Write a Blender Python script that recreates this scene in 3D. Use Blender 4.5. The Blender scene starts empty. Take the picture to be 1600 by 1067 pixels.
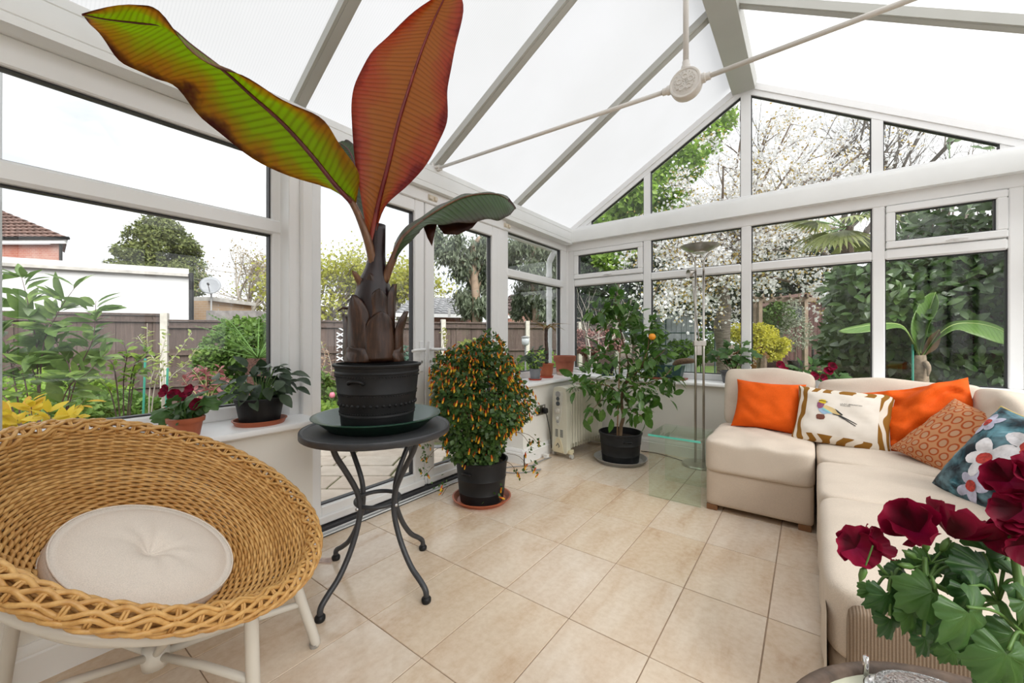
import bpy, math, random
import numpy as np
from mathutils import Vector, Matrix, Euler

random.seed(7); rng = np.random.default_rng(7)
sc = bpy.context.scene
C = sc.collection
PI = math.pi
R = math.radians

# ------------------------------------------------------------------ camera
CAM_H = 1.07; FPX = 621.0; CX = 800.0; CY = 527.0; YAW = R(36.8)
cam_d = bpy.data.cameras.new('camera'); cam = bpy.data.objects.new('camera', cam_d); C.objects.link(cam)
cam.location = (0, 0, CAM_H); cam.rotation_euler = (R(90), 0, YAW)
cam_d.sensor_width = 36; cam_d.lens = 36 * FPX / 1600; cam_d.clip_start = .02; cam_d.clip_end = 300
cam_d.shift_y = -(533.5 - CY) / 1600
sc.camera = cam

# ------------------------------------------------------------------ sky: bright overcast
SKY = .86
w = bpy.data.worlds.new('overcast'); sc.world = w; w.use_nodes = True
nt = w.node_tree; nt.nodes.clear()
o_ = nt.nodes.new('ShaderNodeOutputWorld'); b_ = nt.nodes.new('ShaderNodeBackground')
tc = nt.nodes.new('ShaderNodeTexCoord'); mp = nt.nodes.new('ShaderNodeMapping'); mp.inputs['Scale'].default_value = (1, 1, 2.6)
nz = nt.nodes.new('ShaderNodeTexNoise'); nz.inputs['Scale'].default_value = 2.2; nz.inputs['Detail'].default_value = 6
cr = nt.nodes.new('ShaderNodeValToRGB')
cr.color_ramp.elements[0].position = .38; cr.color_ramp.elements[0].color = (.60, .63, .68, 1)
cr.color_ramp.elements[1].position = .60; cr.color_ramp.elements[1].color = (1, 1, 1, 1)
nt.links.new(tc.outputs['Generated'], mp.inputs['Vector']); nt.links.new(mp.outputs[0], nz.inputs['Vector'])
nt.links.new(nz.outputs['Fac'], cr.inputs[0]); nt.links.new(cr.outputs[0], b_.inputs['Color'])
b_.inputs['Strength'].default_value = SKY; nt.links.new(b_.outputs[0], o_.inputs[0])

# the sun behind thin cloud: very soft
sun_d = bpy.data.lights.new('sun', 'SUN'); sun = bpy.data.objects.new('sun', sun_d); C.objects.link(sun)
sun_d.energy = 3.2; sun_d.angle = R(45); sun_d.color = (1, .985, .96)
sun.rotation_euler = Euler((R(50), 0, R(72)), 'XYZ')

sc.view_settings.view_transform = 'Standard'; sc.view_settings.look = 'None'
sc.view_settings.exposure = 0.90; sc.view_settings.gamma = 1; sc.view_settings.use_curve_mapping = False
cy = sc.cycles
cy.use_denoising = True; cy.max_bounces = 12; cy.diffuse_bounces = 7; cy.glossy_bounces = 3; cy.transmission_bounces = 6
cy.transparent_max_bounces = 14; cy.caustics_reflective = False; cy.caustics_refractive = False

# ------------------------------------------------------------------ helpers: pixel -> place
SA, CA = math.sin(YAW), math.cos(YAW)
def ray(u, v):
    a = (u - CX) / FPX
    return Vector((-SA + CA * a, CA + SA * a, (CY - v) / FPX))
CAMP = Vector((0, 0, CAM_H))
def at_d(u, v, d): return CAMP + ray(u, v) * d
def at_z(u, v, z=0.0): r = ray(u, v); return CAMP + r * ((z - CAM_H) / r.z)
def at_X(u, v, X): r = ray(u, v); return CAMP + r * (X / r.x)
def at_Y(u, v, Y): r = ray(u, v); return CAMP + r * (Y / r.y)
FWD = Vector((-SA, CA, 0)); RGT = Vector((CA, SA, 0)); UP = Vector((0, 0, 1))

# ------------------------------------------------------------------ helpers: objects
WL = {}
def tag(o, label=None, cat=None, group=None, kind=None):
    if label: o['label'] = label
    if cat: o['category'] = cat
    if group: o['group'] = group
    if kind: o['kind'] = kind
    return o
def thing(name, label, cat, loc=(0, 0, 0), group=None):
    o = bpy.data.objects.new(name, None); C.objects.link(o); o.location = loc; o.empty_display_size = .05
    WL[o.name] = Vector(loc)
    return tag(o, label, cat, group)
def setting(name, loc=(0, 0, 0)):
    o = bpy.data.objects.new(name, None); C.objects.link(o); o.location = loc; WL[o.name] = Vector(loc); o['kind'] = 'structure'
    return o
def new_mesh(name, V, F, mats, smooth=False, uv=None, mi=None):
    """V (n,3) array, F list of faces or (m,k) array"""
    me = bpy.data.meshes.new(name)
    V = np.asarray(V, dtype=np.float32).reshape(-1, 3)
    if isinstance(F, np.ndarray):
        m, k = F.shape
        me.vertices.add(len(V)); me.vertices.foreach_set('co', V.ravel())
        me.loops.add(m * k); me.loops.foreach_set('vertex_index', F.astype(np.int32).ravel())
        me.polygons.add(m); me.polygons.foreach_set('loop_start', np.arange(0, m * k, k, dtype=np.int32))
        me.update(calc_edges=True)
    else:
        me.from_pydata(V.tolist(), [], F)
    if uv is not None:
        l = me.uv_layers.new(name='UVMap')
        idx = np.empty(len(me.loops), dtype=np.int32); me.loops.foreach_get('vertex_index', idx)
        l.data.foreach_set('uv', np.asarray(uv, dtype=np.float32)[idx].ravel())
    for m_ in (mats if isinstance(mats, (list, tuple)) else [mats]): me.materials.append(m_)
    if mi is not None: me.polygons.foreach_set('material_index', np.asarray(mi, dtype=np.int32))
    if smooth: me.polygons.foreach_set('use_smooth', np.ones(len(me.polygons), dtype=bool))
    me.update()
    return me
def link(name, me, parent=None, origin=None):
    """mesh holds world coordinates; shift it to the parent's (or its own) origin"""
    o = bpy.data.objects.new(name, me); C.objects.link(o)
    base = WL[parent.name] if parent is not None else Vector(origin or (0, 0, 0))
    if base.length > 0: me.transform(Matrix.Translation(-base))
    if parent is not None: o.parent = parent
    else: o.location = base
    WL[o.name] = base.copy()
    return o
def place(name, me, mw, parent=None):
    """object with shared mesh data placed by a world matrix"""
    o = bpy.data.objects.new(name, me); C.objects.link(o)
    if parent is not None:
        o.parent = parent; o.matrix_local = Matrix.Translation(-WL[parent.name]) @ mw
    else: o.matrix_world = mw
    return o

def V3(*a): return Vector(a)
def catmull(P, n):
    P = [Vector(p) for p in P]; Q = [P[0] * 2 - P[1]] + P + [P[-1] * 2 - P[-2]]; out = []
    m = len(P) - 1
    for k in range(n + 1):
        x = k / n * m; i = min(int(x), m - 1); t = x - i
        a, b, c, d = Q[i], Q[i + 1], Q[i + 2], Q[i + 3]
        out.append(.5 * ((2 * b) + (c - a) * t + (2 * a - 5 * b + 4 * c - d) * t * t + (3 * b - a - 3 * c + d) * t ** 3))
    return out
def lerp(a, b, t): return a + (b - a) * t
def interp(xs, ys, x): return float(np.interp(x, xs, ys))

class MB:
    def __init__(s): s.v = []; s.f = []; s.m = []; s.uv = []
    def add(s, V, F, mi=0, uv=None):
        n = len(s.v); s.v += [tuple(p) for p in V]; s.f += [tuple(i + n for i in f) for f in F]; s.m += [mi] * len(F)
        s.uv += list(uv) if uv is not None else [(0, 0)] * len(V)
        return s
    def box(s, a, b, mi=0, bev=0):
        (x0, y0, z0), (x1, y1, z1) = a, b
        x0, x1 = min(x0, x1), max(x0, x1); y0, y1 = min(y0, y1), max(y0, y1); z0, z1 = min(z0, z1), max(z0, z1)
        if bev <= 0:
            return s.add([(x0, y0, z0), (x1, y0, z0), (x1, y1, z0), (x0, y1, z0), (x0, y0, z1), (x1, y0, z1), (x1, y1, z1), (x0, y1, z1)],
                  [(0, 3, 2, 1), (4, 5, 6, 7), (0, 1, 5, 4), (1, 2, 6, 5), (2, 3, 7, 6), (3, 0, 4, 7)], mi)
        b_ = min(bev, (x1 - x0) / 2.01, (y1 - y0) / 2.01, (z1 - z0) / 2.01)
        V = []; idx = {}
        for ix, X in enumerate((x0, x1)):
            for iy, Y in enumerate((y0, y1)):
                for iz, Z in enumerate((z0, z1)):
                    sx, sy, sz = (1 - 2 * ix) * b_, (1 - 2 * iy) * b_, (1 - 2 * iz) * b_
                    for ax in range(3):
                        p = [X + sx, Y + sy, Z + sz]; p[ax] = (X, Y, Z)[ax]
                        idx[ix, iy, iz, ax] = len(V); V.append(p)
        F = []
        g = lambda ix, iy, iz, ax: idx[ix, iy, iz, ax]
        for i in (0, 1):
            q = [g(i, 0, 0, 0), g(i, 1, 0, 0), g(i, 1, 1, 0), g(i, 0, 1, 0)]; F.append(q if i else q[::-1])
            q = [g(0, i, 0, 1), g(0, i, 1, 1), g(1, i, 1, 1), g(1, i, 0, 1)]; F.append(q if i else q[::-1])
            q = [g(0, 0, i, 2), g(1, 0, i, 2), g(1, 1, i, 2), g(0, 1, i, 2)]; F.append(q if i else q[::-1])
        for i in (0, 1):
            for j in (0, 1):
                for (p, q, r_) in ((0, 1, 2), (1, 2, 0), (2, 0, 1)):
                    def k(a, ax):
                        t = [0, 0, 0]; t[p] = i; t[q] = j; t[r_] = a; return g(*t, ax)
                    F.append([k(0, p), k(0, q), k(1, q), k(1, p)] if (i ^ j) else [k(0, p), k(1, p), k(1, q), k(0, q)])
        for ix in (0, 1):
            for iy in (0, 1):
                for iz in (0, 1):
                    q = [g(ix, iy, iz, 0), g(ix, iy, iz, 1), g(ix, iy, iz, 2)]
                    F.append(q if (ix ^ iy ^ iz) else q[::-1])
        return s.add(V, F, mi)
    def obox(s, c, ax, ay, az, mi=0):
        """oriented box: centre, three half-axis vectors"""
        c, ax, ay, az = Vector(c), Vector(ax), Vector(ay), Vector(az)
        V = [c - ax - ay - az, c + ax - ay - az, c + ax + ay - az, c - ax + ay - az, c - ax - ay + az, c + ax - ay + az, c + ax + ay + az, c - ax + ay + az]
        return s.add(V, [(0, 3, 2, 1), (4, 5, 6, 7), (0, 1, 5, 4), (1, 2, 6, 5), (2, 3, 7, 6), (3, 0, 4, 7)], mi)
    def bar(s, a, b, wd, ht, up=(0, 0, 1), mi=0):
        a, b = Vector(a), Vector(b); d = (b - a); u = Vector(up); sd = d.cross(u).normalized(); u = sd.cross(d).normalized()
        return s.obox((a + b) / 2, d / 2, sd * wd / 2, u * ht / 2, mi)
    def tube(s, P, r, n=8, closed=False, cap=True, mi=0):
        P = [Vector(p) for p in P]; m = len(P); rr = r if isinstance(r, (list, tuple)) else [r] * m
        V = []; F = []; nrm = None
        for i, p in enumerate(P):
            if closed: t = P[(i + 1) % m] - P[i - 1]
            else: t = P[min(i + 1, m - 1)] - P[max(i - 1, 0)]
            if t.length < 1e-9: t = Vector((0, 0, 1))
            t.normalize()
            if nrm is None:
                nrm = t.orthogonal().normalized()
            nrm = (nrm - t * nrm.dot(t))
            if nrm.length < 1e-6: nrm = t.orthogonal()
            nrm.normalize(); bn = t.cross(nrm)
            for k in range(n):
                a = 2 * PI * k / n; V.append(p + (nrm * math.cos(a) + bn * math.sin(a)) * rr[i])
        for i in range(m if closed else m - 1):
            j = (i + 1) % m
            for k in range(n):
                l = (k + 1) % n; F.append((i * n + k, i * n + l, j * n + l, j * n + k))
        if cap and not closed: F.append(tuple(range(n))[::-1]); F.append(tuple((m - 1) * n + k for k in range(n)))
        return s.add(V, F, mi)
    def lathe(s, prof, c=(0, 0, 0), n=32, axis=None, mi=0, cap=False):
        """prof: (r, z) list; axis: optional 3 unit vectors (ex, ey, ez)"""
        c = Vector(c); ex, ey, ez = axis or (Vector((1, 0, 0)), Vector((0, 1, 0)), Vector((0, 0, 1)))
        V = []; F = []; m = len(prof); U = []
        for i, (r, z) in enumerate(prof):
            for k in range(n):
                a = 2 * PI * k / n; V.append(c + ex * (r * math.cos(a)) + ey * (r * math.sin(a)) + ez * z); U.append((k / n, i / (m - 1)))
        for i in range(m - 1):
            for k in range(n):
                l = (k + 1) % n; F.append((i * n + k, i * n + l, (i + 1) * n + l, (i + 1) * n + k))
        if cap: F.append(tuple(range(n))[::-1]); F.append(tuple((m - 1) * n + k for k in range(n)))
        return s.add(V, F, mi, U)
    def grid(s, G, mi=0, uv=True, closed=False):
        """G: rows of points"""
        nr, ncn = len(G), len(G[0]); V = [p for r_ in G for p in r_]
        U = [(j / max(1, ncn - 1), i / max(1, nr - 1)) for i in range(nr) for j in range(ncn)]
        F = [(i * ncn + j, i * ncn + (j + 1) % ncn, (i + 1) * ncn + (j + 1) % ncn, (i + 1) * ncn + j) for i in range(nr - 1) for j in range(ncn if closed else ncn - 1)]
        return s.add(V, F, mi, U)
    def prism(s, poly, ext, mi=0):
        """poly: list of points (planar), ext: extrusion vector"""
        P = [Vector(p) for p in poly]; e = Vector(ext); n = len(P)
        V = P + [p + e for p in P]
        F = [tuple(range(n))[::-1], tuple(range(n, 2 * n))] + [(i, (i + 1) % n, n + (i + 1) % n, n + i) for i in range(n)]
        return s.add(V, F, mi)
    def fix(s):
        import bmesh
        return s
    def build(s, name, mats, parent=None, smooth=False, origin=None, mod=None, uv=False, recalc=False):
        me = new_mesh(name, s.v, s.f, mats, smooth, s.uv if uv else None, s.m if any(s.m) else None)
        if recalc:
            import bmesh
            bm = bmesh.new(); bm.from_mesh(me); bmesh.ops.recalc_face_normals(bm, faces=bm.faces); bm.to_mesh(me); bm.free()
        o = link(name, me, parent, origin)
        if mod == 'bevel':
            m_ = o.modifiers.new('b', 'BEVEL'); m_.width = .004; m_.segments = 2; m_.limit_method = 'ANGLE'
        elif mod == 'autosmooth':
            try:
                import bmesh
                for p in me.polygons: p.use_smooth = True
                me.set_sharp_from_angle(angle=R(40))
            except Exception: pass
        return o

# ------------------------------------------------------------------ helpers: materials
MATS = {}
class NT:
    def __init__(s, name):
        s.m = bpy.data.materials.new(name); s.m.use_nodes = True; s.t = s.m.node_tree; s.t.nodes.clear()
        s.out = s.n('OutputMaterial'); MATS[name] = s.m
    def n(s, typ, **kw):
        nd = s.t.nodes.new('ShaderNode' + typ)
        for k, v in kw.items():
            if k in nd.inputs: s.set(nd.inputs[k], v)
            else: setattr(nd, k, v)
        return nd
    def set(s, inp, v):
        if hasattr(v, 'is_output') or isinstance(v, bpy.types.NodeSocket): s.t.links.new(v, inp)
        else:
            if isinstance(v, (tuple, list)) and len(v) == 3 and inp.type == 'RGBA': v = (*v, 1)
            inp.default_value = v
    def ramp(s, fac, stops, interp='LINEAR'):
        nd = s.n('ValToRGB'); s.set(nd.inputs[0], fac); cr = nd.color_ramp; cr.interpolation = interp
        while len(cr.elements) < len(stops): cr.elements.new(.5)
        for e, (p, c) in zip(cr.elements, stops): e.position = p; e.color = (*c, 1) if len(c) == 3 else c
        return nd.outputs[0]
    def mix(s, fac, a, b, mode='MIX'):
        nd = s.n('Mix', data_type='RGBA', blend_type=mode)
        s.set(nd.inputs[0], fac); s.set(nd.inputs[6], a); s.set(nd.inputs[7], b); return nd.outputs[2]
    def math(s, op, a, b=0.0, c=0.0, clamp=False):
        nd = s.n('Math', operation=op, use_clamp=clamp); s.set(nd.inputs[0], a); s.set(nd.inputs[1], b); s.set(nd.inputs[2], c); return nd.outputs[0]
    def noise(s, vec=None, scale=5, detail=4, rough=.55, dist=0):
        nd = s.n('TexNoise', Scale=scale, Detail=detail, Roughness=rough, Distortion=dist)
        if vec is not None: s.set(nd.inputs['Vector'], vec)
        return nd.outputs['Fac']
    def pos(s): return s.n('NewGeometry').outputs['Position']
    def obj(s): return s.n('TexCoord').outputs['Object']
    def uv(s): return s.n('TexCoord').outputs['UV']
    def island(s): return s.n('NewGeometry').outputs['Random Per Island']
    def objrand(s): return s.n('ObjectInfo').outputs['Random']
    def bump(s, h, strength=.3, dist=.01):
        nd = s.n('Bump', Strength=strength, Distance=dist); s.set(nd.inputs['Height'], h); return nd.outputs[0]
    def bsdf(s, color, rough=.5, metal=0, normal=None, transl=None, tfac=.3, spec=.5, coat=0):
        p = s.n('BsdfPrincipled'); s.set(p.inputs['Base Color'], color); s.set(p.inputs['Roughness'], rough); s.set(p.inputs['Metallic'], metal)
        p.inputs['Specular IOR Level'].default_value = spec
        if coat: p.inputs['Coat Weight'].default_value = coat; p.inputs['Coat Roughness'].default_value = .15
        if normal is not None: s.set(p.inputs['Normal'], normal)
        sh = p.outputs[0]
        if transl is not None:
            t = s.n('BsdfTranslucent'); s.set(t.inputs[0], transl); m = s.n('MixShader'); m.inputs[0].default_value = tfac
            s.t.links.new(sh, m.inputs[1]); s.t.links.new(t.outputs[0], m.inputs[2]); sh = m.outputs[0]
        s.t.links.new(sh, s.out.inputs[0]); return s.m
def plain(name, col, rough=.5, metal=0, var=.06, nscale=8, bscale=0, bstr=.2, spec=.5, coat=0, bdist=.003):
    """procedural plain finish: slight mottling of the colour, optional fine relief"""
    if name in MATS: return MATS[name]
    t = NT(name); p = t.pos(); f = t.noise(p, nscale, 4)
    c = t.ramp(f, [(.3, tuple(x * (1 - var) for x in col)), (.7, tuple(min(1, x * (1 + var)) for x in col))])
    nm = t.bump(t.noise(p, bscale, 3), bstr, bdist) if bscale else None
    return t.bsdf(c, rough, metal, nm, spec=spec, coat=coat)
def leafmat(name, cols, rough=.45, tfac=.3, tcol=None, per_object=False, spec=.4):
    """leaf: tone differs leaf by leaf, lets some light through"""
    if name in MATS: return MATS[name]
    t = NT(name); f = t.objrand() if per_object else t.island()
    n = len(cols); c = t.ramp(f, [(i / max(1, n - 1), cols[i]) for i in range(n)])
    c = t.mix(.35, c, t.ramp(t.noise(t.pos(), 40, 2), [(.35, tuple(x * .6 for x in cols[0])), (.7, cols[-1])]))
    tc_ = tcol or tuple(min(1, x * 1.6) for x in cols[len(cols) // 2])
    return t.bsdf(c, rough, 0, None, tc_, tfac, spec)
# ================================================================== materials of the room
upvc = plain('white_upvc', (.86, .86, .86), .32, var=.02, nscale=3)
beamw = plain('satin_white_beam', (.84, .85, .84), .42, var=.03, nscale=4)
plaster = plain('cream_plaster', (.83, .815, .77), .75, var=.03, nscale=2.5, bscale=180, bstr=.08)
skirtm = plain('white_gloss_paint', (.86, .86, .85), .28, var=.02)
greybar = plain('grey_green_aluminium', (.50, .50, .465), .45, var=.04, nscale=3)
gasketm = plain('black_rubber', (.03, .03, .035), .5)
alum = plain('aluminium', (.62, .62, .63), .35, .9, var=.05)
brass = plain('cream_plastic', (.70, .63, .52), .5)
def make_glass(name, tint=(1, 1, 1), ior=1.45, rough=0.0):
    t = NT(name); tr = t.n('BsdfTransparent'); t.set(tr.inputs[0], tint)
    gl = t.n('BsdfGlossy'); t.set(gl.inputs[0], (1, 1, 1)); gl.inputs['Roughness'].default_value = rough
    lw = t.n('LayerWeight', Blend=.5); f0 = ((ior - 1) / (ior + 1)) ** 2
    fc = t.math('ADD', t.math('MULTIPLY', t.math('POWER', lw.outputs['Facing'], 4.0), .55), f0, clamp=True)
    m = t.n('MixShader'); t.t.links.new(fc, m.inputs[0]); t.t.links.new(tr.outputs[0], m.inputs[1]); t.t.links.new(gl.outputs[0], m.inputs[2])
    t.t.links.new(m.outputs[0], t.out.inputs[0]); return t.m
glass = make_glass('window_glass', (.985, .992, .985), 1.36)
tglass = make_glass('green_table_glass', (.915, .965, .93), 1.5)
tglass_edge = plain('green_glass_edge', (.10, .52, .42), .15, var=.1, spec=.8)

def roof_material():
    t = NT('polycarbonate_sheet'); p = t.pos(); sp = t.n('SeparateXYZ'); t.set(sp.inputs[0], p)
    st = t.math('SINE', t.math('MULTIPLY', sp.outputs[1], 2 * PI / .022))
    st = t.math('POWER', t.math('ABSOLUTE', st), 6)
    c = t.mix(st, (.62, .62, .625), (.53, .535, .54))
    c = t.mix(.5, c, t.ramp(t.noise(p, 1.3, 3), [(.35, (.58, .58, .57)), (.7, (.64, .64, .64))]))
    tr = t.n('BsdfTranslucent'); t.set(tr.inputs[0], c)
    df = t.n('BsdfDiffuse'); t.set(df.inputs[0], (.8, .8, .8)); m = t.n('MixShader'); m.inputs[0].default_value = .08
    t.t.links.new(tr.outputs[0], m.inputs[1]); t.t.links.new(df.outputs[0], m.inputs[2]); t.t.links.new(m.outputs[0], t.out.inputs[0]); return t.m
roofm = roof_material()

def travertine():
    t = NT('travertine'); p = t.pos(); r = t.objrand()
    off = t.n('CombineXYZ'); t.set(off.inputs[0], t.math('MULTIPLY', r, 37.0)); t.set(off.inputs[1], t.math('MULTIPLY', r, 91.0))
    ad = t.n('VectorMath', operation='ADD'); t.set(ad.inputs[0], p); t.set(ad.inputs[1], off.outputs[0]); q = ad.outputs[0]
    mpn = t.n('Mapping'); t.set(mpn.inputs[0], q); mpn.inputs['Scale'].default_value = (5.5, 1.6, 1); 
    f1 = t.noise(mpn.outputs[0], 1.4, 7, .6, .35); f2 = t.noise(q, 38, 4, .6); f3 = t.noise(q, 170, 2)
    base = t.ramp(f1, [(.28, (.52, .375, .25)), (.42, (.63, .51, .395)), (.58, (.69, .595, .49)), (.8, (.74, .665, .58))])
    tone = t.ramp(r, [(0, (.93, .84, .72)), (.5, (.99, .965, .95)), (1, (.98, .92, .84))])
    c = t.mix(1, base, tone, 'MULTIPLY'); c = t.mix(.14, c, t.ramp(f2, [(.35, (.45, .32, .21)), (.62, (.85, .78, .68))]))
    pit = t.ramp(f3, [(.22, (.0, .0, .0)), (.29, (1, 1, 1))]); c = t.mix(.25, c, pit, 'MULTIPLY')
    nm = t.bump(f2, .05, .002)
    return t.bsdf(c, t.ramp(f1, [(.3, (.24,) * 3), (.7, (.15,) * 3)]), 0, nm, spec=.45)
traver = travertine()
grout = plain('brown_grout', (.30, .215, .15), .9, var=.15, nscale=30)

# ================================================================== floor and its tiles
WLX = -2.2     # inner face of the left window frames
WFY = 3.99     # inner face of the far window frames
WRX = 1.29     # inner face of the right window frames
floor = MB().box((-2.34, -1.35, -.12), (1.42, 4.1, -.0025)).build('floor', grout); tag(floor, kind='structure'); floor['label'] = 'polished cream travertine tile floor with thin brown joints'
TX, TY, X0, Y0 = .3035, .4595, -.1266, .8821
tme = {}
for i in range(-8, 6):
    for j in range(-6, 8):
        x0, x1 = X0 + i * TX, X0 + (i + 1) * TX; y0, y1 = Y0 + j * TY, Y0 + (j + 1) * TY
        xa, xb, ya, yb = max(x0, -2.09 if 1.0 < y0 < 2.7 or y1 > 1.0 and y0 < 2.7 else -1.95), min(x1, 1.0), max(y0, -1.3), min(y1, 3.78)
        xa = max(x0, -2.09)
        if xb - xa < .03 or yb - ya < .03: continue
        key = (round(xb - xa, 3), round(yb - ya, 3))
        if key not in tme:
            hw, hh = key[0] / 2 - .0018, key[1] / 2 - .0018
            mb = MB().box((-hw, -hh, -.01), (hw, hh, 0), bev=.0012); tme[key] = new_mesh('tile', mb.v, mb.f, traver)
        place('tile', tme[key], Matrix.Translation(((xa + xb) / 2, (ya + yb) / 2, random.uniform(-.0003, .0003))), floor)

# ================================================================== dwarf walls, sills, skirting
def wall(name, a, b, m=plaster):
    o = MB().box(a, b).build(name, m); tag(o, kind='structure'); return o
wall('wall_left', (-2.34, -1.35, 0), (-1.93, .965, .65))
wall('wall_left', (-2.34, 2.735, 0), (-1.93, 3.8, .65))
wall('wall_far', (-2.34, 3.775, 0), (1.42, 4.16, .65))
wall('wall_right', (1.0, -1.35, 0), (1.42, 3.775, .65))
wb = wall('wall_back', (-2.34, -1.5, 0), (1.42, -1.35, 3.6))
TRIM = [0]
def trim(mb, m, nm='trim'):
    TRIM[0] += 1
    o = mb.build('%s_%d' % (nm, TRIM[0]), m, mod='autosmooth'); tag(o, kind='structure'); return o
def sill_prof(n0, n1, zt=.678, th=.034):
    """from the window (n0) to the nose (n1)"""
    d = 1 if n1 > n0 else -1
    return [(n0, zt - th), (n0, zt), (n1 - d * .016, zt), (n1 - d * .005, zt - .004), (n1, zt - .014), (n1 - d * .002, zt - .026), (n1 - d * .012, zt - th)]
def sweep_y(prof, y0, y1): return MB().prism([(n, y0, z) for n, z in prof], (0, y1 - y0, 0))
def sweep_x(prof, x0, x1): return MB().prism([(x0, n, z) for n, z in prof], (x1 - x0, 0, 0))
trim(sweep_y(sill_prof(-2.32, -1.885), -1.35, .985), upvc)
trim(sweep_y(sill_prof(-2.32, -1.885), 2.715, 3.80), upvc)
trim(sweep_x(sill_prof(4.12, 3.73), -2.32, 1.40), upvc)
trim(sweep_y(sill_prof(1.40, .955), -1.35, 3.73), upvc)
def skirt_prof(n0, d, h=.125):
    return [(n0, 0), (n0 + d * .018, 0), (n0 + d * .018, h * .70), (n0 + d * .013, h * .74), (n0 + d * .015, h * .80), (n0 + d * .008, h * .92), (n0 + d * .006, h), (n0, h)]
def base(name, mb):
    o = mb.build(name, skirtm, mod='autosmooth'); tag(o, kind='structure')
base('baseboard_left', sweep_y(skirt_prof(-1.93, 1), -1.35, .975))
base('baseboard_left', sweep_y(skirt_prof(-1.93, 1), 2.7185, 3.775))
base('baseboard_left', sweep_x(skirt_prof(2.735, -1), -2.12, -1.912))
base('baseboard_far', sweep_x(skirt_prof(3.775, -1), -1.93, 1.0))
base('baseboard_right', sweep_y(skirt_prof(1.0, -1), -1.35, 3.775))

# ================================================================== windows
def pL(s, z, n): return (WLX + n, s, z)
def pF(s, z, n): return (s, WFY - n, z)
def pR(s, z, n): return (WRX - n, s, z)
def pD(s, z, n): return (-2.165 + n, s, z)
class Win:
    def __init__(s, name, fn): s.fn = fn; s.o = setting(name)
    def rail(s, part, s0, s1, z0, z1, n0=-.07, n1=0., bev=.006, m=None):
        return MB().box(s.fn(s0, z0, n0), s.fn(s1, z1, n1), bev=bev).build(part, m or upvc, s.o)
    def pane(s, s0, s1, z0, z1, n=-.035, g=.007, parent=None):
        gk = MB()
        for a, b, c, d in ((s0, s1, z0, z0 + g), (s0, s1, z1 - g, z1), (s0, s0 + g, z0, z1), (s1 - g, s1, z0, z1)):
            gk.box(s.fn(a, c, n - .02), s.fn(b, d, n + .014))
        p = MB().box(s.fn(s0, z0, n - .003), s.fn(s1, z1, n + .003)).build('pane', glass, parent or s.o)
        gk.build('gasket', gasketm, p)
    def sash(s, s0, s1, z0, z1, fw=.05, n1=.014, catch=True):
        f = MB()
        f.box(s.fn(s0, z0, -.06), s.fn(s1, z0 + fw, n1), bev=.006); f.box(s.fn(s0, z1 - fw, -.06), s.fn(s1, z1, n1), bev=.006)
        f.box(s.fn(s0, z0 + fw, -.06), s.fn(s0 + fw, z1 - fw, n1), bev=.006); f.box(s.fn(s1 - fw, z0 + fw, -.06), s.fn(s1, z1 - fw, n1), bev=.006)
        o = f.build('sash', upvc, s.o); s.pane(s0 + fw, s1 - fw, z0 + fw, z1 - fw, -.02, parent=o)
        return o
# --- left, near the camera
w1 = Win('window_1', pL)
for a, b in ((-1.3, -.62), (-.55, .893)):
    w1.pane(a, b, .74, 1.598); w1.pane(a, b, 1.675, 2.0)
w1.rail('bottom_rail', -1.35, .955, .678, .74); w1.rail('head_rail', -1.35, .955, 2.0, 2.105)
w1.rail('transom', -1.35, .955, 1.598, 1.675, n1=.012, bev=.012)
w1.rail('mullion', -.62, -.55, .74, 2.0); w1.rail('jamb', .893, .955, .678, 2.0, n1=.004)
# --- column between window and doors
col = MB().box((-2.27, .93, 0), (-2.10, .985, 2.105), bev=.004).box((-2.27, .985, 0), (-2.075, 1.04, 2.105), bev=.006).build('trim_post', upvc); tag(col, kind='structure')
# --- side window beyond the doors
w2 = Win('window_2', pL)
w2.pane(2.885, 3.86, .735, 1.622); w2.pane(2.885, 3.86, 1.70, 2.038)
w2.rail('bottom_rail', 2.80, 3.99, .678, .735); w2.rail('head_rail', 2.80, 3.99, 2.038, 2.12); w2.rail('transom', 2.86, 3.90, 1.622, 1.70, n1=.01, bev=.012)
w2.rail('jamb', 2.80, 2.885, .735, 2.038); w2.rail('jamb', 3.86, 3.99, .735, 2.038)
MB().box((-2.28, 3.975, .678), (-2.19, 4.065, 2.2), bev=.004).build('corner_post', upvc, w2.o)
MB().box((-2.26, 2.70, 0), (-2.17, 2.80, 2.1), bev=.004).build('door_post', upvc, w2.o)
# --- far wall
w3 = Win('window_3', pF)
GX = [(-2.115, -1.337), (-1.263, -.478), (-.402, .377), (.447, 1.035)]
w3.rail('bottom_rail', -2.2, 1.29, .678, .735); w3.rail('head_rail', -2.2, 1.29, 2.035, 2.125)
w3.rail('jamb', -2.2, -2.115, .735, 2.035); w3.rail('jamb', 1.035, 1.10, .735, 2.035); w3.rail('corner_post', 1.10, 1.29, .735, 2.035, n1=.006)
for a, b in ((-1.337, -1.263), (-.478, -.402), (.377, .447)): w3.rail('mullion', a, b, .735, 2.035)
for k, (a, b) in enumerate(GX):
    w3.pane(a, b, .735, 1.64)
    w3.rail('transom', a, b, 1.64, 1.716, n1=.003, bev=.012)
    if k in (0, 3):
        o = w3.sash(a + .004, b - .004, 1.72, 2.03)
        c_ = (a + b) / 2 + (.02 if k == 0 else .06)
        MB().tube([pF(c_ - .05, 1.735, .02), pF(c_ - .02, 1.742, .032), pF(c_ + .05, 1.738, .034)], .006, 6).box(pF(c_ - .012, 1.728, .014), pF(c_ + .012, 1.75, .026)).build('handle', upvc, o)
    else: w3.pane(a, b, 1.716, 2.035)
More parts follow.
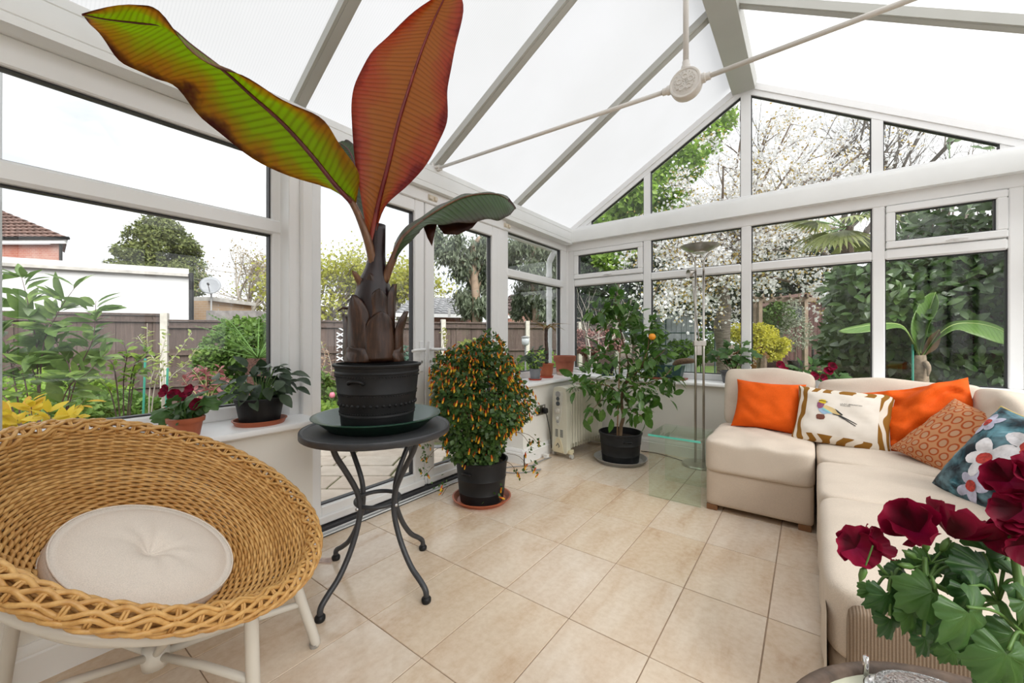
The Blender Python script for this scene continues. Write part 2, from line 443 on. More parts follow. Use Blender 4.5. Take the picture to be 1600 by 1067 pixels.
# --- right wall (mostly outside the picture)
w4 = Win('window_4', pR)
for a, b in ((3.05, 3.88), (2.1, 2.98), (1.15, 2.03), (.2, 1.08), (-.75, .13)):
    w4.pane(a, b, .735, 1.64); w4.pane(a, b, 1.716, 2.035); w4.rail('transom', a, b, 1.64, 1.716, n1=.012, bev=.012); w4.rail('mullion', a - .07, a, .735, 2.035)
w4.rail('bottom_rail', -1.35, 3.99, .678, .735); w4.rail('head_rail', -1.35, 3.99, 2.035, 2.125); w4.rail('jamb', 3.88, 3.99, .735, 2.035)
w4.rail('panel', -1.35, -.82, .735, 2.035)

# ================================================================== french doors
def fdoor(name, s0, s1, hs, lab):
    d = Win(name, pD); z0, z1 = .03, 2.02; fw = .086
    d.rail('stile', s0, s0 + fw, z0, z1); d.rail('stile', s1 - fw, s1, z0, z1)
    d.rail('bottom_rail', s0 + fw, s1 - fw, z0, .13); d.rail('drip_bar', s0 + .01, s1 - .01, z0 + .005, z0 + .05, n0=0, n1=.02)
    d.rail('top_rail', s0 + fw, s1 - fw, 1.935, z1)
    d.pane(s0 + fw, s1 - fw, .13, 1.935)
    # lever handle on a long plate
    c_ = s0 + .036 if hs < 0 else s1 - .036
    h = MB().box(pD(c_ - .015, .83, 0), pD(c_ + .015, 1.045, .012), bev=.005)
    hp = h.build('handle_plate', upvc, d.o)
    e = -hs
    MB().tube([pD(c_, .985, .01), pD(c_, .985, .045), pD(c_ + e * .02, .985, .055), pD(c_ + e * .075, .984, .056), pD(c_ + e * .115, .978, .052)], [.011, .011, .011, .010, .009], 10).build('lever', upvc, hp, smooth=True)
    MB().lathe([(.009, 0), (.009, .004), (.0, .004)], pD(c_, .90, .012), 12, (V3(0, 1, 0), V3(0, 0, 1), V3(1, 0, 0))).build('keyhole', alum, hp)
    return d
fdoor('door_1', 1.045, 1.868, 1, ''); fdoor('door_2', 1.876, 2.70, -1, '')
fr = Win('door_3', pD); fr.o.name = 'trim_door_frame'
WL['trim_door_frame'] = V3(0, 0, 0)
fr.rail('head', .985, 2.80, 2.02, 2.105, n1=.012); fr.rail('threshold', .965, 2.735, 0, .03, n0=-.09, n1=.05, m=gasketm, bev=.003)
for k in range(3): fr.rail('track', .965, 2.735, .0, .014 - k * .003, n0=.05 + k * .012, n1=.058 + k * .012, bev=.002, m=upvc if k != 1 else alum)
fr.rail('floor_strip', .965, 2.735, -.02, .001, n0=.03, n1=.09, bev=0, m=plain('dark_gap', (.05, .045, .04), .7))
# blind brackets left on the door head
for s_, z_ in ((1.93, 2.06), (2.80, 2.06)):
    b = MB().box(pD(s_ - .04, z_ - .018, .012), pD(s_ + .04, z_ + .02, .017)).box(pD(s_ - .036, z_ - .012, .016), pD(s_ - .012, z_ + .012, .03)).box(pD(s_ + .012, z_ - .012, .016), pD(s_ + .036, z_ + .012, .03))
    o = b.build('blind_bracket', brass, origin=pD(s_, z_, .012)); tag(o, 'small cream blind bracket on the frame ' + ('where the two glazed doors meet' if s_ < 2.5 else 'between door and corner window'), 'bracket', 'blind brackets')

# ================================================================== eaves beams, gable, roof
SL = .593; EZ = 2.27; RX = -.455
def roof_z(x): return EZ + SL * (x + 2.2 if x < RX else (2 * RX + 2.2) - x)
def beam_prof(sgn, w0, z0=2.105, z1=2.275):
    # (n, z) with two shallow grooves on the room side
    a = w0 + sgn * .09
    return [(w0 - sgn * .06, z0), (a, z0), (a, z0 + .03), (a - sgn * .004, z0 + .034), (a, z0 + .038), (a, z1 - .05), (a - sgn * .003, z1 - .046), (a, z1 - .042), (a - sgn * .01, z1), (w0 - sgn * .06, z1)]
trim(sweep_y(beam_prof(1, -2.2), -1.35, 3.95), beamw, 'trim_beam')
trim(sweep_y(beam_prof(-1, 1.29), -1.35, 3.95), beamw, 'trim_beam')
trim(sweep_x([(3.925, 2.12), (3.925, 2.235), (3.935, 2.262), (4.06, 2.262), (4.06, 2.12)], -2.2, 1.29), beamw, 'trim_beam')
# small packing above the far beam and the gable frame
gw = Win('window_5', pF)
def gz(x, d=.105): return roof_z(x) - d
gm = [(-1.333, -1.268), (-.482, -.405), (.372, .437)]
for a, b in gm:
    MB().prism([pF(a, 2.262, -.003), pF(b, 2.262, -.003), pF(b, gz(b, .05), -.003)] + ([pF(RX, gz(RX, .05), -.003)] if a < RX < b else []) + [pF(a, gz(a, .05), -.003)], (0, .058, 0)).build('mullion', upvc, gw.o)
MB().box(pF(-2.2, 2.255, -.065), pF(1.29, 2.298, .008), bev=.004).build('bottom_rail', upvc, gw.o)
def rake(x0, x1):
    P = [pF(x0, gz(x0), 0), pF(x1, gz(x1), 0), pF(x1, gz(x1, -.01), 0), pF(x0, gz(x0, -.01), 0)]
    MB().prism(P, (0, .065, 0)).prism([pF(x0, gz(x0, .055), .012), pF(x1, gz(x1, .055), .012), pF(x1, gz(x1, .0), .012), pF(x0, gz(x0, .0), .012)], (0, .03, 0)).build('rake_rail', upvc, gw.o)
rake(-2.2, RX); rake(RX, 1.29)
for sgn, xa, xb in ((1, -2.2, -1.91), (-1, 1.29, 1.0)):
    MB().prism([pF(xa, 2.27, -.01), pF(xb, 2.27, -.01), pF(xb, gz(xb, .02), -.01), pF(xa, gz(xa, 0), -.01)], (0, .04, 0)).build('infill_panel', upvc, gw.o)
edges = [(-1.91, gm[0][0]), (gm[0][1], gm[1][0]), (gm[1][1], gm[2][0]), (gm[2][1], 1.0)]
for a, b in edges:
    P = [(a, 2.298), (b, 2.298), (b, gz(b)), (a, gz(a))]
    if abs(gz(a) - 2.298) < .02: P = P[:3]
    p = MB().prism([pF(x, z, -.032) for x, z in P], (0, .006, 0)).build('pane', glass, gw.o)
    gk = MB()
    for i in range(len(P)):
        q, r_ = P[i], P[(i + 1) % len(P)]
        gk.bar(pF(*q, -.03), pF(*r_, -.03), .03, .012, up=(0, 0, 1) if abs(q[0] - r_[0]) > .01 else (1, 0, 0))
    gk.build('gasket', gasketm, p)

roof = setting('ceiling')
BY = [-1.35, -.95, .02, 1.0, 1.955, 2.965, 3.99]
for i in range(len(BY) - 1):
    for sgn in (0, 1):
        xe = -2.34 if sgn == 0 else 1.43; ze = roof_z(-2.2) - SL * .14
        zr = roof_z(RX) + .004
        y0, y1 = BY[i], BY[i + 1]
        V = [(xe, y0, ze + .03), (RX, y0, zr + .03), (RX, y1 + (.1 if i == 5 else 0), zr + .03), (xe, y1 + (.1 if i == 5 else 0), ze + .03)]
        link('roof_sheet', new_mesh('roof_sheet', V, [(0, 1, 2, 3)], roofm), roof)
        if i > 0:
            mb = MB(); a = V3(-2.22 if sgn == 0 else 1.31, y0, roof_z(-2.22) + .005); b = V3(RX, y0, zr + .005)
            mb.bar(a, b, .062, .05); mb.bar(a + V3(0, 0, -.022), b + V3(0, 0, -.022), .034, .02)
            mb.build('glazing_bar', greybar, roof)
rb = MB().prism([(RX - .085, -1.35, 3.19), (RX + .085, -1.35, 3.19), (RX + .10, -1.35, 3.26), (RX + .10, -1.35, 3.34), (RX - .10, -1.35, 3.34), (RX - .10, -1.35, 3.26)], (0, 5.3, 0))
rb.build('ridge_beam', greybar, roof)

# ================================================================== tie rod with its boss
TYR = 1.945
tie = thing('roof_tie_rod', 'white steel tie rod with round embossed boss hung under the roof ridge', 'tie rod', (RX, TYR, 2.235))
rodm = plain('warm_white_paint', (.72, .69, .65), .4, var=.03)
MC = V3(RX, TYR, 2.235)
MB().tube([V3(-2.12, TYR, 2.27), MC + V3(-.10, 0, 0)], .0105, 10).build('rod', rodm, tie, smooth=True)
MB().tube([V3(1.20, TYR, 2.27), MC + V3(.10, 0, 0)], .0105, 10).build('rod', rodm, tie, smooth=True)
MB().tube([V3(RX, TYR, 3.2), MC + V3(0, 0, .09)], .0125, 10).build('rod', rodm, tie, smooth=True)
fa = (V3(1, 0, 0), V3(0, 0, 1), V3(0, -1, 0))
prof = [(0, -.03), (.06, -.03), (.068, -.026), (.070, -.012), (.066, -.008), (.070, -.004), (.070, .016), (.066, .022), (.060, .022), (.056, .018), (.050, .020), (.0, .020)]
boss = MB().lathe(prof, MC, 40, fa).build('boss', rodm, tie, mod='autosmooth')
for d, L_ in ((V3(-1, 0, 0), .068), (V3(1, 0, 0), .068), (V3(0, 0, 1), .068)):
    MB().tube([MC + d * L_, MC + d * (L_ + .014), MC + d * (L_ + .016), MC + d * (L_ + .036)], [.021, .021, .016, .016], 14).build('socket', rodm, boss, smooth=False)
orn = MB()
for k in range(5):
    a = 2 * PI * k / 5 + .3; c_ = MC + V3(math.cos(a) * .026, -.021, math.sin(a) * .026)
    orn.tube([c_ + V3(math.cos(a + q) * .011, 0, math.sin(a + q) * .011) for q in np.linspace(0, 2 * PI, 12, endpoint=False)], .0028, 6, closed=True)
    orn.tube([MC + V3(math.cos(a + .6) * r_, -.021, math.sin(a + .6 + r_ * 12) * r_) for r_ in (.004, .014, .025, .038)], .0026, 6)
for k in range(18):
    a = 2 * PI * k / 18; orn.lathe([(0, 0), (.003, .001), (.0042, .004), (0, .006)][::-1], MC + V3(math.cos(a) * .043, -.026, math.sin(a) * .043), 6)
orn.build('ornament', rodm, boss, smooth=True)
for sx, xw in ((1, -2.14), (-1, 1.22)):
    br = MB().box((xw - .01, TYR - .028, 2.235), (xw + .012, TYR + .028, 2.31), bev=.004).box((xw, TYR - .012, 2.25), (xw + sx * .05, TYR + .012, 2.29), bev=.003)
    br.tube([(xw + sx * .035, TYR - .03, 2.27), (xw + sx * .035, TYR + .03, 2.27)], .009, 8)
    br.build('bracket', rodm, tie)
# ================================================================== shape helpers for furniture and plants
def softbox(mb, c, h, p=7, n=12, rot=None, f=None, mi=0):
    """rounded block: cube grid pushed onto a p-norm ball; f(q) -> extra offset in local space"""
    hx, hy, hz = h; c = Vector(c)
    idx = {}; V = []; F = []
    def vid(q):
        k = tuple(int(round(x * n)) for x in q)
        if k not in idx:
            nn = (abs(q[0]) ** p + abs(q[1]) ** p + abs(q[2]) ** p) ** (1 / p)
            w_ = Vector((q[0] / nn * hx, q[1] / nn * hy, q[2] / nn * hz))
            if f: w_ += Vector(f(Vector(q) / nn))
            idx[k] = len(V); V.append(c + (rot @ w_ if rot else w_))
        return idx[k]
    g = [math.sin(x * PI / 2 * .92) / math.sin(PI / 2 * .92) for x in np.linspace(-1, 1, n + 1)]
    ii = np.linspace(-1, 1, n + 1)
    gm_ = {int(round(a * n)): b for a, b in zip(ii, g)}
    def Q(a, b, s_, ax):
        q = [0, 0, 0]; q[ax] = s_; q[(ax + 1) % 3] = a; q[(ax + 2) % 3] = b; return q
    def vid2(q):
        k = tuple(int(round(x * n)) for x in q)
        if k not in idx:
            r = [gm_[min(gm_, key=lambda t: abs(t - x))] for x in k]
            nn = (abs(r[0]) ** p + abs(r[1]) ** p + abs(r[2]) ** p) ** (1 / p)
            w_ = Vector((r[0] / nn * hx, r[1] / nn * hy, r[2] / nn * hz))
            if f: w_ += Vector(f(Vector(r) / nn))
            idx[k] = len(V); V.append(c + (rot @ w_ if rot else w_))
        return idx[k]
    for ax in range(3):
        for s_ in (-1, 1):
            for i in range(n):
                for j in range(n):
                    q = [vid2(Q(ii[i], ii[j], s_, ax)), vid2(Q(ii[i + 1], ii[j], s_, ax)), vid2(Q(ii[i + 1], ii[j + 1], s_, ax)), vid2(Q(ii[i], ii[j + 1], s_, ax))]
                    F.append(q if s_ > 0 else q[::-1])
    return mb.add(V, F, mi)
def hnoise(x, y, z=0):
    return math.sin(x * 3.1 + 1.7 * math.sin(y * 2.3 + z)) * .5 + math.sin(y * 4.7 + 2.1 * math.sin(x * 1.9 - z * 2)) * .5

def proto_leaf(shape='oval', rows=5, fold=.18, droop=.25, wid=.42):
    """leaf along +Y from the origin, length 1, upper side +Z; (V, F)"""
    ts = np.linspace(0, 1, rows); V = []; F = []
    for t in ts:
        if shape == 'oval': w_ = wid * math.sin(PI * min(1, t * .96 + .02)) ** .8 * (1 - .25 * t)
        elif shape == 'lance': w_ = wid * .6 * math.sin(PI * (t * .97 + .015)) ** .75 * (1 - .35 * t)
        else: w_ = wid * math.sin(PI * min(1, t * .9 + .08)) ** .6
        z = -droop * t * t
        V += [(-w_, t, z + fold * w_), (0, t, z), (w_, t, z + fold * w_)]
    for i in range(rows - 1):
        for j in (0, 1): F.append((i * 3 + j, i * 3 + j + 1, i * 3 + j + 4, i * 3 + j + 3))
    return np.array(V), np.array(F)
def proto_simple(wid=.45, fold=.2, droop=.2):
    V = np.array([(0, 0, 0), (-wid, .45, fold * wid), (0, .5, -droop * .25), (wid, .45, fold * wid), (0, 1, -droop)])
    return V, np.array([(0, 2, 1, 1), (0, 3, 2, 2), (1, 2, 4, 4), (2, 3, 4, 4)])[:, :3]
def frames(D, N):
    """rows: side, dir, up for arrays of directions and rough normals"""
    D = D / np.maximum(np.linalg.norm(D, axis=1, keepdims=True), 1e-9)
    S = np.cross(D, N); S /= np.maximum(np.linalg.norm(S, axis=1, keepdims=True), 1e-9)
    U = np.cross(S, D); return S, D, U
def leaves_mesh(name, mat, proto, P, D, N, S, parent=None, origin=None):
    """one mesh of many leaves"""
    PV, PF = proto; n = len(P); k = len(PV)
    s_, d_, u_ = frames(np.asarray(D, float), np.asarray(N, float)); S = np.asarray(S, float).reshape(-1, 1, 1)
    V = np.asarray(P, float)[:, None, :] + S * (PV[None, :, 0, None] * s_[:, None, :] + PV[None, :, 1, None] * d_[:, None, :] + PV[None, :, 2, None] * u_[:, None, :])
    F = (PF[None] + (np.arange(n) * k)[:, None, None]).reshape(-1, PF.shape[1])
    o = link(name, new_mesh(name, V.reshape(-1, 3), F, mat, smooth=True), parent, origin); o['kind'] = 'stuff'
    return o
def leaf_objects(name, me, P, D, N, S, parent):
    s_, d_, u_ = frames(np.asarray(D, float), np.asarray(N, float))
    for i in range(len(P)):
        m = Matrix.Identity(4)
        for r_ in range(3):
            m[r_][0] = s_[i][r_] * S[i]; m[r_][1] = d_[i][r_] * S[i]; m[r_][2] = u_[i][r_] * S[i]; m[r_][3] = P[i][r_]
        place(name, me, m, parent)
def rand_dirs(n, up=0.0):
    d = rng.normal(size=(n, 3)); d[:, 2] += up; return d / np.linalg.norm(d, axis=1, keepdims=True)
def pot(mb, c, r0, r1, h, rim=.012, rimh=.02, n=36, th=.006, soil=.85):
    """round pot, r0 bottom, r1 top, open with inner wall"""
    prof = [(0, 0), (r0, 0), (lerp(r0, r1, (h - rimh) / h), h - rimh), (r1 + rim * .6, h - rimh), (r1 + rim, h - rimh * .3), (r1 + rim, h - .001), (r1 + rim * .5, h), (r1 - th, h), (lerp(r0, r1, soil) - th, h * soil), (0, h * soil)]
    return mb.lathe(prof, c, n)
def dish(mb, c, r0, r1, h, th=.004, lip=.006, n=40):
    return mb.lathe([(0, 0), (r0, 0), (r1, h - .004), (r1 + lip, h - .003), (r1 + lip, h), (r1 - th, h), (r0 - th, th), (0, th)], c, n)

# ================================================================== materials of the furnishing
wick = NT('honey_wicker'); _i = wick.island(); _p = wick.pos()
wickm = wick.bsdf(wick.mix(.45, wick.ramp(_i, [(0, (.46, .22, .055)), (.5, (.60, .33, .095)), (1, (.72, .44, .16))]), wick.ramp(wick.noise(_p, 55, 3), [(.3, (.36, .155, .032)), (.7, (.78, .50, .20))])), .38, 0, wick.bump(wick.noise(_p, 400, 2), .15, .001), spec=.5)
def fabric(name, col, rib=0, axis=0, var=.05, sc_=420, rough=.85):
    t = NT(name); p = t.pos(); f = t.noise(p, 6, 4); wv = t.noise(p, sc_, 2)
    c = t.ramp(f, [(.3, tuple(x * (1 - var) for x in col)), (.7, tuple(min(1, x * (1 + var)) for x in col))])
    c = t.mix(.22, c, t.ramp(wv, [(.35, tuple(x * .6 for x in col)), (.65, tuple(min(1, x * 1.25) for x in col))]))
    h = wv
    if rib:
        sp = t.n('SeparateXYZ'); t.set(sp.inputs[0], p)
        s_ = t.math('SINE', t.math('MULTIPLY', sp.outputs[axis], 2 * PI / rib)); s_ = t.math('MULTIPLY_ADD', s_, .5, .5)
        c = t.mix(s_, t.mix(1, c, (.62, .56, .5), 'MULTIPLY'), c); h = s_
    m = t.bsdf(c, rough, 0, t.bump(h, .35, .002), spec=.15)
    return m
linen = fabric('oatmeal_linen', (.56, .465, .375)); linen2 = fabric('pale_linen', (.60, .515, .43)); cord = fabric('taupe_corduroy', (.30, .23, .17), rib=.0062, axis=0)
cushw = fabric('cream_cushion_cloth', (.74, .66, .58), var=.03); orangem = fabric('burnt_orange_velvet', (.72, .10, .006), var=.16, sc_=260, rough=.7)
whitepaint = plain('cream_powder_coat', (.62, .59, .53), .35, var=.03)
darkmet = plain('anthracite_powder_coat', (.035, .037, .042), .45, var=.15, nscale=30, bscale=600, bstr=.15, bdist=.0006)
steel = plain('brushed_steel', (.50, .47, .43), .28, 1.0, var=.08, nscale=20)
blackpl = plain('black_plastic', (.010, .010, .011), .5, var=.2, nscale=20, spec=.3)
greenpl = plain('dark_green_plastic', (.012, .055, .035), .3, var=.1)
terra = plain('terracotta_plastic', (.40, .105, .045), .45, var=.1, nscale=14); terra2 = plain('dusty_terracotta', (.34, .10, .055), .6, var=.12, nscale=10)
redpl = plain('red_plastic', (.46, .07, .03), .4, var=.05); soilm = plain('potting_soil', (.035, .022, .014), .95, var=.5, nscale=90, bscale=160, bstr=.8, bdist=.01)
wood = plain('brown_wood', (.20, .09, .035), .45, var=.25, nscale=14)
hcream = plain('heater_enamel', (.60, .585, .48), .38, var=.02); hbeige = plain('heater_beige_plastic', (.62, .55, .38), .45, var=.02); hgrey = plain('heater_grey', (.33, .33, .33), .4); hdark = plain('heater_dark', (.05, .06, .07), .4)

# ================================================================== wicker bowl chair
KC = .94; CR = CAMP + (V3(-1.538, .351, .57) - CAMP) * KC; tl, az = R(31.2), R(48)
cn = V3(math.sin(tl) * math.cos(az), math.sin(tl) * math.sin(az), math.cos(tl)); c1 = V3(-math.sin(az), math.cos(az), 0); c2 = cn.cross(c1)
def cp(r, th, h): return CR + (c1 * (r * math.cos(th)) + c2 * (r * math.sin(th)) + cn * h) * KC
chair = thing('wicker_chair', 'round honey wicker bowl chair on cream metal legs beside the window', 'chair', (CR.x, CR.y, 0))
bp = [(.432, -.012), (.412, -.045), (.380, -.085), (.340, -.125), (.295, -.158), (.245, -.186), (.19, -.205), (.12, -.216), (.05, -.22)]
def bowl(s):  # s = arc fraction
    q = catmull([V3(a, b, 0) for a, b in bp], 80); i = s * 80; k = min(int(i), 79); p = q[k].lerp(q[k + 1], i - k); t = (q[k + 1] - q[k]).normalized()
    return p.x, p.y, (-t.y, t.x)
NST = 60
wv = MB(); rows = 50
for k, backing in [(k, 0) for k in range(rows)] + [(k + .5, 1) for k in range(rows - 1)]:  # second, outer layer of rows is added to stop light through the weave
    s = k / (rows - 1) * .93; r, h, (nr, nh) = bowl(s)
    nper = NST // 2 if r > .13 else NST // 4
    n = nper * 6; P = []
    for i in range(n):
        th = 2 * PI * i / n; o = .0050 * math.sin(nper * th + k * PI) + random.uniform(-.0005, .0005) - .012 * backing
        P.append(cp(r + nr * o, th, h + nh * o))
    wv.tube(P, .0035 if not backing else .0050, 5 if not backing else 4, closed=True)
wv = wv.build('woven_bowl', wickm, chair, smooth=True); wv['kind'] = 'stuff'
st = MB()
for k in range(NST):
    for dth in (-.006, .006):
        th = 2 * PI * (k + .5) / NST + dth
        st.tube([cp(bowl(s)[0], th, bowl(s)[1]) for s in np.linspace(0, .9, 12)], .003, 5)
o = st.build('stakes', wickm, chair, smooth=True); o['kind'] = 'stuff'
rm = MB()
NJ = 13
for j in range(NJ):
    P = []; n = NST * 4
    for i in range(n):
        th = 2 * PI * i / n; a = 2 * PI * j / NJ + .30 * math.sin(NST / 2 * th + j * PI) + th * 2
        rr = .0225 + .003 * math.sin(NST / 2 * th + j * PI + .6)
        P.append(cp(.438 + rr * math.cos(a), th, -.006 + rr * 1.15 * math.sin(a)))
    rm.tube(P, .0052, 6, closed=True)
for k in range(NST):
    for dth in (-.007, .007):
        th = 2 * PI * (k + .5) / NST + dth
        rm.tube([cp(.438 + .0225 * math.cos(a), th, -.006 + .0255 * math.sin(a)) for a in np.linspace(-.4, PI + .6, 9)], .003, 5)
o = rm.build('braided_rim', wickm, chair, smooth=True)
ringR = .395; ringh = -.088
rg = MB().tube([cp(ringR, t, ringh) for t in np.linspace(0, 2 * PI, 72, endpoint=False)], .0135, 12, closed=True).build('support_ring', whitepaint, chair, smooth=True)
MB().tube([cp(.275, t, -.205) for t in np.linspace(0, 2 * PI, 60, endpoint=False)], .0105, 10, closed=True).build('inner_ring', whitepaint, chair, smooth=True)
def ring_at(x, y):
    d = V3(x, y, 0) - V3(CR.x, CR.y, 0); th = math.atan2((d.x * c2.x + d.y * c2.y) / (c2.x ** 2 + c2.y ** 2) ** .5 if False else d.dot(c2) / V3(c2.x, c2.y, 0).length_squared, d.dot(c1))
    return cp(ringR, th, ringh)
feet = [(-1.372, .692), (-1.19, .44), (-1.36, -.02), (-1.80, .03), (-1.745, .35)]
hub = V3(-1.50, .30, .16)
for fx, fy in feet:
    t_ = ring_at(fx, fy); f_ = V3(fx, fy, 0)
    mb = MB().tube(catmull([t_, t_.lerp(f_, .35) + V3(0, 0, -.02), f_ + V3(0, 0, .03), f_ + V3(0, 0, .004)], 10), [.0165] * 5 + [.0155] * 4 + [.0145] * 2, 12)
    lg = mb.build('leg', whitepaint, chair, smooth=True)
    MB().lathe([(0, 0), (.015, 0), (.0165, .012), (.0, .012)], (fx, fy, 0), 12).build('foot_cap', plain('grey_foot', (.3, .29, .27), .5), lg)
    q = t_.lerp(f_, .55)
    MB().tube([hub, hub.lerp(q, .5) + V3(0, 0, .006), q], .0105, 10).build('brace', whitepaint, chair, smooth=True)
hb = MB().lathe([(0, -.03), (.03, -.03), (.034, 0), (.03, .03), (0, .03)], hub, 16).build('brace_hub', whitepaint, chair, smooth=True)
MB().tube(catmull([cp(.275, 4.2, -.205), cp(.25, 4.2, -.25), hub], 8), .0105, 10).build('brace', whitepaint, chair, smooth=True)
# seat cushion of the chair
cc = CR - cn * .165 + V3(.03, .012, 0)
cush = thing('seat_cushion', 'round cream seat pad with a tufted centre lying in the wicker chair', 'cushion', tuple(cc))
G = []; ns, nr_ = 64, 26
prof = []
for k in range(nr_ + 1):
    a = PI * k / nr_; r = .207 * (abs(math.sin(a)) ** .22 if 0 < a < PI else 0); z = .03 * math.cos(a) * (1 if True else 0)
    z = math.copysign(abs(math.cos(a)) ** .6, math.cos(a)) * .028
    prof.append((r, z))
def pad(r, z, th):
    rr = r / .207
    if z > 0: z = z * (1 + .25 * (1 - rr ** 2)) - .030 * math.exp(-(rr / .17) ** 2) + .0018 * math.sin(9 * th) * math.exp(-((rr - .35) / .3) ** 2)
    return cc + c1 * (r * math.cos(th)) + c2 * (r * math.sin(th)) + cn * z
mb = MB(); full = []
rs = np.linspace(0, .2, 18)
top = [[pad(r, .030 * (1 - (r / .212) ** 8), t) for t in np.linspace(0, 2 * PI, ns, endpoint=False)] for r in rs]
side = [[cc + c1 * (r * math.cos(t)) + c2 * (r * math.sin(t)) + cn * z for t in np.linspace(0, 2 * PI, ns, endpoint=False)] for r, z in ((.206, .018), (.210, .008), (.211, -.006), (.209, -.018), (.202, -.027), (.17, -.032), (0.001, -.034))]
mb.grid(top + side, closed=True).build('pad', cushw, cush, smooth=True)
for z in (.0185, -.020): MB().tube([cc + c1 * (.2085 * math.cos(t)) + c2 * (.2085 * math.sin(t)) + cn * z for t in np.linspace(0, 2 * PI, 80, endpoint=False)], .0026, 6, closed=True).build('piping', cushw, cush, smooth=True)
MB().lathe([(0, .004), (.007, .002), (.009, 0)][::-1], cc + cn * .0045, 12, (c1, c2, cn)).build('tuft_button', cushw, cush, smooth=True)

# ================================================================== bistro table
TC = V3(-1.524, 1.05, 0); TZ = .683
tab = thing('bistro_table', 'round anthracite metal bistro table with curved legs near the glazed doors', 'table', tuple(TC))
def mesh_top():
    t = NT('punched_metal'); p = t.pos(); sp = t.n('SeparateXYZ'); t.set(sp.inputs[0], p)
    def cell(o): return t.math('SINE', t.math('MULTIPLY', o, 2 * PI / .0095))
    h = t.math('MULTIPLY', cell(t.math('ADD', sp.outputs[0], sp.outputs[1])), cell(t.math('SUBTRACT', sp.outputs[0], sp.outputs[1])))
    c = t.ramp(h, [(.0, (.075, .078, .083)), (.35, (.07, .073, .078)), (.6, (.012, .012, .013))])
    return t.bsdf(c, .5, 0, t.bump(h, -.6, .002))
tr = .312
MB().lathe([(0, 0), (tr - .012, 0), (tr - .012, -.003), (0, -.003)], TC + V3(0, 0, TZ - .006), 64).build('top_plate', mesh_top(), tab)
MB().lathe([(tr - .016, -.006), (tr - .010, 0), (tr - .002, 0), (tr, -.004), (tr, -.026), (tr - .004, -.029), (tr - .02, -.029), (tr - .016, -.010), (tr - .016, -.006)], TC + V3(0, 0, TZ), 72).build('rim', darkmet, tab, smooth=True)
for fx, fy in ((-1.479, .767), (-1.239, 1.078), (-1.560, 1.335), (-1.826, 1.025)):
    d = (V3(fx, fy, 0) - TC); Rf = d.length; d.normalize()
    pr_ = [(.235, TZ - .03), (.215, .60), (.165, .52), (.115, .43), (.10, .36), (.108, .29), (.145, .20), (.20, .12), (.255, .075), (Rf - .003, .045), (Rf, .008)]
    P = catmull([TC + d * r + V3(0, 0, z) for r, z in pr_], 40)
    lg = MB().tube(P, .0115, 12).build('leg', darkmet, tab, smooth=True)
    MB().lathe([(0, 0), (.017, 0), (.0195, .006), (.0195, .016), (.013, .024), (.0, .024)], (fx, fy, 0), 14).build('rubber_foot', blackpl, lg, smooth=True)
    MB().lathe([(.0, .006), (.006, .005), (.0075, 0)][::-1], TC + d * .114 + V3(0, 0, .355), 10, (V3(-d.y, d.x, 0), V3(0, 0, 1), d)).build('screw', alum, lg, smooth=True)
MB().tube([TC + V3(.092 * math.cos(t), .092 * math.sin(t), .357) for t in np.linspace(0, 2 * PI, 48, endpoint=False)], .0095, 10, closed=True).build('brace_ring', darkmet, tab, smooth=True)
# folded card under one foot
o = MB().obox((-1.855, .985, .003), (.03, .022, 0), (-.011, .015, 0), (0, 0, .0028)).build('folded_card', plain('pale_card', (.5, .38, .33), .8, var=.2, nscale=60), origin=(-1.855, .985, 0)); tag(o, 'small folded card wedged under a bistro table foot', 'card')
# green saucer
o = dish(MB(), TC + V3(-.005, .005, TZ - .004), .20, .262, .055, lip=.010).build('plant_saucer', greenpl, origin=tuple(TC + V3(0, 0, TZ)), mod='autosmooth'); tag(o, 'wide dark green plastic saucer on the bistro table', 'saucer')

# ================================================================== double socket and plug
sk = thing('wall_socket', 'brushed steel double wall socket above the skirting behind the heater', 'socket', (-1.93, 2.98, .43))
MB().box((-1.93, 2.93, .375), (-1.921, 3.075, .465), bev=.003).build('face_plate', steel, sk)
for y in (2.965, 3.04): 
    MB().box((-1.922, y - .012, .44), (-1.917, y + .012, .452), bev=.002).build('switch', plain('white_switch', (.75, .75, .73), .4), sk)
MB().box((-1.922, 2.955, .39), (-1.918, 2.985, .425)).build('outlet', blackpl, sk)
pg = thing('mains_plug', 'black mains plug pushed into the steel wall socket', 'plug', (-1.917, 3.045, .41))
MB().box((-1.919, 3.02, .385), (-1.885, 3.07, .432), bev=.008).build('body', blackpl, pg)
MB().tube(catmull([V3(-1.895, 3.045, .388), V3(-1.885, 3.05, .34), V3(-1.88, 3.09, .2), V3(-1.885, 3.12, .06)], 14), .0035, 6).build('cord', blackpl, pg, smooth=True)

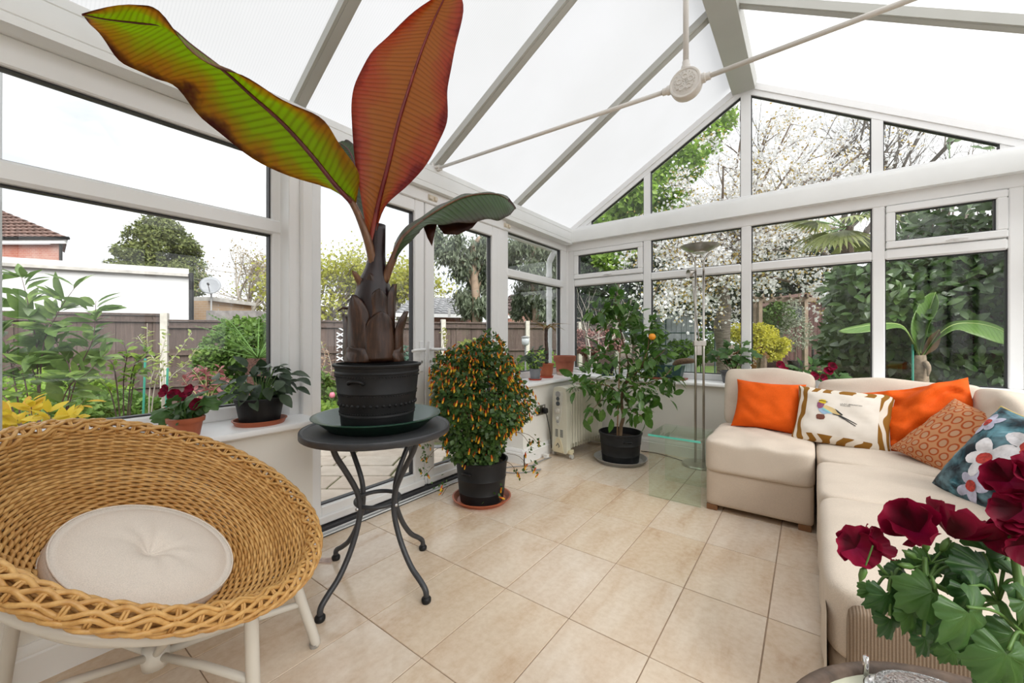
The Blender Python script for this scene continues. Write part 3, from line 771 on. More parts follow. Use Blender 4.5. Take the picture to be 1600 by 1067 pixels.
# ================================================================== oil-filled radiator
HB = V3(-1.775, 3.075, 0); hd = V3(.12, .99, 0).normalized(); hs = V3(hd.y, -hd.x, 0)
def hp(l, s, z): return HB + hd * l + hs * s + V3(0, 0, z)
ht = thing('oil_radiator', 'cream oil-filled radiator on castors in the corner', 'heater', tuple(HB))
nf = 13
for k in range(nf):
    l = .085 + k * .042; mb = MB()
    pr = [(-.075, .10), (-.070, .085), (.070, .085), (.075, .10), (.075, .585), (.062, .612), (-.062, .612), (-.075, .585)]
    mb.prism([hp(l - .006, s, z) for s, z in pr], hd * .012)
    mb.tube([hp(l - .021, 0, .575), hp(l + .021, 0, .575)], .022, 10).tube([hp(l - .021, 0, .13), hp(l + .021, 0, .13)], .022, 10)
    mb.prism([hp(l - .02, s, z) for s, z in ((-.058, .606), (.058, .606), (.055, .625), (-.055, .625))], hd * .034)
    for s in (-1, 1): mb.prism([hp(l - .017, s * .064, .12), hp(l + .017, s * .064, .12), hp(l + .004, s * .0765, .12), hp(l - .004, s * .0765, .12)], (0, 0, .46))
    mb.build('fin', hcream, ht, mod='autosmooth')
pr = [(-.068, .045), (.068, .045), (.080, .07), (.082, .30), (.078, .55), (.066, .62), (.03, .632), (-.03, .632), (-.066, .62), (-.078, .55), (-.082, .30), (-.080, .07)]
cpn = MB().prism([hp(0, s, z) for s, z in pr], hd * .062).build('control_panel', hcream, ht, mod='bevel')
# raised control strip
ps = [(-.050, .59), (.045, .59), (.052, .55), (.030, .36), (.012, .285), (-.012, .285), (-.045, .36), (-.06, .55)]
stp = MB().prism([hp(-.006, s - .01, z) for s, z in ps], hd * .008).build('control_strip', plain('heater_strip', (.56, .555, .49), .4), cpn, mod='bevel')
hax = (hs, V3(0, 0, 1), -hd)
def knob(s, z, r, d, m, nm='knob'): MB().lathe([(r, -.002), (r, d * .8), (r * .85, d), (0, d)], hp(-.006, s, z), 24, hax).build(nm, m, cpn, mod='autosmooth')
knob(-.012, .565, .026, .003, hgrey, 'display'); knob(-.012, .525, .017, .006, hdark, 'switch'); knob(-.012, .482, .020, .006, hdark, 'switch'); knob(-.014, .418, .024, .022, plain('heater_knob', (.55, .52, .47), .35)); knob(-.014, .355, .012, .010, plain('white_switch', (.75, .75, .73), .4), 'switch'); knob(-.014, .322, .012, .008, hgrey, 'switch')
MB().lathe([(.0, 0), (.0085, 0), (.0085, .006), (0, .006)], hp(-.026, -.014, .418), 10, hax).build('pointer', plain('heater_strip', (.56, .555, .49), .4), cpn)
for s0 in (-.045, .008):
    for k in range(6): MB().box((0, 0, 0), (0, 0, 0)) if False else MB().obox(hp(-.0006, s0 + .015, .248 - k * .0115), hs * .015, hd * .0012, V3(0, 0, .0032)).build('vent_slot', hdark, cpn)
MB().prism([hp(-.006, s, z) for s, z in ((-.062, .05), (.050, .05), (.035, .12), (.012, .172), (-.012, .185), (-.038, .165), (-.058, .11))], hd * .008).build('foot_cover', hbeige, cpn, mod='bevel')
MB().tube([hp(-.008, -.03, .105), hp(-.009, -.012, .132), hp(-.009, .006, .105), hp(-.009, -.004, .095)], .003, 6).build('emblem', hdark, cpn)
for l, r in ((.03, .021), (.60, .021)):
    ax = MB().obox(hp(l + (.02 if l < .1 else 0), 0, .062), hs * .10, hd * .03, V3(0, 0, .016)).build('foot_bracket', hbeige if l < .1 else hcream, ht, mod='bevel')
    for s in (-.095, .095):
        MB().tube([hp(l + .02, s - .011, r), hp(l + .02, s + .011, r)], r, 16).build('castor', plain('castor_grey', (.45, .44, .42), .4), ax)
        MB().tube([hp(l + .02, s, .03), hp(l + .02, s, .065)], .012, 10).build('castor_fork', hbeige, ax)
MB().tube([hp(.655, .085, .10), hp(.655, .035, .10)], .062, 28).build('cable_reel', plain('heater_reel', (.60, .59, .54), .4), ht, mod='autosmooth')
cb = thing('heater_cable', 'loose grey mains cable looped on the tiles beside the heater', 'cable', (-1.84, 2.8, .006))
MB().tube(catmull([V3(-1.835, 3.03, .007), V3(-1.85, 2.9, .007), V3(-1.845, 2.76, .007), V3(-1.78, 2.66, .007), V3(-1.73, 2.70, .009), V3(-1.76, 2.60, .012), V3(-1.84, 2.50, .010), V3(-1.96, 2.48, .007), V3(-1.99, 2.56, .007), V3(-1.87, 2.68, .014), V3(-1.80, 2.74, .016)], 70), .0048, 8).build('cord', plain('grey_cable', (.25, .25, .25), .5), cb, smooth=True)
MB().obox(V3(-1.865, 3.0, .02), (.02, 0, 0), (0, .018, 0), (0, 0, .018)).build('plug', plain('white_switch', (.75, .75, .73), .4), cb, mod='bevel')

# ================================================================== floor lamp
LB = V3(-.735, 3.60, 0)
lamp = thing('floor_lamp', 'brushed steel uplighter floor lamp with twin poles and reading arm by the sofa', 'lamp', tuple(LB))
MB().lathe([(0, 0), (.135, 0), (.138, .006), (.132, .018), (.04, .028), (0, .03)], LB, 40).build('base', steel, lamp, mod='autosmooth')
po = RGT * .034
for s in (-1, 1):
    MB().tube([LB + po * s + V3(0, 0, .02), LB + po * s + V3(0, 0, 1.62)], .0095, 10).build('pole', steel, lamp, smooth=True)
    MB().tube(catmull([LB + po * s + V3(0, 0, 1.62), LB + po * s * 1.1 + V3(0, 0, 1.70), LB + po * s * 2.0 + V3(0, 0, 1.76), LB + po * s * 3.0 + V3(0, 0, 1.785)], 12), .0075, 8).build('curved_arm', steel, lamp, smooth=True)
MB().lathe([(0, 1.772), (.05, 1.774), (.05, 1.782), (.10, 1.797), (.150, 1.835), (.153, 1.835), (.11, 1.803), (.0, 1.786)], LB, 40).build('dish_shade', steel, lamp, mod='autosmooth')
MB().obox(LB + V3(0, 0, 1.02), RGT * .052, FWD * .014, V3(0, 0, .022)).build('bracket', steel, lamp, mod='bevel')
MB().obox(LB - po * .2 + V3(0, 0, .965), RGT * .022, FWD * .012, V3(0, 0, .045)).build('dimmer', steel, lamp, mod='bevel')
ra = MB().tube(catmull([LB + V3(.0, -.02, 1.04), LB - po * .5 + V3(0, -.03, 1.22), LB - po * 1.3 + V3(0, -.03, 1.44), LB - po * 1.6 + V3(0, -.03, 1.56)], 20), .006, 8).build('reading_arm', steel, lamp, smooth=True)
hc = LB - po * 2.2 + V3(0, -.03, 1.60)
MB().lathe([(0, -.05), (.014, -.05), (.02, -.03), (.042, .018), (.04, .018), (.018, -.02), (0, -.025)], hc, 20, (FWD, V3(0, 0, 1), RGT * -.8 + V3(0, 0, -.35))).build('reading_head', steel, ra, smooth=True)
lc = MB().tube(catmull([V3(-.87, 3.62, .006), V3(-1.0, 3.68, .006), V3(-1.15, 3.72, .006), V3(-1.26, 3.70, .006)], 24), .0035, 6).build('lamp_cable', blackpl, origin=(-.87, 3.62, 0), smooth=True); tag(lc, 'thin dark lamp cable lying along the far skirting', 'cable')

# ================================================================== bent glass side table
gt = thing('glass_side_table', 'low bent green-tinted glass side table beside the sofa', 'table', (-.71, 2.9, 0))
gx0, gx1, gy0, gy1, gz_ = -.872, -.545, 2.70, 3.10, .418
MB().box((gx0, gy0 + .003, gz_ - .012), (gx1, gy1, gz_)).build('glass_top', tglass, gt)
MB().box((gx0, gy0, gz_ - .0125), (gx1, gy0 + .003, gz_ + .0005)).build('polished_edge', tglass_edge, gt)
for y in (gy0 + .006, gy1 - .018): MB().box((gx0 + .003, y, .0005), (gx1, y + .010, gz_ - .0125)).build('glass_leg', tglass, gt)
# ================================================================== corner sofa
sofa = thing('corner_sofa', 'large oatmeal linen corner sofa under the far windows', 'sofa', (0.2, 2.9, 0))
def seatf(amp=.012, bulge=.012):
    def f(q):
        d = 0
        if q.z > .5: d = bulge * (1 - q.x ** 2) * (1 - q.y ** 2) + amp * .35 * hnoise(q.x * 2.2, q.y * 2.6) + .0035 * math.sin(q.x * 9 + q.y * 5 + 2 * math.sin(q.y * 3)) * (1 - q.x ** 4)
        return (0, 0, d)
    return f
ZS = .432
# left seat unit
def base_(x0, x1, y0, y1, z0, z1, m=linen, nm='seat_base'):
    return softbox(MB(), ((x0 + x1) / 2, (y0 + y1) / 2, (z0 + z1) / 2), ((x1 - x0) / 2, (y1 - y0) / 2, (z1 - z0) / 2), 26, 10).build(nm, m, sofa, smooth=True)
def cushion_(x0, x1, y0, y1, z0, z1, m=linen2, nm='seat_cushion', p=11, **k):
    return softbox(MB(), ((x0 + x1) / 2, (y0 + y1) / 2, (z0 + z1) / 2), ((x1 - x0) / 2, (y1 - y0) / 2, (z1 - z0) / 2), p, 22, f=seatf(**k)).build(nm, m, sofa, smooth=True)
base_(-.522, .022, 2.715, 3.60, .03, .252, linen); cushion_(-.53, .028, 2.695, 3.42, .235, ZS + .008)
base_(.032, .93, 2.70, 3.60, .03, .25); cushion_(.032, .95, 2.675, 3.42, .235, ZS)
base_(.040, .93, 1.33, 2.68, .03, .25)
cushion_(.030, .95, 2.08, 2.685, .235, ZS - .004); cushion_(.030, .95, 1.30, 2.085, .235, ZS + .006, bulge=.02)
# throw edge hanging down the front of the long seat
MB().grid([[V3(.036 + .006 * math.sin(y * 21 + z * 3) * (1 - z / .43), y, z) for y in np.linspace(1.31, 2.66, 50)] for z in np.linspace(.028, .36, 10)]).build('front_cover', linen2, sofa, smooth=True)
# ribbed end panel
mb = softbox(MB(), (.50, 1.312, .212), (.425, .045, .20), 14, 14); mb.build('end_panel', cord, sofa, smooth=True)
# backs
base_(-.50, .95, 3.55, 3.70, .05, .60, nm='back_frame'); base_(.80, .95, 1.35, 3.66, .05, .60, nm='back_frame')
def backc(x0, x1, yc, zt, lean, m=linen2, hy=.105, seed=0, axis='x'):
    hz = (zt - .40) / 2
    rot = Euler((R(lean), 0, 0)).to_matrix()
    c = V3((x0 + x1) / 2, yc, .40 + hz)
    def f(q):
        e = .014 * hnoise(q.x * 2.5 + seed, q.z * 2.2) * (1 - abs(q.y) * .3); top = -.010 * (abs(q.x) ** 3) * (1 if q.z > .3 else 0) + (.008 * math.sin(q.x * 5 + seed) if q.z > .6 else 0)
        return (0, -.02 * (1 - q.x ** 2) * (1 - q.z ** 2) * (q.y < 0) + e * .5, top)
    if axis == 'y': rot = Euler((0, 0, R(-90))).to_matrix() @ rot
    return softbox(MB(), c, ((x1 - x0) / 2, hy, hz), 8, 24, rot, f).build('back_cushion', m, sofa, smooth=True)
backc(-.515, .035, 3.44, .835, -11, seed=1); backc(.045, .80, 3.42, .80, -11, seed=2.3)
for (yc, ln, zt, sd) in ((2.93, .33, .80, 4.0), (2.25, .33, .79, 5.5), (1.66, .25, .78, 7)):
    hz = (zt - .40) / 2
    rot = Euler((0, 0, R(90))).to_matrix() @ Euler((R(11), 0, 0)).to_matrix()
    softbox(MB(), (.755, yc, .40 + hz), (ln, .10, hz), 5, 22, rot, lambda q, s=sd: (0, .008 * hnoise(q.x * 2 + s, q.z * 2), -.03 * abs(q.x) ** 3 * (q.z > .2) + .01 * (1 - q.x ** 2))).build('back_cushion', linen2, sofa, smooth=True)
for x, y in ((-.485, 2.75), (-.02, 2.75), (.07, 1.40), (-.485, 3.5), (.07, 2.62)):
    MB().box((x - .03, y - .03, 0), (x + .03, y + .03, .035), bev=.003).build('foot', wood, sofa)

# ================================================================== scatter cushions
def pillow(name, c, rt, up, S, T, mat, label, wr=.006, pinch=.10, seed=0, hS=None, group='scatter cushions on the sofa', backm=None, fold=0):
    c = Vector(c); rt = Vector(rt).normalized(); up = Vector(up); up = (up - rt * up.dot(rt)).normalized(); nm = rt.cross(up).normalized()
    hS = hS or S; n = 30
    t = thing(name, label, 'cushion', tuple(c), group)
    def surf(u, v, side=1, off=0.0):
        x = u * S * (1 - pinch * (1 - v * v) * abs(u) ** 2); y = v * hS * (1 - pinch * (1 - u * u) * abs(v) ** 2)
        th = T * (max(0, (1 - abs(u) ** 3.2) * (1 - abs(v) ** 3.2))) ** .55
        e = wr * (hnoise(u * 2.6 + seed, v * 2.2 + seed * .7) + .5 * hnoise(u * 5 - seed, v * 4.4)) * min(1, th / T * 2)
        b = fold * math.exp(-((u * .7 - v * .5 + .1) / .22) ** 2) * min(1, th / T * 1.5)
        return c + rt * x + up * y + nm * (side * (th + off) + e + b * side)
    g = [math.sin(a * PI / 2) for a in np.linspace(-1, 1, n + 1)]
    mb = MB().grid([[surf(u, v, 1) for u in g] for v in g])
    mb.build('front', mat, t, smooth=True, uv=True)
    MB().grid([[surf(u, v, -1) for u in g[::-1]] for v in g]).build('back', backm or mat, t, smooth=True, uv=True)
    return t, surf
P1 = at_Y(1199, 634, 3.22)
pillow('orange_cushion', P1, V3(1, -.10, -.02), V3(-.12, .42, .9), .205, .065, orangem, 'square burnt orange cushion at the lamp end of the sofa', seed=1, hS=.175)
P3 = V3(.50, 3.13, .615)
pillow('orange_cushion', P3, V3(.90, -.12, .26), V3(-.25, .45, .86), .235, .07, orangem, 'tilted crumpled burnt orange cushion in the sofa corner', wr=.022, seed=4, hS=.20, fold=.03)
# bird cushion: zebra border drawn by the cloth print, bird stitched on
def zebra():
    t = NT('zebra_border_print'); uv = t.uv(); sp = t.n('SeparateXYZ'); t.set(sp.inputs[0], uv)
    du = t.math('ABSOLUTE', t.math('SUBTRACT', sp.outputs[0], .5)); dv = t.math('ABSOLUTE', t.math('SUBTRACT', sp.outputs[1], .5))
    mx = t.math('MAXIMUM', du, dv); mask = t.math('GREATER_THAN', mx, .272)
    wv_ = t.n('TexWave', Scale=2.6, Distortion=7.0, Detail=1.0); wv_.inputs['Detail Scale'].default_value = 1.1; t.set(wv_.inputs['Vector'], uv)
    st_ = t.ramp(wv_.outputs['Fac'], [(.36, (.70, .63, .54)), (.42, (.25, .115, .02))])
    wc = t.ramp(t.noise(t.pos(), 9, 3), [(.3, (.68, .62, .55)), (.7, (.76, .70, .63))])
    return t.bsdf(t.mix(mask, wc, st_), .85, 0, t.bump(t.noise(t.pos(), 380, 2), .25, .001), spec=.15)
PB = at_Y(1314, 653, 3.10)
bt, bs = pillow('bird_cushion', PB, V3(1, -.16, -.035), V3(-.06, .50, .86), .232, .055, zebra(), 'cream cushion with a printed bird and brown zebra border', wr=.004, seed=2, hS=.185, pinch=.07)
def patch(nm, poly, mat, S=1.0, off=.0015, parent=None):
    """flat print: polygon in cushion (u,v), draped on the cloth"""
    import bmesh
    bm = bmesh.new(); vs = [bm.verts.new((x, y, 0)) for x, y in poly]; bm.faces.new(vs); bmesh.ops.triangulate(bm, faces=bm.faces)
    bmesh.ops.subdivide_edges(bm, edges=bm.edges, cuts=1, use_grid_fill=True)
    V = [S(v.co.x, v.co.y, 1, off) for v in bm.verts]; bm.verts.index_update(); F = [tuple(v.index for v in f.verts) for f in bm.faces]; bm.free()
    return MB().add(V, F).build(nm, mat, parent)
def bu(x, y): return ((x - 400) / 470, -(y - 545) / 345)   # zoomed photo pixels -> cushion
def bird(nm, pts, col, off=.0015):
    patch(nm, [bu(*p) for p in pts], plain('print_' + nm, col, .8, var=.06, nscale=60), bs, off, bt)
bird('perch_print', [(170, 590), (185, 572), (250, 570), (262, 600), (252, 625), (215, 632), (178, 628)], (.16, .05, .03))
bird('belly_print', [(180, 500), (215, 480), (300, 520), (330, 548), (285, 552), (250, 566), (222, 556), (195, 530)], (.30, .45, .62), .0018)
bird('breast_print', [(165, 430), (185, 420), (240, 440), (238, 470), (215, 500), (185, 506), (166, 475)], (.24, .07, .14), .0021)
bird('wing_print', [(235, 462), (262, 455), (320, 475), (375, 505), (422, 548), (380, 552), (320, 536), (262, 505), (230, 488)], (.58, .43, .20), .0024)
bird('wing_bar_print', [(232, 488), (262, 505), (318, 535), (300, 542), (258, 525), (225, 508)], (.22, .50, .52), .0027)
bird('tail_print', [(345, 485), (372, 500), (428, 545), (418, 556), (372, 524)], (.03, .03, .03), .0027)
bird('feather_print', [(330, 545), (400, 552), (565, 628), (560, 634), (395, 566), (330, 553)], (.03, .03, .03), .0021)
bird('lower_feather_print', [(385, 556), (400, 562), (555, 650), (548, 656), (390, 570)], (.03, .03, .03), .0021)
bird('head_print', [(178, 420), (180, 398), (205, 388), (240, 390), (256, 402), (256, 425), (245, 438), (215, 436), (190, 428)], (.72, .52, .02), .0027)
bird('eye_print', [(180, 402), (215, 400), (252, 410), (252, 416), (214, 408), (180, 410)], (.04, .03, .03), .0030)
bird('beak_print', [(254, 404), (276, 414), (254, 424)], (.15, .15, .16), .0030)
def cloth_text(txt, x, y, size, parent, S):
    cu = bpy.data.curves.new('lettering', 'FONT'); cu.body = txt; cu.size = size; ob = bpy.data.objects.new('lettering_tmp', cu); C.objects.link(ob)
    dg = bpy.context.evaluated_depsgraph_get(); me = bpy.data.meshes.new_from_object(ob.evaluated_get(dg)); bpy.data.objects.remove(ob)
    V = [S(x + v.co.x, y + v.co.y, 1, .002) for v in me.vertices]; F = [tuple(p.vertices) for p in me.polygons]
    return MB().add(V, F).build('lettering', plain('print_ink', (.03, .03, .03), .8), parent)
cloth_text('LILAC-BREASTED', *bu(388, 420), .058, bt, bs); cloth_text('ROLLER', *bu(392, 440), .058, bt, bs)
# rust cushion with rings
def rings():
    t = NT('rust_ring_print'); uv = t.uv(); mpn = t.n('Mapping'); t.set(mpn.inputs[0], uv); mpn.inputs['Scale'].default_value = (13, 9, 1)
    fr_ = t.n('VectorMath', operation='FRACTION'); t.set(fr_.inputs[0], mpn.outputs[0]); sb = t.n('VectorMath', operation='SUBTRACT'); t.set(sb.inputs[0], fr_.outputs[0]); sb.inputs[1].default_value = (.5, .5, 0)
    ln = t.n('VectorMath', operation='LENGTH'); t.set(ln.inputs[0], sb.outputs[0])
    c = t.ramp(ln.outputs['Value'], [(.26, (.46, .26, .15)), (.31, (.34, .06, .012)), (.40, (.38, .075, .015)), (.45, (.48, .22, .10))])
    return t.bsdf(c, .8, 0, t.bump(ln.outputs['Value'], .4, .002), spec=.2)
ringm = rings()
PR = at_d(1503, 690, 1.92)
pillow('ring_print_cushion', PR, V3(.50, -.70, -.20), V3(.55, .25, .60), .20, .06, ringm, 'rust cushion printed with rows of rings leaning on the long sofa back', seed=3, hS=.20, wr=.005)
pillow('ring_print_cushion', (.71, 1.93, .52), V3(.4, -.8, 0), V3(.62, .2, .55), .19, .05, ringm, 'rust ring-print cushion almost hidden behind the crimson flowers', seed=9, hS=.19)
# orchid cushion
PO = at_d(1580, 730, 1.50)
def darkteal():
    t = NT('dark_orchid_cloth'); p = t.uv(); a = t.noise(p, 3.2, 5, .6, 1.5); b = t.noise(p, 7, 3)
    c = t.ramp(a, [(.44, (.008, .012, .018)), (.52, (.02, .09, .12)), (.60, (.10, .34, .42)), (.68, (.50, .66, .72))])
    c = t.mix(.5, c, t.ramp(b, [(.4, (.01, .015, .02)), (.65, (.25, .42, .48))])); return t.bsdf(c, .6, 0, None, spec=.25)
blackv = fabric('black_velvet', (.012, .012, .013), var=.2)
ot, os_ = pillow('orchid_cushion', PO, V3(.45, -.88, -.12), V3(.50, .12, .80), .19, .07, darkteal(), 'dark teal cushion printed with white orchids and edged in gold', seed=6, hS=.215, wr=.005, backm=blackv)
petal = plain('print_orchid_white', (.68, .66, .68), .7, var=.25, nscale=26); lip_ = plain('print_orchid_red', (.40, .03, .02), .7, var=.5, nscale=60); pale = plain('print_orchid_lilac', (.45, .44, .55), .7, var=.3, nscale=30)
def orchid(x, y, s, rot=0, m=petal):
    for k in range(5):
        a = rot + 2 * PI * k / 5 + random.uniform(-.15, .15); L = s * random.uniform(.9, 1.35); wd = s * random.uniform(.30, .46)
        pts = []
        for q in np.linspace(0, 2 * PI, 12, endpoint=False):
            l = L * (.55 + .5 * math.cos(q)); w_ = wd * math.sin(q)
            pts.append((x + l * math.cos(a) - w_ * math.sin(a), y + l * math.sin(a) + w_ * math.cos(a)))
        patch('petal_print', pts, m, os_, .0016 + k * .0003, ot)
    patch('lip_print', [(x + s * .42 * math.cos(q), y - s * .1 + s * .36 * math.sin(q)) for q in np.linspace(0, 2 * PI, 12, endpoint=False)], lip_, os_, .0036, ot)
orchid(.38, .40, .40, .4); orchid(-.12, -.05, .34, 1.0); orchid(.0, -.62, .30, .2, pale); orchid(-.66, .60, .24, .7, pale)
E_ = [os_(u, 1, 1) for u in np.linspace(-1, 1, 24)] + [os_(1, v, 1) for v in np.linspace(1, -1, 24)] + [os_(u, -1, 1) for u in np.linspace(1, -1, 24)] + [os_(-1, v, 1) for v in np.linspace(-1, 1, 24)]
MB().tube(E_, .0035, 6, closed=True).build('gold_piping', plain('gold_cord', (.62, .46, .16), .4, .4), ot, smooth=True)

# ================================================================== round side table in front
SC = V3(.222, .600, 0); SR = .255; SZ = .58
stb = thing('side_table', 'round side table with brown rim and cream top in the near corner', 'table', tuple(SC))
MB().lathe([(0, 0), (SR - .018, 0), (SR - .018, -.012), (0, -.012)], SC + V3(0, 0, SZ - .003), 64).build('table_top', plain('cream_lacquer', (.66, .66, .50), .25, var=.06, nscale=6), stb)
rimw = plain('worn_brown_wood', (.13, .085, .06), .5, var=.4, nscale=40, bscale=60, bstr=.4)
MB().lathe([(SR - .020, -.003), (SR - .016, .002), (SR - .004, .003), (SR + .001, -.002), (SR + .001, -.028), (SR - .01, -.034), (SR - .020, -.03), (SR - .020, -.003)], SC + V3(0, 0, SZ), 72).build('rim', rimw, stb, smooth=True)
MB().lathe([(.028, .0), (.03, .3), (.022, .32), (.034, .36), (.05, .545)], SC, 20).build('pedestal', rimw, stb, smooth=True)
MB().lathe([(0, 0), (.16, 0), (.16, .015), (.10, .03), (.03, .05), (0, .05)], SC, 36).build('foot', rimw, stb, smooth=True)
# silver oval trinket mirror
silver = NT('engraved_silver'); _p = silver.pos(); _v = silver.n('TexVoronoi', Scale=190.0); silver.set(_v.inputs['Vector'], _p)
_n = silver.noise(_p, 130, 3, .6, 2.5)
silverm = silver.bsdf(silver.ramp(_n, [(.35, (.30, .29, .29)), (.6, (.80, .79, .78))]), .22, 1, silver.bump(_n, .9, .004))
silverp = plain('plain_silver', (.78, .77, .77), .16, 1, var=.05)
mc = V3(.138, .748, SZ); ml = V3(.90, .12, 0).normalized(); mt = V3(-ml.y, ml.x, 0)
mir = thing('silver_mirror', 'oval engraved silver compact mirror lying on the side table', 'mirror', tuple(mc))
def oval(a, b, z0, z1, nm, m, dx=0, dome=0):
    V = []; n = 48; R_ = [(1, z0), (1.0, z1 - .002), (.97, z1)] + ([(.9, z1 - .001), (.86, z1 + dome * .3), (.5, z1 + dome * .8), (.001, z1 + dome)])
    mb = MB().grid([[mc + ml * (a * s * math.cos(t) + dx) + mt * (b * s * math.sin(t)) + V3(0, 0, z) for t in np.linspace(0, 2 * PI, n, endpoint=False)] for s, z in R_], closed=True)
    return mb.build(nm, m, mir, smooth=True)
oval(.068, .044, .0005, .008, 'mirror_half', silverp, -.010); oval(.070, .045, .009, .018, 'engraved_lid', silverm, .004, .004)
MB().tube([mc + ml * -.069 + mt * .030 + V3(0, 0, .0), mc + ml * -.069 + mt * .030 + V3(0, 0, .028)], .0035, 10).build('hinge_pin', silverp, mir, smooth=True)
# ================================================================== banana plant on the bistro table
bz = TZ + .002
ban = thing('banana_plant', 'tall red-leaved banana plant in a black tub on the bistro table', 'plant', (TC.x, TC.y, bz))
BC = V3(TC.x, TC.y, bz)
h = .273
prof = [(0, 0), (.146, 0), (.150, .004), (.155, .055), (.158, .057), (.158, .063), (.1555, .066), (.1655, .150), (.1685, .152), (.1685, .157), (.1665, .160), (.1745, .232), (.1775, .234), (.1775, .240), (.175, .243), (.1765, h - .014), (.184, h - .012), (.186, h - .004), (.183, h), (.172, h), (.166, h - .045), (0, h - .045)]
tubm = MB().lathe(prof, BC, 64).build('pot', blackpl, ban, mod='autosmooth')
for rr, zz, n_, s_ in ((.1625, .105, 40, .0075), (.1585, .072, 90, .003), (.1655, .145, 90, .003), (.1755, .222, 90, .003)):
    mb = MB()
    for k in range(n_):
        a = 2 * PI * k / n_; mb.lathe([(s_, -.001), (s_ * .8, s_ * .4), (0, s_ * .55)], BC + V3(rr * math.cos(a), rr * math.sin(a), zz), 6, (V3(-math.sin(a), math.cos(a), 0), V3(0, 0, 1), V3(math.cos(a), math.sin(a), 0)))
    o = mb.build('embossed_dots', blackpl, tubm, smooth=True); o['kind'] = 'stuff'
fa_ = math.atan2(-BC.y, -BC.x)
for a0 in (fa_ - .52, fa_ + PI - .5):
    P = []
    for t in np.linspace(-1, 1, 15):
        a = a0 + t * .20; r = .172 + .013 * (1 - t ** 4); P.append(BC + V3(r * math.cos(a), r * math.sin(a), .196 + .012 * (1 - t ** 4)))
    MB().tube(P, .0065, 8).build('grip', blackpl, tubm, smooth=True)
MB().lathe([(0, .006), (.08, .004), (.166, 0)], BC + V3(0, 0, h - .04), 40).build('soil', soilm, ban)
def bark(name, cols, sc_=7):
    t = NT(name); p = t.obj(); mpn = t.n('Mapping'); t.set(mpn.inputs[0], p); mpn.inputs['Scale'].default_value = (1, 1, .14)
    f = t.noise(mpn.outputs[0], 60, 5, .7, .4); f2 = t.noise(p, sc_, 3)
    c = t.mix(.45, t.ramp(f, [(.36, cols[0]), (.5, cols[1]), (.66, cols[2])]), t.ramp(f2, [(.3, cols[0]), (.7, cols[2])]))
    return t.bsdf(c, .3, 0, t.bump(f, .3, .004), spec=.5)
sheathm = bark('dry_brown_sheath', [(.005, .002, .0015), (.018, .007, .004), (.11, .046, .022)])
purple = bark('purple_black_stem', [(.004, .002, .003), (.011, .004, .005), (.035, .009, .010)])
petm = bark('red_brown_petiole', [(.06, .022, .012), (.14, .055, .028), (.26, .13, .055)])
redrib = bark('dark_red_midrib', [(.055, .006, .008), (.11, .012, .014), (.20, .03, .03)])
trunk_pts = [(585, 566), (584, 520), (583, 480), (584, 445), (588, 415), (590, 385), (592, 351)]
MB().tube(catmull([at_d(u, v, 1.754) for u, v in trunk_pts], 24), [interp([0, .35, .5, .62, .75, .9, 1], [.088, .086, .066, .046, .036, .032, .029], k / 24) for k in range(25)], 20).build('trunk', purple, ban, smooth=True)
def sheath(uc, wd, v0, v1, rad, az, lean=0.0, m=sheathm, flare=.012):
    """broad rounded scale hugging the stem; az: angle around the stem (0 faces the camera)"""
    G = []; n = 16
    c0 = at_d(uc, v0, 1.754); c1_ = at_d(uc + lean, v1, 1.754); base_a = math.atan2(-c0.y, -c0.x) + az
    for i in range(n + 1):
        t = i / n; c = c0.lerp(c1_, t); w_ = wd * (.85 + .15 * math.sin(t * PI)) * (1 if t < .5 else max(.02, 1 - ((t - .5) / .5) ** 2.2) ** .62)
        r = rad * (1 - .13 * t * t) + flare * max(0, t - .6) * 2.2
        G.append([c + V3(math.cos(base_a + q * w_), math.sin(base_a + q * w_), 0) * (r - .016 * abs(q) ** 2.5 + .002 * math.sin(q * 9 + i * .4)) for q in np.linspace(-1, 1, 13)])
    o = MB().grid(G).build('leaf_sheath', m, ban, smooth=True)
    m_ = o.modifiers.new('s', 'SOLIDIFY'); m_.thickness = .005
for q in ((584, .9, 562, 470, .100, PI, 0), (584, .8, 540, 440, .088, PI - .9, 0), (584, .8, 540, 440, .088, PI + .9, 0), (580, .70, 562, 492, .114, -1.5, -3), (586, .6, 522, 444, .086, 1.15, 4), (586, .80, 522, 454, .088, .15, 2), (583, .8, 490, 430, .062, -.3, 2), (580, .70, 558, 464, .112, -.62, -4), (588, .50, 562, 486, .113, 1.3, 5), (585, .72, 562, 488, .120, .25, 1), (582, .85, 564, 540, .124, -.80, 0), (588, .55, 564, 542, .123, 1.15, 0)): sheath(*q, flare=.03 if q[5] == 1.3 else .012)
sheath(582, .42, 472, 427, .064, -1.0, -5, petm, .03)
MB().tube(catmull([at_d(545, 482, 1.70), at_d(536, 481, 1.69), at_d(528, 486, 1.69)], 10), [.006] * 6 + [.004] * 5, 6).build('dry_stub', sheathm, ban, smooth=True)

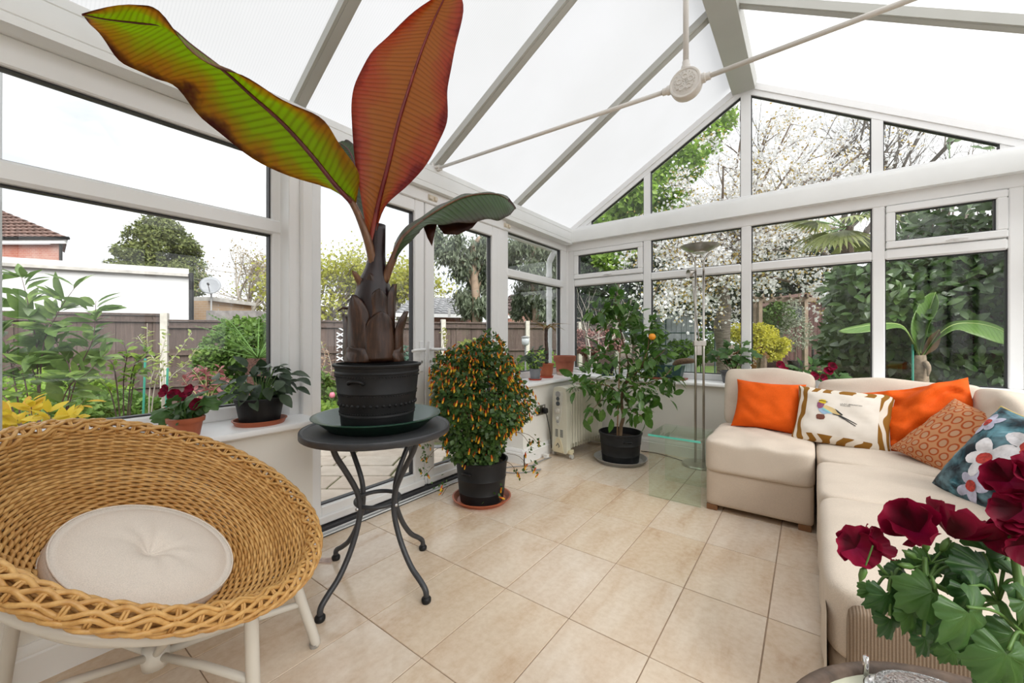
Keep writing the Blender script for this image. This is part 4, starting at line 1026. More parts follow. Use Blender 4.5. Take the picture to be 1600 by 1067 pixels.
def banana_mat(name, g, mid, edge, tr1, tr2, tf=.5, k=90, edgew=.30):
    t = NT(name); uv = t.uv(); sp = t.n('SeparateXYZ'); t.set(sp.inputs[0], uv)
    du = t.math('ABSOLUTE', t.math('SUBTRACT', sp.outputs[0], .5))
    ph = t.math('SUBTRACT', t.math('MULTIPLY', sp.outputs[1], k), t.math('MULTIPLY', du, 16.0))
    vein = t.math('POWER', t.math('ABSOLUTE', t.math('SINE', ph)), 5)
    bl = t.noise(t.pos(), 5, 4, .6); 
    e = t.math('ADD', t.math('MULTIPLY', du, 1.9), t.math('MULTIPLY', t.math('SUBTRACT', bl, .5), 1.3))
    c = t.ramp(e, [(.34, g), (.76, mid), (.76 + edgew, edge)]); c = t.mix(t.math('MULTIPLY', vein, .22), c, tuple(x * .35 for x in edge))
    tc_ = t.ramp(e, [(.38, tr1), (.80, tr2), (1.0, tuple(x * .8 for x in edge))]); tc_ = t.mix(t.math('MULTIPLY', vein, .28), tc_, tuple(x * .35 for x in tr2))
    nm = t.bump(vein, .30, .004)
    p = t.n('BsdfPrincipled'); t.set(p.inputs['Base Color'], c); p.inputs['Roughness'].default_value = .40; t.set(p.inputs['Normal'], nm); p.inputs['Specular IOR Level'].default_value = .45
    tl_ = t.n('BsdfTranslucent'); t.set(tl_.inputs[0], tc_); m = t.n('MixShader'); m.inputs[0].default_value = tf
    t.t.links.new(p.outputs[0], m.inputs[1]); t.t.links.new(tl_.outputs[0], m.inputs[2]); t.t.links.new(m.outputs[0], t.out.inputs[0]); return t.m
leafg = banana_mat('banana_leaf_green', (.20, .27, .014), (.30, .20, .02), (.20, .05, .03), (.60, .80, .006), (.74, .42, .03), .68, 150)
leafr = banana_mat('banana_leaf_red', (.42, .18, .05), (.42, .10, .045), (.32, .028, .024), (.80, .36, .06), (.80, .15, .06), .5, 190, .35)
leaft = banana_mat('banana_leaf_upper', (.055, .10, .035), (.06, .085, .04), (.08, .06, .05), (.20, .30, .03), (.18, .12, .03), .18, 100)
def poly2(P, n):
    """resample a pixel polyline with its own depth, smooth"""
    return catmull([V3(*p) for p in P], n)
def banana_leaf(mid, left, right, mat, n=44, rib=.010, ribm=redrib, bulge=.0, nm='leaf'):
    M_, L_, R_ = poly2(mid, n), poly2(left, n), poly2(right, n); G = []; ms = []
    for i in range(n + 1):
        m = at_d(*M_[i]); l = at_d(*L_[i]); r = at_d(*R_[i]); row = []
        cam_dir = (CAMP - m).normalized()
        for k in range(7): t = k / 7; row.append(l.lerp(m, t) + cam_dir * (-bulge * math.sin(t * PI)) + UP * .004 * math.sin(i * .9 + k) * (1 - t))
        row.append(m)
        for k in range(1, 8): t = k / 7; row.append(m.lerp(r, t) + cam_dir * (-bulge * math.sin(t * PI)) + UP * .004 * math.sin(i * .8 - k) * t)
        G.append(row); ms.append(m + cam_dir * .002)
    o = MB().grid(G).build(nm, mat, ban, smooth=True, uv=True)
    m_ = o.modifiers.new('s', 'SOLIDIFY'); m_.thickness = .0012
    MB().tube(ms, [rib * (1 - .85 * i / n) for i in range(n + 1)], 8).build('midrib', ribm, o, smooth=True)
    return o
def depths(P, d0, d1, off=0): n = len(P) - 1; return [(u, v, lerp(d0, d1, i / n) + (off if 0 < i < n else 0)) for i, (u, v) in enumerate(P)]
# long green leaf reaching left
mid = [(551, 318), (523, 288), (487, 243), (442, 193), (392, 148), (352, 112), (300, 72), (262, 42), (215, 36), (165, 30), (128, 23)]
lo = [(551, 318), (505, 290), (440, 272), (378, 235), (320, 189), (278, 140), (240, 120), (195, 102), (165, 66), (142, 38), (128, 24)]
up = [(556, 318), (560, 270), (528, 222), (496, 180), (433, 153), (378, 116), (338, 108), (293, 74), (246, 17), (208, 7), (128, 22)]
banana_leaf(depths(mid, 1.70, 1.24), depths(lo, 1.70, 1.24, .06), depths(up, 1.70, 1.24, -.05), leafg, rib=.011, bulge=.012)
MB().tube(catmull([at_d(586, 440, 1.75), at_d(582, 405, 1.73), at_d(571, 365, 1.71), at_d(551, 318, 1.70), at_d(523, 288, 1.67)], 20), [lerp(.023, .011, k / 20) for k in range(21)], 10).build('petiole', petm, ban, smooth=True)
# small folded flap beside it
G = [(506, 286), (515, 290), (529, 312), (530, 314)]
# upright red leaf
mid = [(578, 392), (590, 324), (608, 252), (622, 193), (640, 135), (658, 81), (676, 36), (692, 2), (706, -24)]
le = [(576, 385), (566, 318), (556, 262), (550, 196), (551, 146), (570, 98), (606, 56), (645, 20), (672, -8)]
ri = [(581, 385), (603, 320), (640, 288), (676, 240), (698, 190), (699, 140), (709, 85), (708, 48), (726, 8)]
le[-1] = (706, -24); ri[-1] = (707, -24); le[-2] = (664, 6); ri[-2] = (724, 10)
banana_leaf(depths(mid, 1.74, 1.62), depths(le, 1.74, 1.62, -.03), depths(ri, 1.74, 1.62, -.03), leafr, rib=.0115, bulge=.015, ribm=bark('bright_red_midrib', [(.10, .006, .008), (.19, .014, .014), (.30, .04, .03)]))
MB().tube(catmull([at_d(587, 440, 1.75), at_d(580, 410, 1.742), at_d(580, 380, 1.735), at_d(590, 324, 1.725)], 16), [lerp(.018, .011, k / 16) for k in range(17)], 10).build('petiole', bark('crimson_petiole', [(.14, .012, .012), (.26, .03, .022), (.36, .07, .04)]), ban, smooth=True)
# leaf behind, seen between the two
mid = [(578, 392), (574, 345), (566, 300), (556, 262), (545, 235), (530, 222)]
le = [(577, 392), (568, 350), (552, 305), (537, 265), (528, 240), (524, 222)]
ri = [(580, 392), (582, 345), (582, 300), (572, 255), (558, 228), (540, 218)]
banana_leaf(depths(mid, 1.78, 1.95), depths(le, 1.78, 1.95, .03), depths(ri, 1.78, 1.95, .03), leaft, rib=.009)
# drooping right leaf: green upper face, dark folded under side
mid = [(612, 408), (628, 372), (655, 348), (690, 325), (722, 309), (752, 303), (778, 304), (795, 313), (806, 325)]
top_ = [(611, 404), (622, 368), (652, 342), (688, 320), (720, 305), (752, 301), (780, 302), (797, 311), (806, 325)]
bot = [(616, 408), (640, 378), (668, 352), (700, 350), (735, 347), (765, 343), (785, 343), (797, 334), (806, 326)]
banana_leaf(depths(mid, 1.75, 1.88), depths(top_, 1.75, 1.88, .06), depths(bot, 1.75, 1.88, -.06), leaft, rib=.007, ribm=petm, bulge=-.012)
under = banana_mat('banana_leaf_dry', (.16, .10, .02), (.10, .03, .015), (.06, .015, .01), (.35, .22, .03), (.2, .06, .02), .3, 40)
def flap(P, d):
    mb = MB(); V = [at_d(u, v, d + dd) for u, v, dd in P]; c = sum(V, Vector()) / len(V); mb.add(V + [c], [(i, (i + 1) % len(V), len(V)) for i in range(len(V))])
    o = mb.build('torn_flap', under, ban, smooth=True); m_ = o.modifiers.new('s', 'SOLIDIFY'); m_.thickness = .0012
flap([(660, 350, 0), (685, 342, .01), (680, 362, .0), (675, 385, -.02), (668, 372, -.01)], 1.80); flap([(682, 345, .0), (750, 342, .0), (738, 356, -.02), (715, 367, -.03), (694, 366, -.03), (686, 356, -.01)], 1.84); flap([(640, 362, 0), (662, 350, 0), (655, 364, -.01), (645, 372, 0)], 1.80)
flap([(795, 309, 0), (806, 325, 0), (797, 336, -.03), (790, 330, -.05)], 1.865)
MB().tube(catmull([at_d(600, 440, 1.75), at_d(612, 410, 1.75), at_d(630, 372, 1.76), at_d(662, 345, 1.78)], 16), [lerp(.020, .008, k / 16) for k in range(17)], 10).build('petiole', petm, ban, smooth=True)

# ================================================================== flowering shrub on the floor
SB = V3(-1.735, 1.985, 0)
o = dish(MB(), SB, .165, .188, .030, lip=.006).build('plant_saucer', terra, origin=tuple(SB), mod='autosmooth'); tag(o, 'terracotta saucer on the tiles under the flowering shrub', 'saucer')
shr = thing('flowering_shrub', 'rounded shrub with small orange and yellow tubular flowers in a black pot on the floor', 'plant', (SB.x, SB.y, .006))
sb = SB + V3(0, 0, .006)
prof = [(0, 0), (.140, 0), (.150, .06), (.152, .064), (.150, .068), (.158, .15), (.161, .154), (.159, .158), (.168, .255), (.173, .257), (.174, .268), (.170, .270), (.163, .270), (.158, .23), (0, .23)]
pt = MB().lathe(prof, sb, 48).build('pot', blackpl, shr, mod='autosmooth')
fa2 = math.atan2(-sb.y, -sb.x) - .62
MB().tube([sb + V3((.166 + .01 * (1 - t ** 4)) * math.cos(fa2 + t * .2), (.166 + .01 * (1 - t ** 4)) * math.sin(fa2 + t * .2), .20 + .01 * (1 - t ** 4)) for t in np.linspace(-1, 1, 11)], .006, 8).build('grip', blackpl, pt, smooth=True)
MB().lathe([(0, .004), (.157, 0)], sb + V3(0, 0, .232), 36).build('soil', soilm, shr)
stem = MB()
def shrub_pts(n):
    out = []; nr = []
    while len(out) < n:
        d = rng.normal(size=3); d /= np.linalg.norm(d); r = rng.uniform(.55, 1.0) ** .5
        lump = 1 + .16 * math.sin(d[0] * 5 + 1) * math.sin(d[1] * 6) + .10 * math.sin(d[2] * 7 + d[0] * 3)
        q = d * r * lump; z = .635 + q[2] * .40; k = 1.0 if z > .55 else max(.55, 1 - (.55 - z) * 1.05)
        out.append((sb.x + q[0] * .318 * k - .022, sb.y + q[1] * .318 * k - .018, z)); nr.append(d)
    return np.array(out), np.array(nr)
P, Nn = shrub_pts(9500)
for k in range(46):
    e = Vector(P[k * 7]); s0 = sb + V3(random.uniform(-.05, .05), random.uniform(-.05, .05), .23)
    stem.tube(catmull([s0, s0.lerp(e, .5) + V3(0, 0, .08), e], 6), [.004, .0037, .0033, .003, .0026, .002, .0015], 5)
o = stem.build('stems', plain('shrub_twig', (.12, .07, .03), .7, var=.3, nscale=30), shr, smooth=True); o['kind'] = 'stuff'
shl = leafmat('shrub_leaf', [(.03, .075, .018), (.06, .13, .03), (.12, .21, .05)], .35, .25)
leaves_mesh('foliage', shl, proto_simple(.42), P, Nn + rng.normal(size=Nn.shape) * .7, Nn + np.array([0, 0, .8]) + rng.normal(size=Nn.shape) * .3, rng.uniform(.022, .040, len(P)), shr)
# trailing sprigs outside the outline
TP = []; TD = []
for u, v in ((662, 690), (668, 712), (664, 735), (690, 755), (835, 640), (825, 700), (832, 728), (775, 775), (745, 770), (812, 735), (655, 650), (838, 690)):
    q = at_d(u, v, 2.52); 
    for j in range(14): TP.append(np.array(q) + rng.normal(size=3) * np.array((.022, .022, .03))); TD.append(rng.normal(size=3) + np.array((0, 0, -.4)))
TP, TD = np.array(TP), np.array(TD)
o = leaves_mesh('trailing_sprigs', shl, proto_simple(.42), TP, TD, rand_dirs(len(TP), 1.0), rng.uniform(.016, .028, len(TP)), shr)
sp_ = MB()
for i in range(0, len(TP), 14):
    e = Vector(TP[i]); c = V3(sb.x, sb.y, e.z + .12); s0 = c.lerp(e, .55); sp_.tube(catmull([s0, s0.lerp(e, .6) + V3(0, 0, .02), e + V3(0, 0, -.02)], 6), .0016, 4)
o = sp_.build('sprig_stems', MATS['shrub_twig'], shr); o['kind'] = 'stuff'
FP, FN = shrub_pts(1500); fz = (FP[:, 2] - .25) / .8; keep = rng.uniform(size=len(FP)) < np.clip(fz * 1.15, .12, 1); FP, FN = FP[keep], FN[keep]
FP = FP + FN * .026; FP = np.vstack([FP, TP[::6]]); FN = np.vstack([FN, TD[::6]])
FD = FN * .35 + np.array([0, 0, -1.0]) + rng.normal(size=FN.shape) * .25
def flower_proto(a, b, r0, r1):
    V = []; F = []
    for t, r in ((a, r0), ((a + b) / 2, (r0 + r1) * .56), (b, r1)):
        for k in range(5): q = 2 * PI * k / 5; V.append((r * math.cos(q), t, r * math.sin(q)))
    for i in (0, 1):
        for k in range(5): F.append((i * 5 + k, i * 5 + (k + 1) % 5, i * 5 + 5 + (k + 1) % 5, i * 5 + 5 + k))
    return np.array(V), np.array(F)
S = rng.uniform(.026, .042, len(FP)); NN = rand_dirs(len(FP))
leaves_mesh('flower_tubes', leafmat('flower_orange', [(.55, .03, .01), (.75, .12, .01), (.80, .25, .01)], .4, .3, (.9, .25, .02)), flower_proto(0, .55, .06, .16), FP, FD, NN, S, shr)
leaves_mesh('flower_tips', leafmat('flower_yellow', [(.90, .50, .02), (.92, .66, .05), (.90, .42, .01)], .4, .35, (.95, .7, .1)), flower_proto(.5, 1.0, .155, .12), FP, FD, NN, S, shr)

# ================================================================== citrus tree on the floor
CB = V3(-1.315, 3.33, 0)
o = dish(MB(), CB, .195, .222, .036, lip=.004).build('metal_tray', alum, origin=tuple(CB), mod='autosmooth'); tag(o, 'round aluminium tray on the tiles under the citrus tree', 'tray')
cit = thing('citrus_tree', 'young citrus tree with one orange fruit in a black pot near the corner', 'plant', (CB.x, CB.y, .007))
cb_ = CB + V3(0, 0, .007)
prof = [(0, 0), (.155, 0), (.160, .06), (.163, .063), (.161, .067), (.169, .15), (.172, .153), (.170, .157), (.178, .232), (.184, .234), (.185, .246), (.181, .248), (.173, .248), (.166, .19), (0, .19)]
pt = MB().lathe(prof, cb_, 48).build('pot', blackpl, cit, mod='autosmooth')
fa3 = math.atan2(-cb_.y, -cb_.x) + .35
MB().tube([cb_ + V3((.174 + .01 * (1 - t ** 4)) * math.cos(fa3 + t * .2), (.174 + .01 * (1 - t ** 4)) * math.sin(fa3 + t * .2), .185 + .01 * (1 - t ** 4)) for t in np.linspace(-1, 1, 11)], .006, 8).build('grip', blackpl, pt, smooth=True)
MB().lathe([(0, .006), (.166, 0)], cb_ + V3(0, 0, .192), 36).build('soil', soilm, cit)
dC = 3.42
barkc = plain('citrus_bark', (.16, .10, .055), .75, var=.35, nscale=40, bscale=90, bstr=.6)
nodes = {0: (968, 690), 1: (974, 655), 2: (968, 625), 3: (960, 605), 4: (975, 600)}
def br(pts, r0, r1, dd=None): 
    n = 14; P = catmull([at_d(u, v, dC + (dd[i] if dd else 0)) for i, (u, v) in enumerate(pts)], n)
    MB().tube(P, [lerp(r0, r1, k / n) for k in range(n + 1)], 8).build('branch', barkc, cit, smooth=True)
MB().tube(catmull([at_d(u, v, dC - .02) for u, v in ((969, 688), (970, 668), (974, 650), (971, 630), (973, 612), (978, 600))], 20), [lerp(.017, .012, k / 20) for k in range(21)], 10).build('trunk', barkc, cit, smooth=True)
br([(978, 600), (982, 570), (972, 530), (966, 490), (960, 462)], .010, .003, [0, .05, .1, .1, .1]); br([(972, 625), (955, 605), (930, 600), (900, 600)], .008, .003, [0, -.05, -.1, -.1]); br([(978, 600), (1000, 575), (1012, 545), (1015, 510)], .008, .003, [0, -.1, -.15, -.15])
br([(976, 606), (1005, 600), (1035, 590), (1050, 575)], .007, .003, [0, -.05, -.1, -.1]); br([(982, 575), (955, 560), (930, 545)], .006, .003, [.05, .1, .1]); br([(974, 612), (985, 640), (1005, 650)], .005, .003, [0, -.1, -.15])
br([(955, 605), (940, 625), (925, 640)], .004, .0025, [-.05, -.12, -.15]); br([(966, 500), (945, 490), (925, 482)], .004, .002, [.1, .1, .1]); br([(1000, 575), (1030, 555), (1040, 545)], .005, .003, [-.1, -.1, -.1])
clus = [(962, 474, 26, 30, .1), (936, 486, 24, 22, .1), (985, 492, 22, 22, .05), (958, 512, 26, 24, .1), (1012, 512, 22, 30, -.1), (1028, 548, 24, 26, -.1), (1005, 560, 30, 34, -.1), (975, 555, 28, 26, .05), (940, 556, 26, 30, .1), (924, 590, 26, 30, 0), (905, 604, 14, 10, -.1), (960, 600, 34, 36, -.1), (1000, 605, 30, 36, -.1), (1040, 590, 22, 26, -.1), (930, 634, 16, 10, -.12), (1002, 645, 20, 14, -.15), (975, 625, 22, 18, -.12), (1030, 618, 20, 14, -.12)]
LP, LD, LN, LS = [], [], [], []
for u, v, rad, n, dd in clus:
    c = np.array(at_d(u, v, dC + dd)); rm_ = rad * dC / 621
    for j in range(int(n * 1.7)):
        d = rng.normal(size=3); d /= np.linalg.norm(d); p = c + d * rm_ * rng.uniform(.25, .95)
        LP.append(p); LD.append(d + np.array([0, 0, -.35]) + rng.normal(size=3) * .45); LN.append(np.array([0, 0, 1.0]) + .6 * d + rng.normal(size=3) * .3); LS.append(rng.uniform(.055, .105))
for u, v, ang, s_ in ((913, 660, -70, .13), (942, 645, -95, .11), (955, 660, -90, .12), (1008, 655, -60, .13), (895, 592, 160, .12), (1052, 620, 10, .10), (1010, 640, -75, .14), (925, 655, -110, .09)):
    LP.append(np.array(at_d(u, v, dC - .16)) + np.array([0, 0, .03])); a = R(ang); LD.append(np.array(RGT * math.cos(a) + UP * math.sin(a))); LN.append(np.array(-FWD) + rng.normal(size=3) * .3); LS.append(s_)
LP, LD, LN, LS = map(np.array, (LP, LD, LN, LS))
citl = leafmat('citrus_leaf', [(.03, .085, .014), (.06, .16, .025), (.15, .28, .045)], .3, .28, per_object=True, spec=.5)
pv, pf = proto_leaf('oval', 5, .25, .22, .30); cme = new_mesh('leaf', pv, pf, citl, smooth=True)
ni = 300; order = np.argsort(-LS)
leaf_objects('leaf', cme, LP[order[:ni]], LD[order[:ni]], LN[order[:ni]], LS[order[:ni]], cit)
leaves_mesh('small_leaves', leafmat('citrus_leaf_small', [(.03, .08, .015), (.06, .15, .025), (.14, .25, .04)], .3, .28), (pv, pf), LP[order[ni:]], LD[order[ni:]], LN[order[ni:]], LS[order[ni:]], cit)
BP = np.array([np.array(at_d(u + rng.normal() * 14, v + rng.normal() * 8, dC - .15)) for u, v in ((990, 590), (1020, 600), (930, 600), (960, 590), (1010, 575)) for _ in range(22)])
o = leaves_mesh('buds', leafmat('citrus_bud', [(.35, .42, .12), (.55, .55, .25)], .5, .2), (np.array([(0, -.5, 0), (.5, 0, 0), (0, 0, .5), (-.5, 0, 0), (0, 0, -.5), (0, .5, 0)]), np.array([(0, 1, 2), (0, 2, 3), (0, 3, 4), (0, 4, 1), (5, 2, 1), (5, 3, 2), (5, 4, 3), (5, 1, 4)])), BP, rand_dirs(len(BP)), rand_dirs(len(BP)), np.full(len(BP), .012), cit)
orm = NT('orange_peel'); orangepeel = orm.bsdf(orm.ramp(orm.noise(orm.pos(), 12, 3), [(.3, (.78, .24, .01)), (.7, (.90, .36, .02))]), .4, 0, orm.bump(orm.noise(orm.pos(), 420, 2), .3, .001), spec=.5)
oc = at_d(1019, 526, dC - .22)
MB().lathe([(.001, -.026), (.010, -.0255), (.02, -.019), (.0275, -.006), (.028, .004), (.022, .018), (.012, .0245), (.004, .0255), (.001, .024)], oc, 20).build('fruit', orangepeel, cit, smooth=True)
cane = MB()
q0, q1 = at_d(964, 685, dC - .05), at_d(968, 575, dC - .02); cane.tube([q0, q1], .006, 8)
for t in (.2, .48, .75): cane.tube([q0.lerp(q1, t - .01), q0.lerp(q1, t), q0.lerp(q1, t + .01)], [.006, .0085, .006], 8)
cane.build('bamboo_cane', plain('bamboo', (.34, .20, .11), .5, var=.2, nscale=30), cit, smooth=True)
# ================================================================== pelargonium in the near corner
def fan_leaf(teeth=2, lobes=5, n=60, droop=.28):
    """rounded lobed leaf, stalk at the origin, blade towards +Y"""
    V = [(0, .10, 0)]; F = []; rings = 4
    for q in range(1, rings + 1):
        s_ = q / rings
        for k in range(n + 1):
            a = lerp(-2.45, 2.45, k / n)
            tri = lambda x: 1 - abs((x % 1.0) * 2 - 1)
            lob = tri(a / 4.9 * lobes + .5) ** .8; tooth = tri(a / 4.9 * lobes * (teeth * 2 - 1) + .5)
            r = (.50 + .13 * math.cos(a)) * (1.08 - .26 * (1 - lob) * s_ - .09 * (1 - tooth) * s_)
            x, y = r * s_ * math.sin(a), .10 + r * s_ * math.cos(a) * 1.05 + .1 * s_ * (math.cos(a) > 0) * math.cos(a)
            z = -droop * (s_ ** 2) * (.3 + .5 * abs(math.cos(a))) + .03 * math.sin(a * lobes * 1.28) * s_
            V.append((x, y, z))
    m = n + 1
    for k in range(n): F.append((0, 1 + k, 2 + k))
    for q in range(rings - 1):
        for k in range(n): F.append((1 + q * m + k, 1 + (q + 1) * m + k, 2 + (q + 1) * m + k)); F.append((1 + q * m + k, 2 + (q + 1) * m + k, 2 + q * m + k))
    return np.array(V), np.array(F)
def fan_uv(V): return [(math.atan2(v[0], v[1] - .10) / 4.9 + .5, min(1, math.hypot(v[0], v[1] - .1) / .6)) for v in V]
def pel_mat(name, a, b, c, edge=None):
    t = NT(name); uv = t.uv(); sp = t.n('SeparateXYZ'); t.set(sp.inputs[0], uv)
    vn = t.math('POWER', t.math('ABSOLUTE', t.math('COSINE', t.math('MULTIPLY', t.math('SUBTRACT', sp.outputs[0], .5), 7 * PI))), 40)
    f = t.math('ADD', t.math('MULTIPLY', t.objrand(), .7), t.math('MULTIPLY', t.noise(t.pos(), 25, 3), .4))
    col = t.mix(t.math('MULTIPLY', vn, .5), t.ramp(f, [(.15, a), (.55, b), (.95, c)]), c)
    if edge: col = t.mix(t.ramp(t.math('ADD', sp.outputs[1], t.math('MULTIPLY', t.noise(t.pos(), 30, 3), .5)), [(1.08, (0, 0, 0)), (1.32, (1, 1, 1))]), col, edge)
    return t.bsdf(col, .42, 0, t.bump(t.math('SUBTRACT', t.noise(t.pos(), 140, 2), vn), .3, .002), tuple(min(1, x * 1.8) for x in b), .25, spec=.4)
pelm = pel_mat('pelargonium_leaf', (.020, .060, .018), (.038, .10, .026), (.095, .20, .045))
pely = pel_mat('pelargonium_leaf_yellowing', (.035, .09, .025), (.07, .15, .03), (.16, .24, .05), (.62, .30, .02))
fv, ff = fan_leaf(); fme = new_mesh('leaf', fv, ff, pelm, smooth=True, uv=fan_uv(fv)); fmy = new_mesh('leaf', fv, ff, pely, smooth=True, uv=fan_uv(fv))
fv2, ff2 = fan_leaf(1, 5, 20, .25); pelm2 = leafmat('pelargonium_leaf_far', [(.03, .08, .02), (.055, .13, .03), (.10, .20, .05)], .45, .25, per_object=True); fme2 = new_mesh('leaf', fv2, ff2, pelm2, smooth=True)
PP = V3(.295, .705, SZ)
pel = thing('crimson_pelargonium', 'crimson flowered pelargonium with lobed leaves on the near side table', 'plant', tuple(PP))
pot(MB(), PP, .052, .070, .105, .006, .018).build('pot', terra, pel, mod='autosmooth')
stemm = plain('green_stem', (.10, .20, .04), .5, var=.2, nscale=40)
def leaf_at(u, v, wpx, d, ang, me=None, face=.75, tip=0.0):
    """stalk end at pixel (u,v), blade pointing along the image angle"""
    p = at_d(u, v, d); a = R(ang); D = RGT * math.cos(a) + UP * math.sin(a) - FWD * tip; N = -FWD * face + UP * .55
    s_ = wpx * d / 621 / 1.02; m = Matrix.Identity(4); D.normalize(); S_ = D.cross(N).normalized(); U_ = S_.cross(D)
    for r_ in range(3): m[r_][0] = S_[r_] * s_; m[r_][1] = D[r_] * s_; m[r_][2] = U_[r_] * s_; m[r_][3] = p[r_]
    place('leaf', me or fme, m, pel); return p
def stalk(a, b, r=.0018, sag=.01): MB().tube(catmull([a, a.lerp(b, .5) + V3(0, 0, sag), b], 8), r, 6).build('stalk', stemm, pel, smooth=True)
hubs = [at_d(1600, 990, .47), at_d(1560, 940, .50), at_d(1450, 905, .52), at_d(1395, 905, .54)]
MB().tube(catmull([PP + V3(0, 0, .09), hubs[0], hubs[1], at_d(1500, 930, .51), hubs[2], at_d(1445, 870, .53)], 30), [lerp(.0055, .0025, k / 30) for k in range(31)], 8).build('stem', stemm, pel, smooth=True)
MB().tube(catmull([at_d(1520, 945, .51), at_d(1430, 960, .53), at_d(1400, 915, .54), at_d(1365, 875, .55), at_d(1348, 862, .55)], 24), [lerp(.003, .0018, k / 24) for k in range(25)], 8).build('stem', stemm, pel, smooth=True)
MB().tube(catmull([hubs[0], at_d(1590, 900, .49), at_d(1580, 840, .50), at_d(1580, 790, .50)], 20), [lerp(.005, .0025, k / 20) for k in range(21)], 8).build('stem', stemm, pel, smooth=True)
for u, v, w_, d, a, h_ in ((1512, 948, 105, .455, -78, 0), (1515, 916, 74, .48, -75, 1), (1462, 922, 70, .505, -155, 2), (1420, 950, 62, .515, -60, 2), (1388, 924, 62, .53, -95, 3), (1390, 962, 56, .53, -70, 3), (1443, 993, 52, .51, -60, 2), (1575, 1015, 90, .45, -110, 0), (1548, 892, 66, .50, 165, 1), (1585, 905, 70, .49, -30, 1), (1598, 935, 60, .46, -60, 0), (1535, 862, 66, .52, 10, 1), (1367, 921, 30, .545, -160, 3), (1390, 905, 34, .55, 30, 3), (1420, 905, 40, .54, 160, 2), (1430, 893, 46, .54, 40, 2), (1470, 900, 56, .53, 20, 2), (1490, 1015, 36, .50, -120, 2), (1590, 985, 80, .50, -100, 0), (1560, 965, 80, .52, -60, 0), (1475, 965, 70, .53, -100, 2), (1452, 945, 60, .54, -70, 2), (1500, 985, 70, .53, -140, 1), (1430, 925, 50, .55, -120, 2), (1410, 895, 26, .55, 120, 3), (1480, 880, 40, .54, 60, 2), (1505, 890, 50, .53, -20, 2), (1445, 880, 30, .54, 110, 2), (1575, 870, 50, .51, 120, 1), (1590, 1045, 80, .47, -140, 0)):
    p = leaf_at(u, v, w_, d, a, fmy if (u, v) == (1570, 1010) else None, face=random.uniform(.55, .95)); stalk(hubs[h_], p)
def petal_mat(name, a, b, c):
    t = NT(name); uv = t.uv(); sp = t.n('SeparateXYZ'); t.set(sp.inputs[0], uv)
    f = t.math('ADD', sp.outputs[1], t.math('MULTIPLY', t.math('SUBTRACT', t.noise(t.pos(), 70, 3), .5), .5))
    return t.bsdf(t.ramp(f, [(.1, a), (.5, b), (.95, c)]), .55, 0, t.bump(t.noise(t.pos(), 160, 2), .3, .002), tuple(x * 1.4 for x in c), .2, spec=.25)
pet_dark = petal_mat('crimson_petal_dark', (.10, .002, .012), (.05, .001, .008), (.24, .003, .03)); pet_lt = petal_mat('crimson_petal', (.34, .006, .07), (.26, .003, .035), (.20, .003, .025))
def petal(L=1.0, W=.5, ruf=.07, curl=.25, seed=0):
    G = []
    for i in range(8):
        t = i / 7; w_ = W * math.sin(min(1, t * .93 + .07) * PI * .62) ** .9 * (1 if t < .9 else .88)
        G.append([V3(s_ * w_, L * t * (1 - .10 * s_ * s_ * t), curl * t * t + ruf * t * math.sin(s_ * 6 + seed) + .12 * (1 - s_ * s_) * t * -1) for s_ in np.linspace(-1, 1, 9)])
    mb = MB().grid(G); return mb
pm = []
for sd in range(3):
    for m in (pet_dark, pet_lt): mb = petal(seed=sd * 2.1, curl=.15 + .12 * sd, ruf=.08); pm.append(new_mesh('petal', mb.v, mb.f, m, True, mb.uv))
def flower(c, axis, up, size, parent, rot=0, cup=.5, small=False, nm='flower'):
    axis = Vector(axis).normalized(); up = Vector(up); x = up.cross(axis).normalized(); y = axis.cross(x)
    f = bpy.data.objects.new(nm, None); C.objects.link(f); f.parent = parent; f.location = Vector(c) - WL[parent.name]; WL[f.name] = Vector(c)
    for k in range(5):
        a = rot + 2 * PI * k / 5 + PI / 2; rd = x * math.cos(a) + y * math.sin(a); D = (rd + axis * cup).normalized(); N = (axis - rd * cup).normalized(); S_ = D.cross(N).normalized()
        up_ = k in (0, 1, 4) if False else k in (0, 1); s_ = size * (.56 if up_ else .50) * random.uniform(.92, 1.08)
        m = Matrix.Identity(4)
        for r_ in range(3): m[r_][0] = S_[r_] * s_ * 1.15; m[r_][1] = D[r_] * s_; m[r_][2] = N[r_] * s_; m[r_][3] = c[r_]
        place('petal', pm[(k % 3) * 2 + (0 if up_ else 1)], m, f)
    return f
for u, v, px, d, ax, rot, cup in ((1338, 855, 66, .55, (-.3, -.6, .2), .3, .55), (1360, 850, 58, .55, (.4, -.6, .5), .9, .6), (1436, 832, 92, .535, (-.75, -.35, .55), .1, 1.0), (1486, 838, 104, .53, (.35, -.15, .75), .5, .9), (1578, 752, 74, .50, (-.7, -.6, .3), .2, .6), (1598, 795, 80, .49, (-.7, -.6, 0), .8, .6), (1580, 828, 74, .50, (-.6, -.5, -.3), .4, .6), (1608, 850, 70, .48, (-.5, -.6, -.3), .1, .5), (1612, 745, 76, .49, (-.2, -.7, .4), .7, .5)):
    c = at_d(u, v, d); A_ = RGT * ax[0] + FWD * ax[1] + UP * ax[2]
    flower(c, A_, UP if abs(A_.normalized().z) < .9 else RGT, px * d / 621, pel, rot, cup)
for u, v, tu, tv, d in ((1436, 832, 1448, 872, .535), (1486, 838, 1462, 872, .53), (1338, 855, 1352, 868, .55), (1360, 850, 1358, 868, .55)):
    stalk(at_d(tu, tv, d + .012), at_d(u, v + 6, d + .012), .0014, 0)
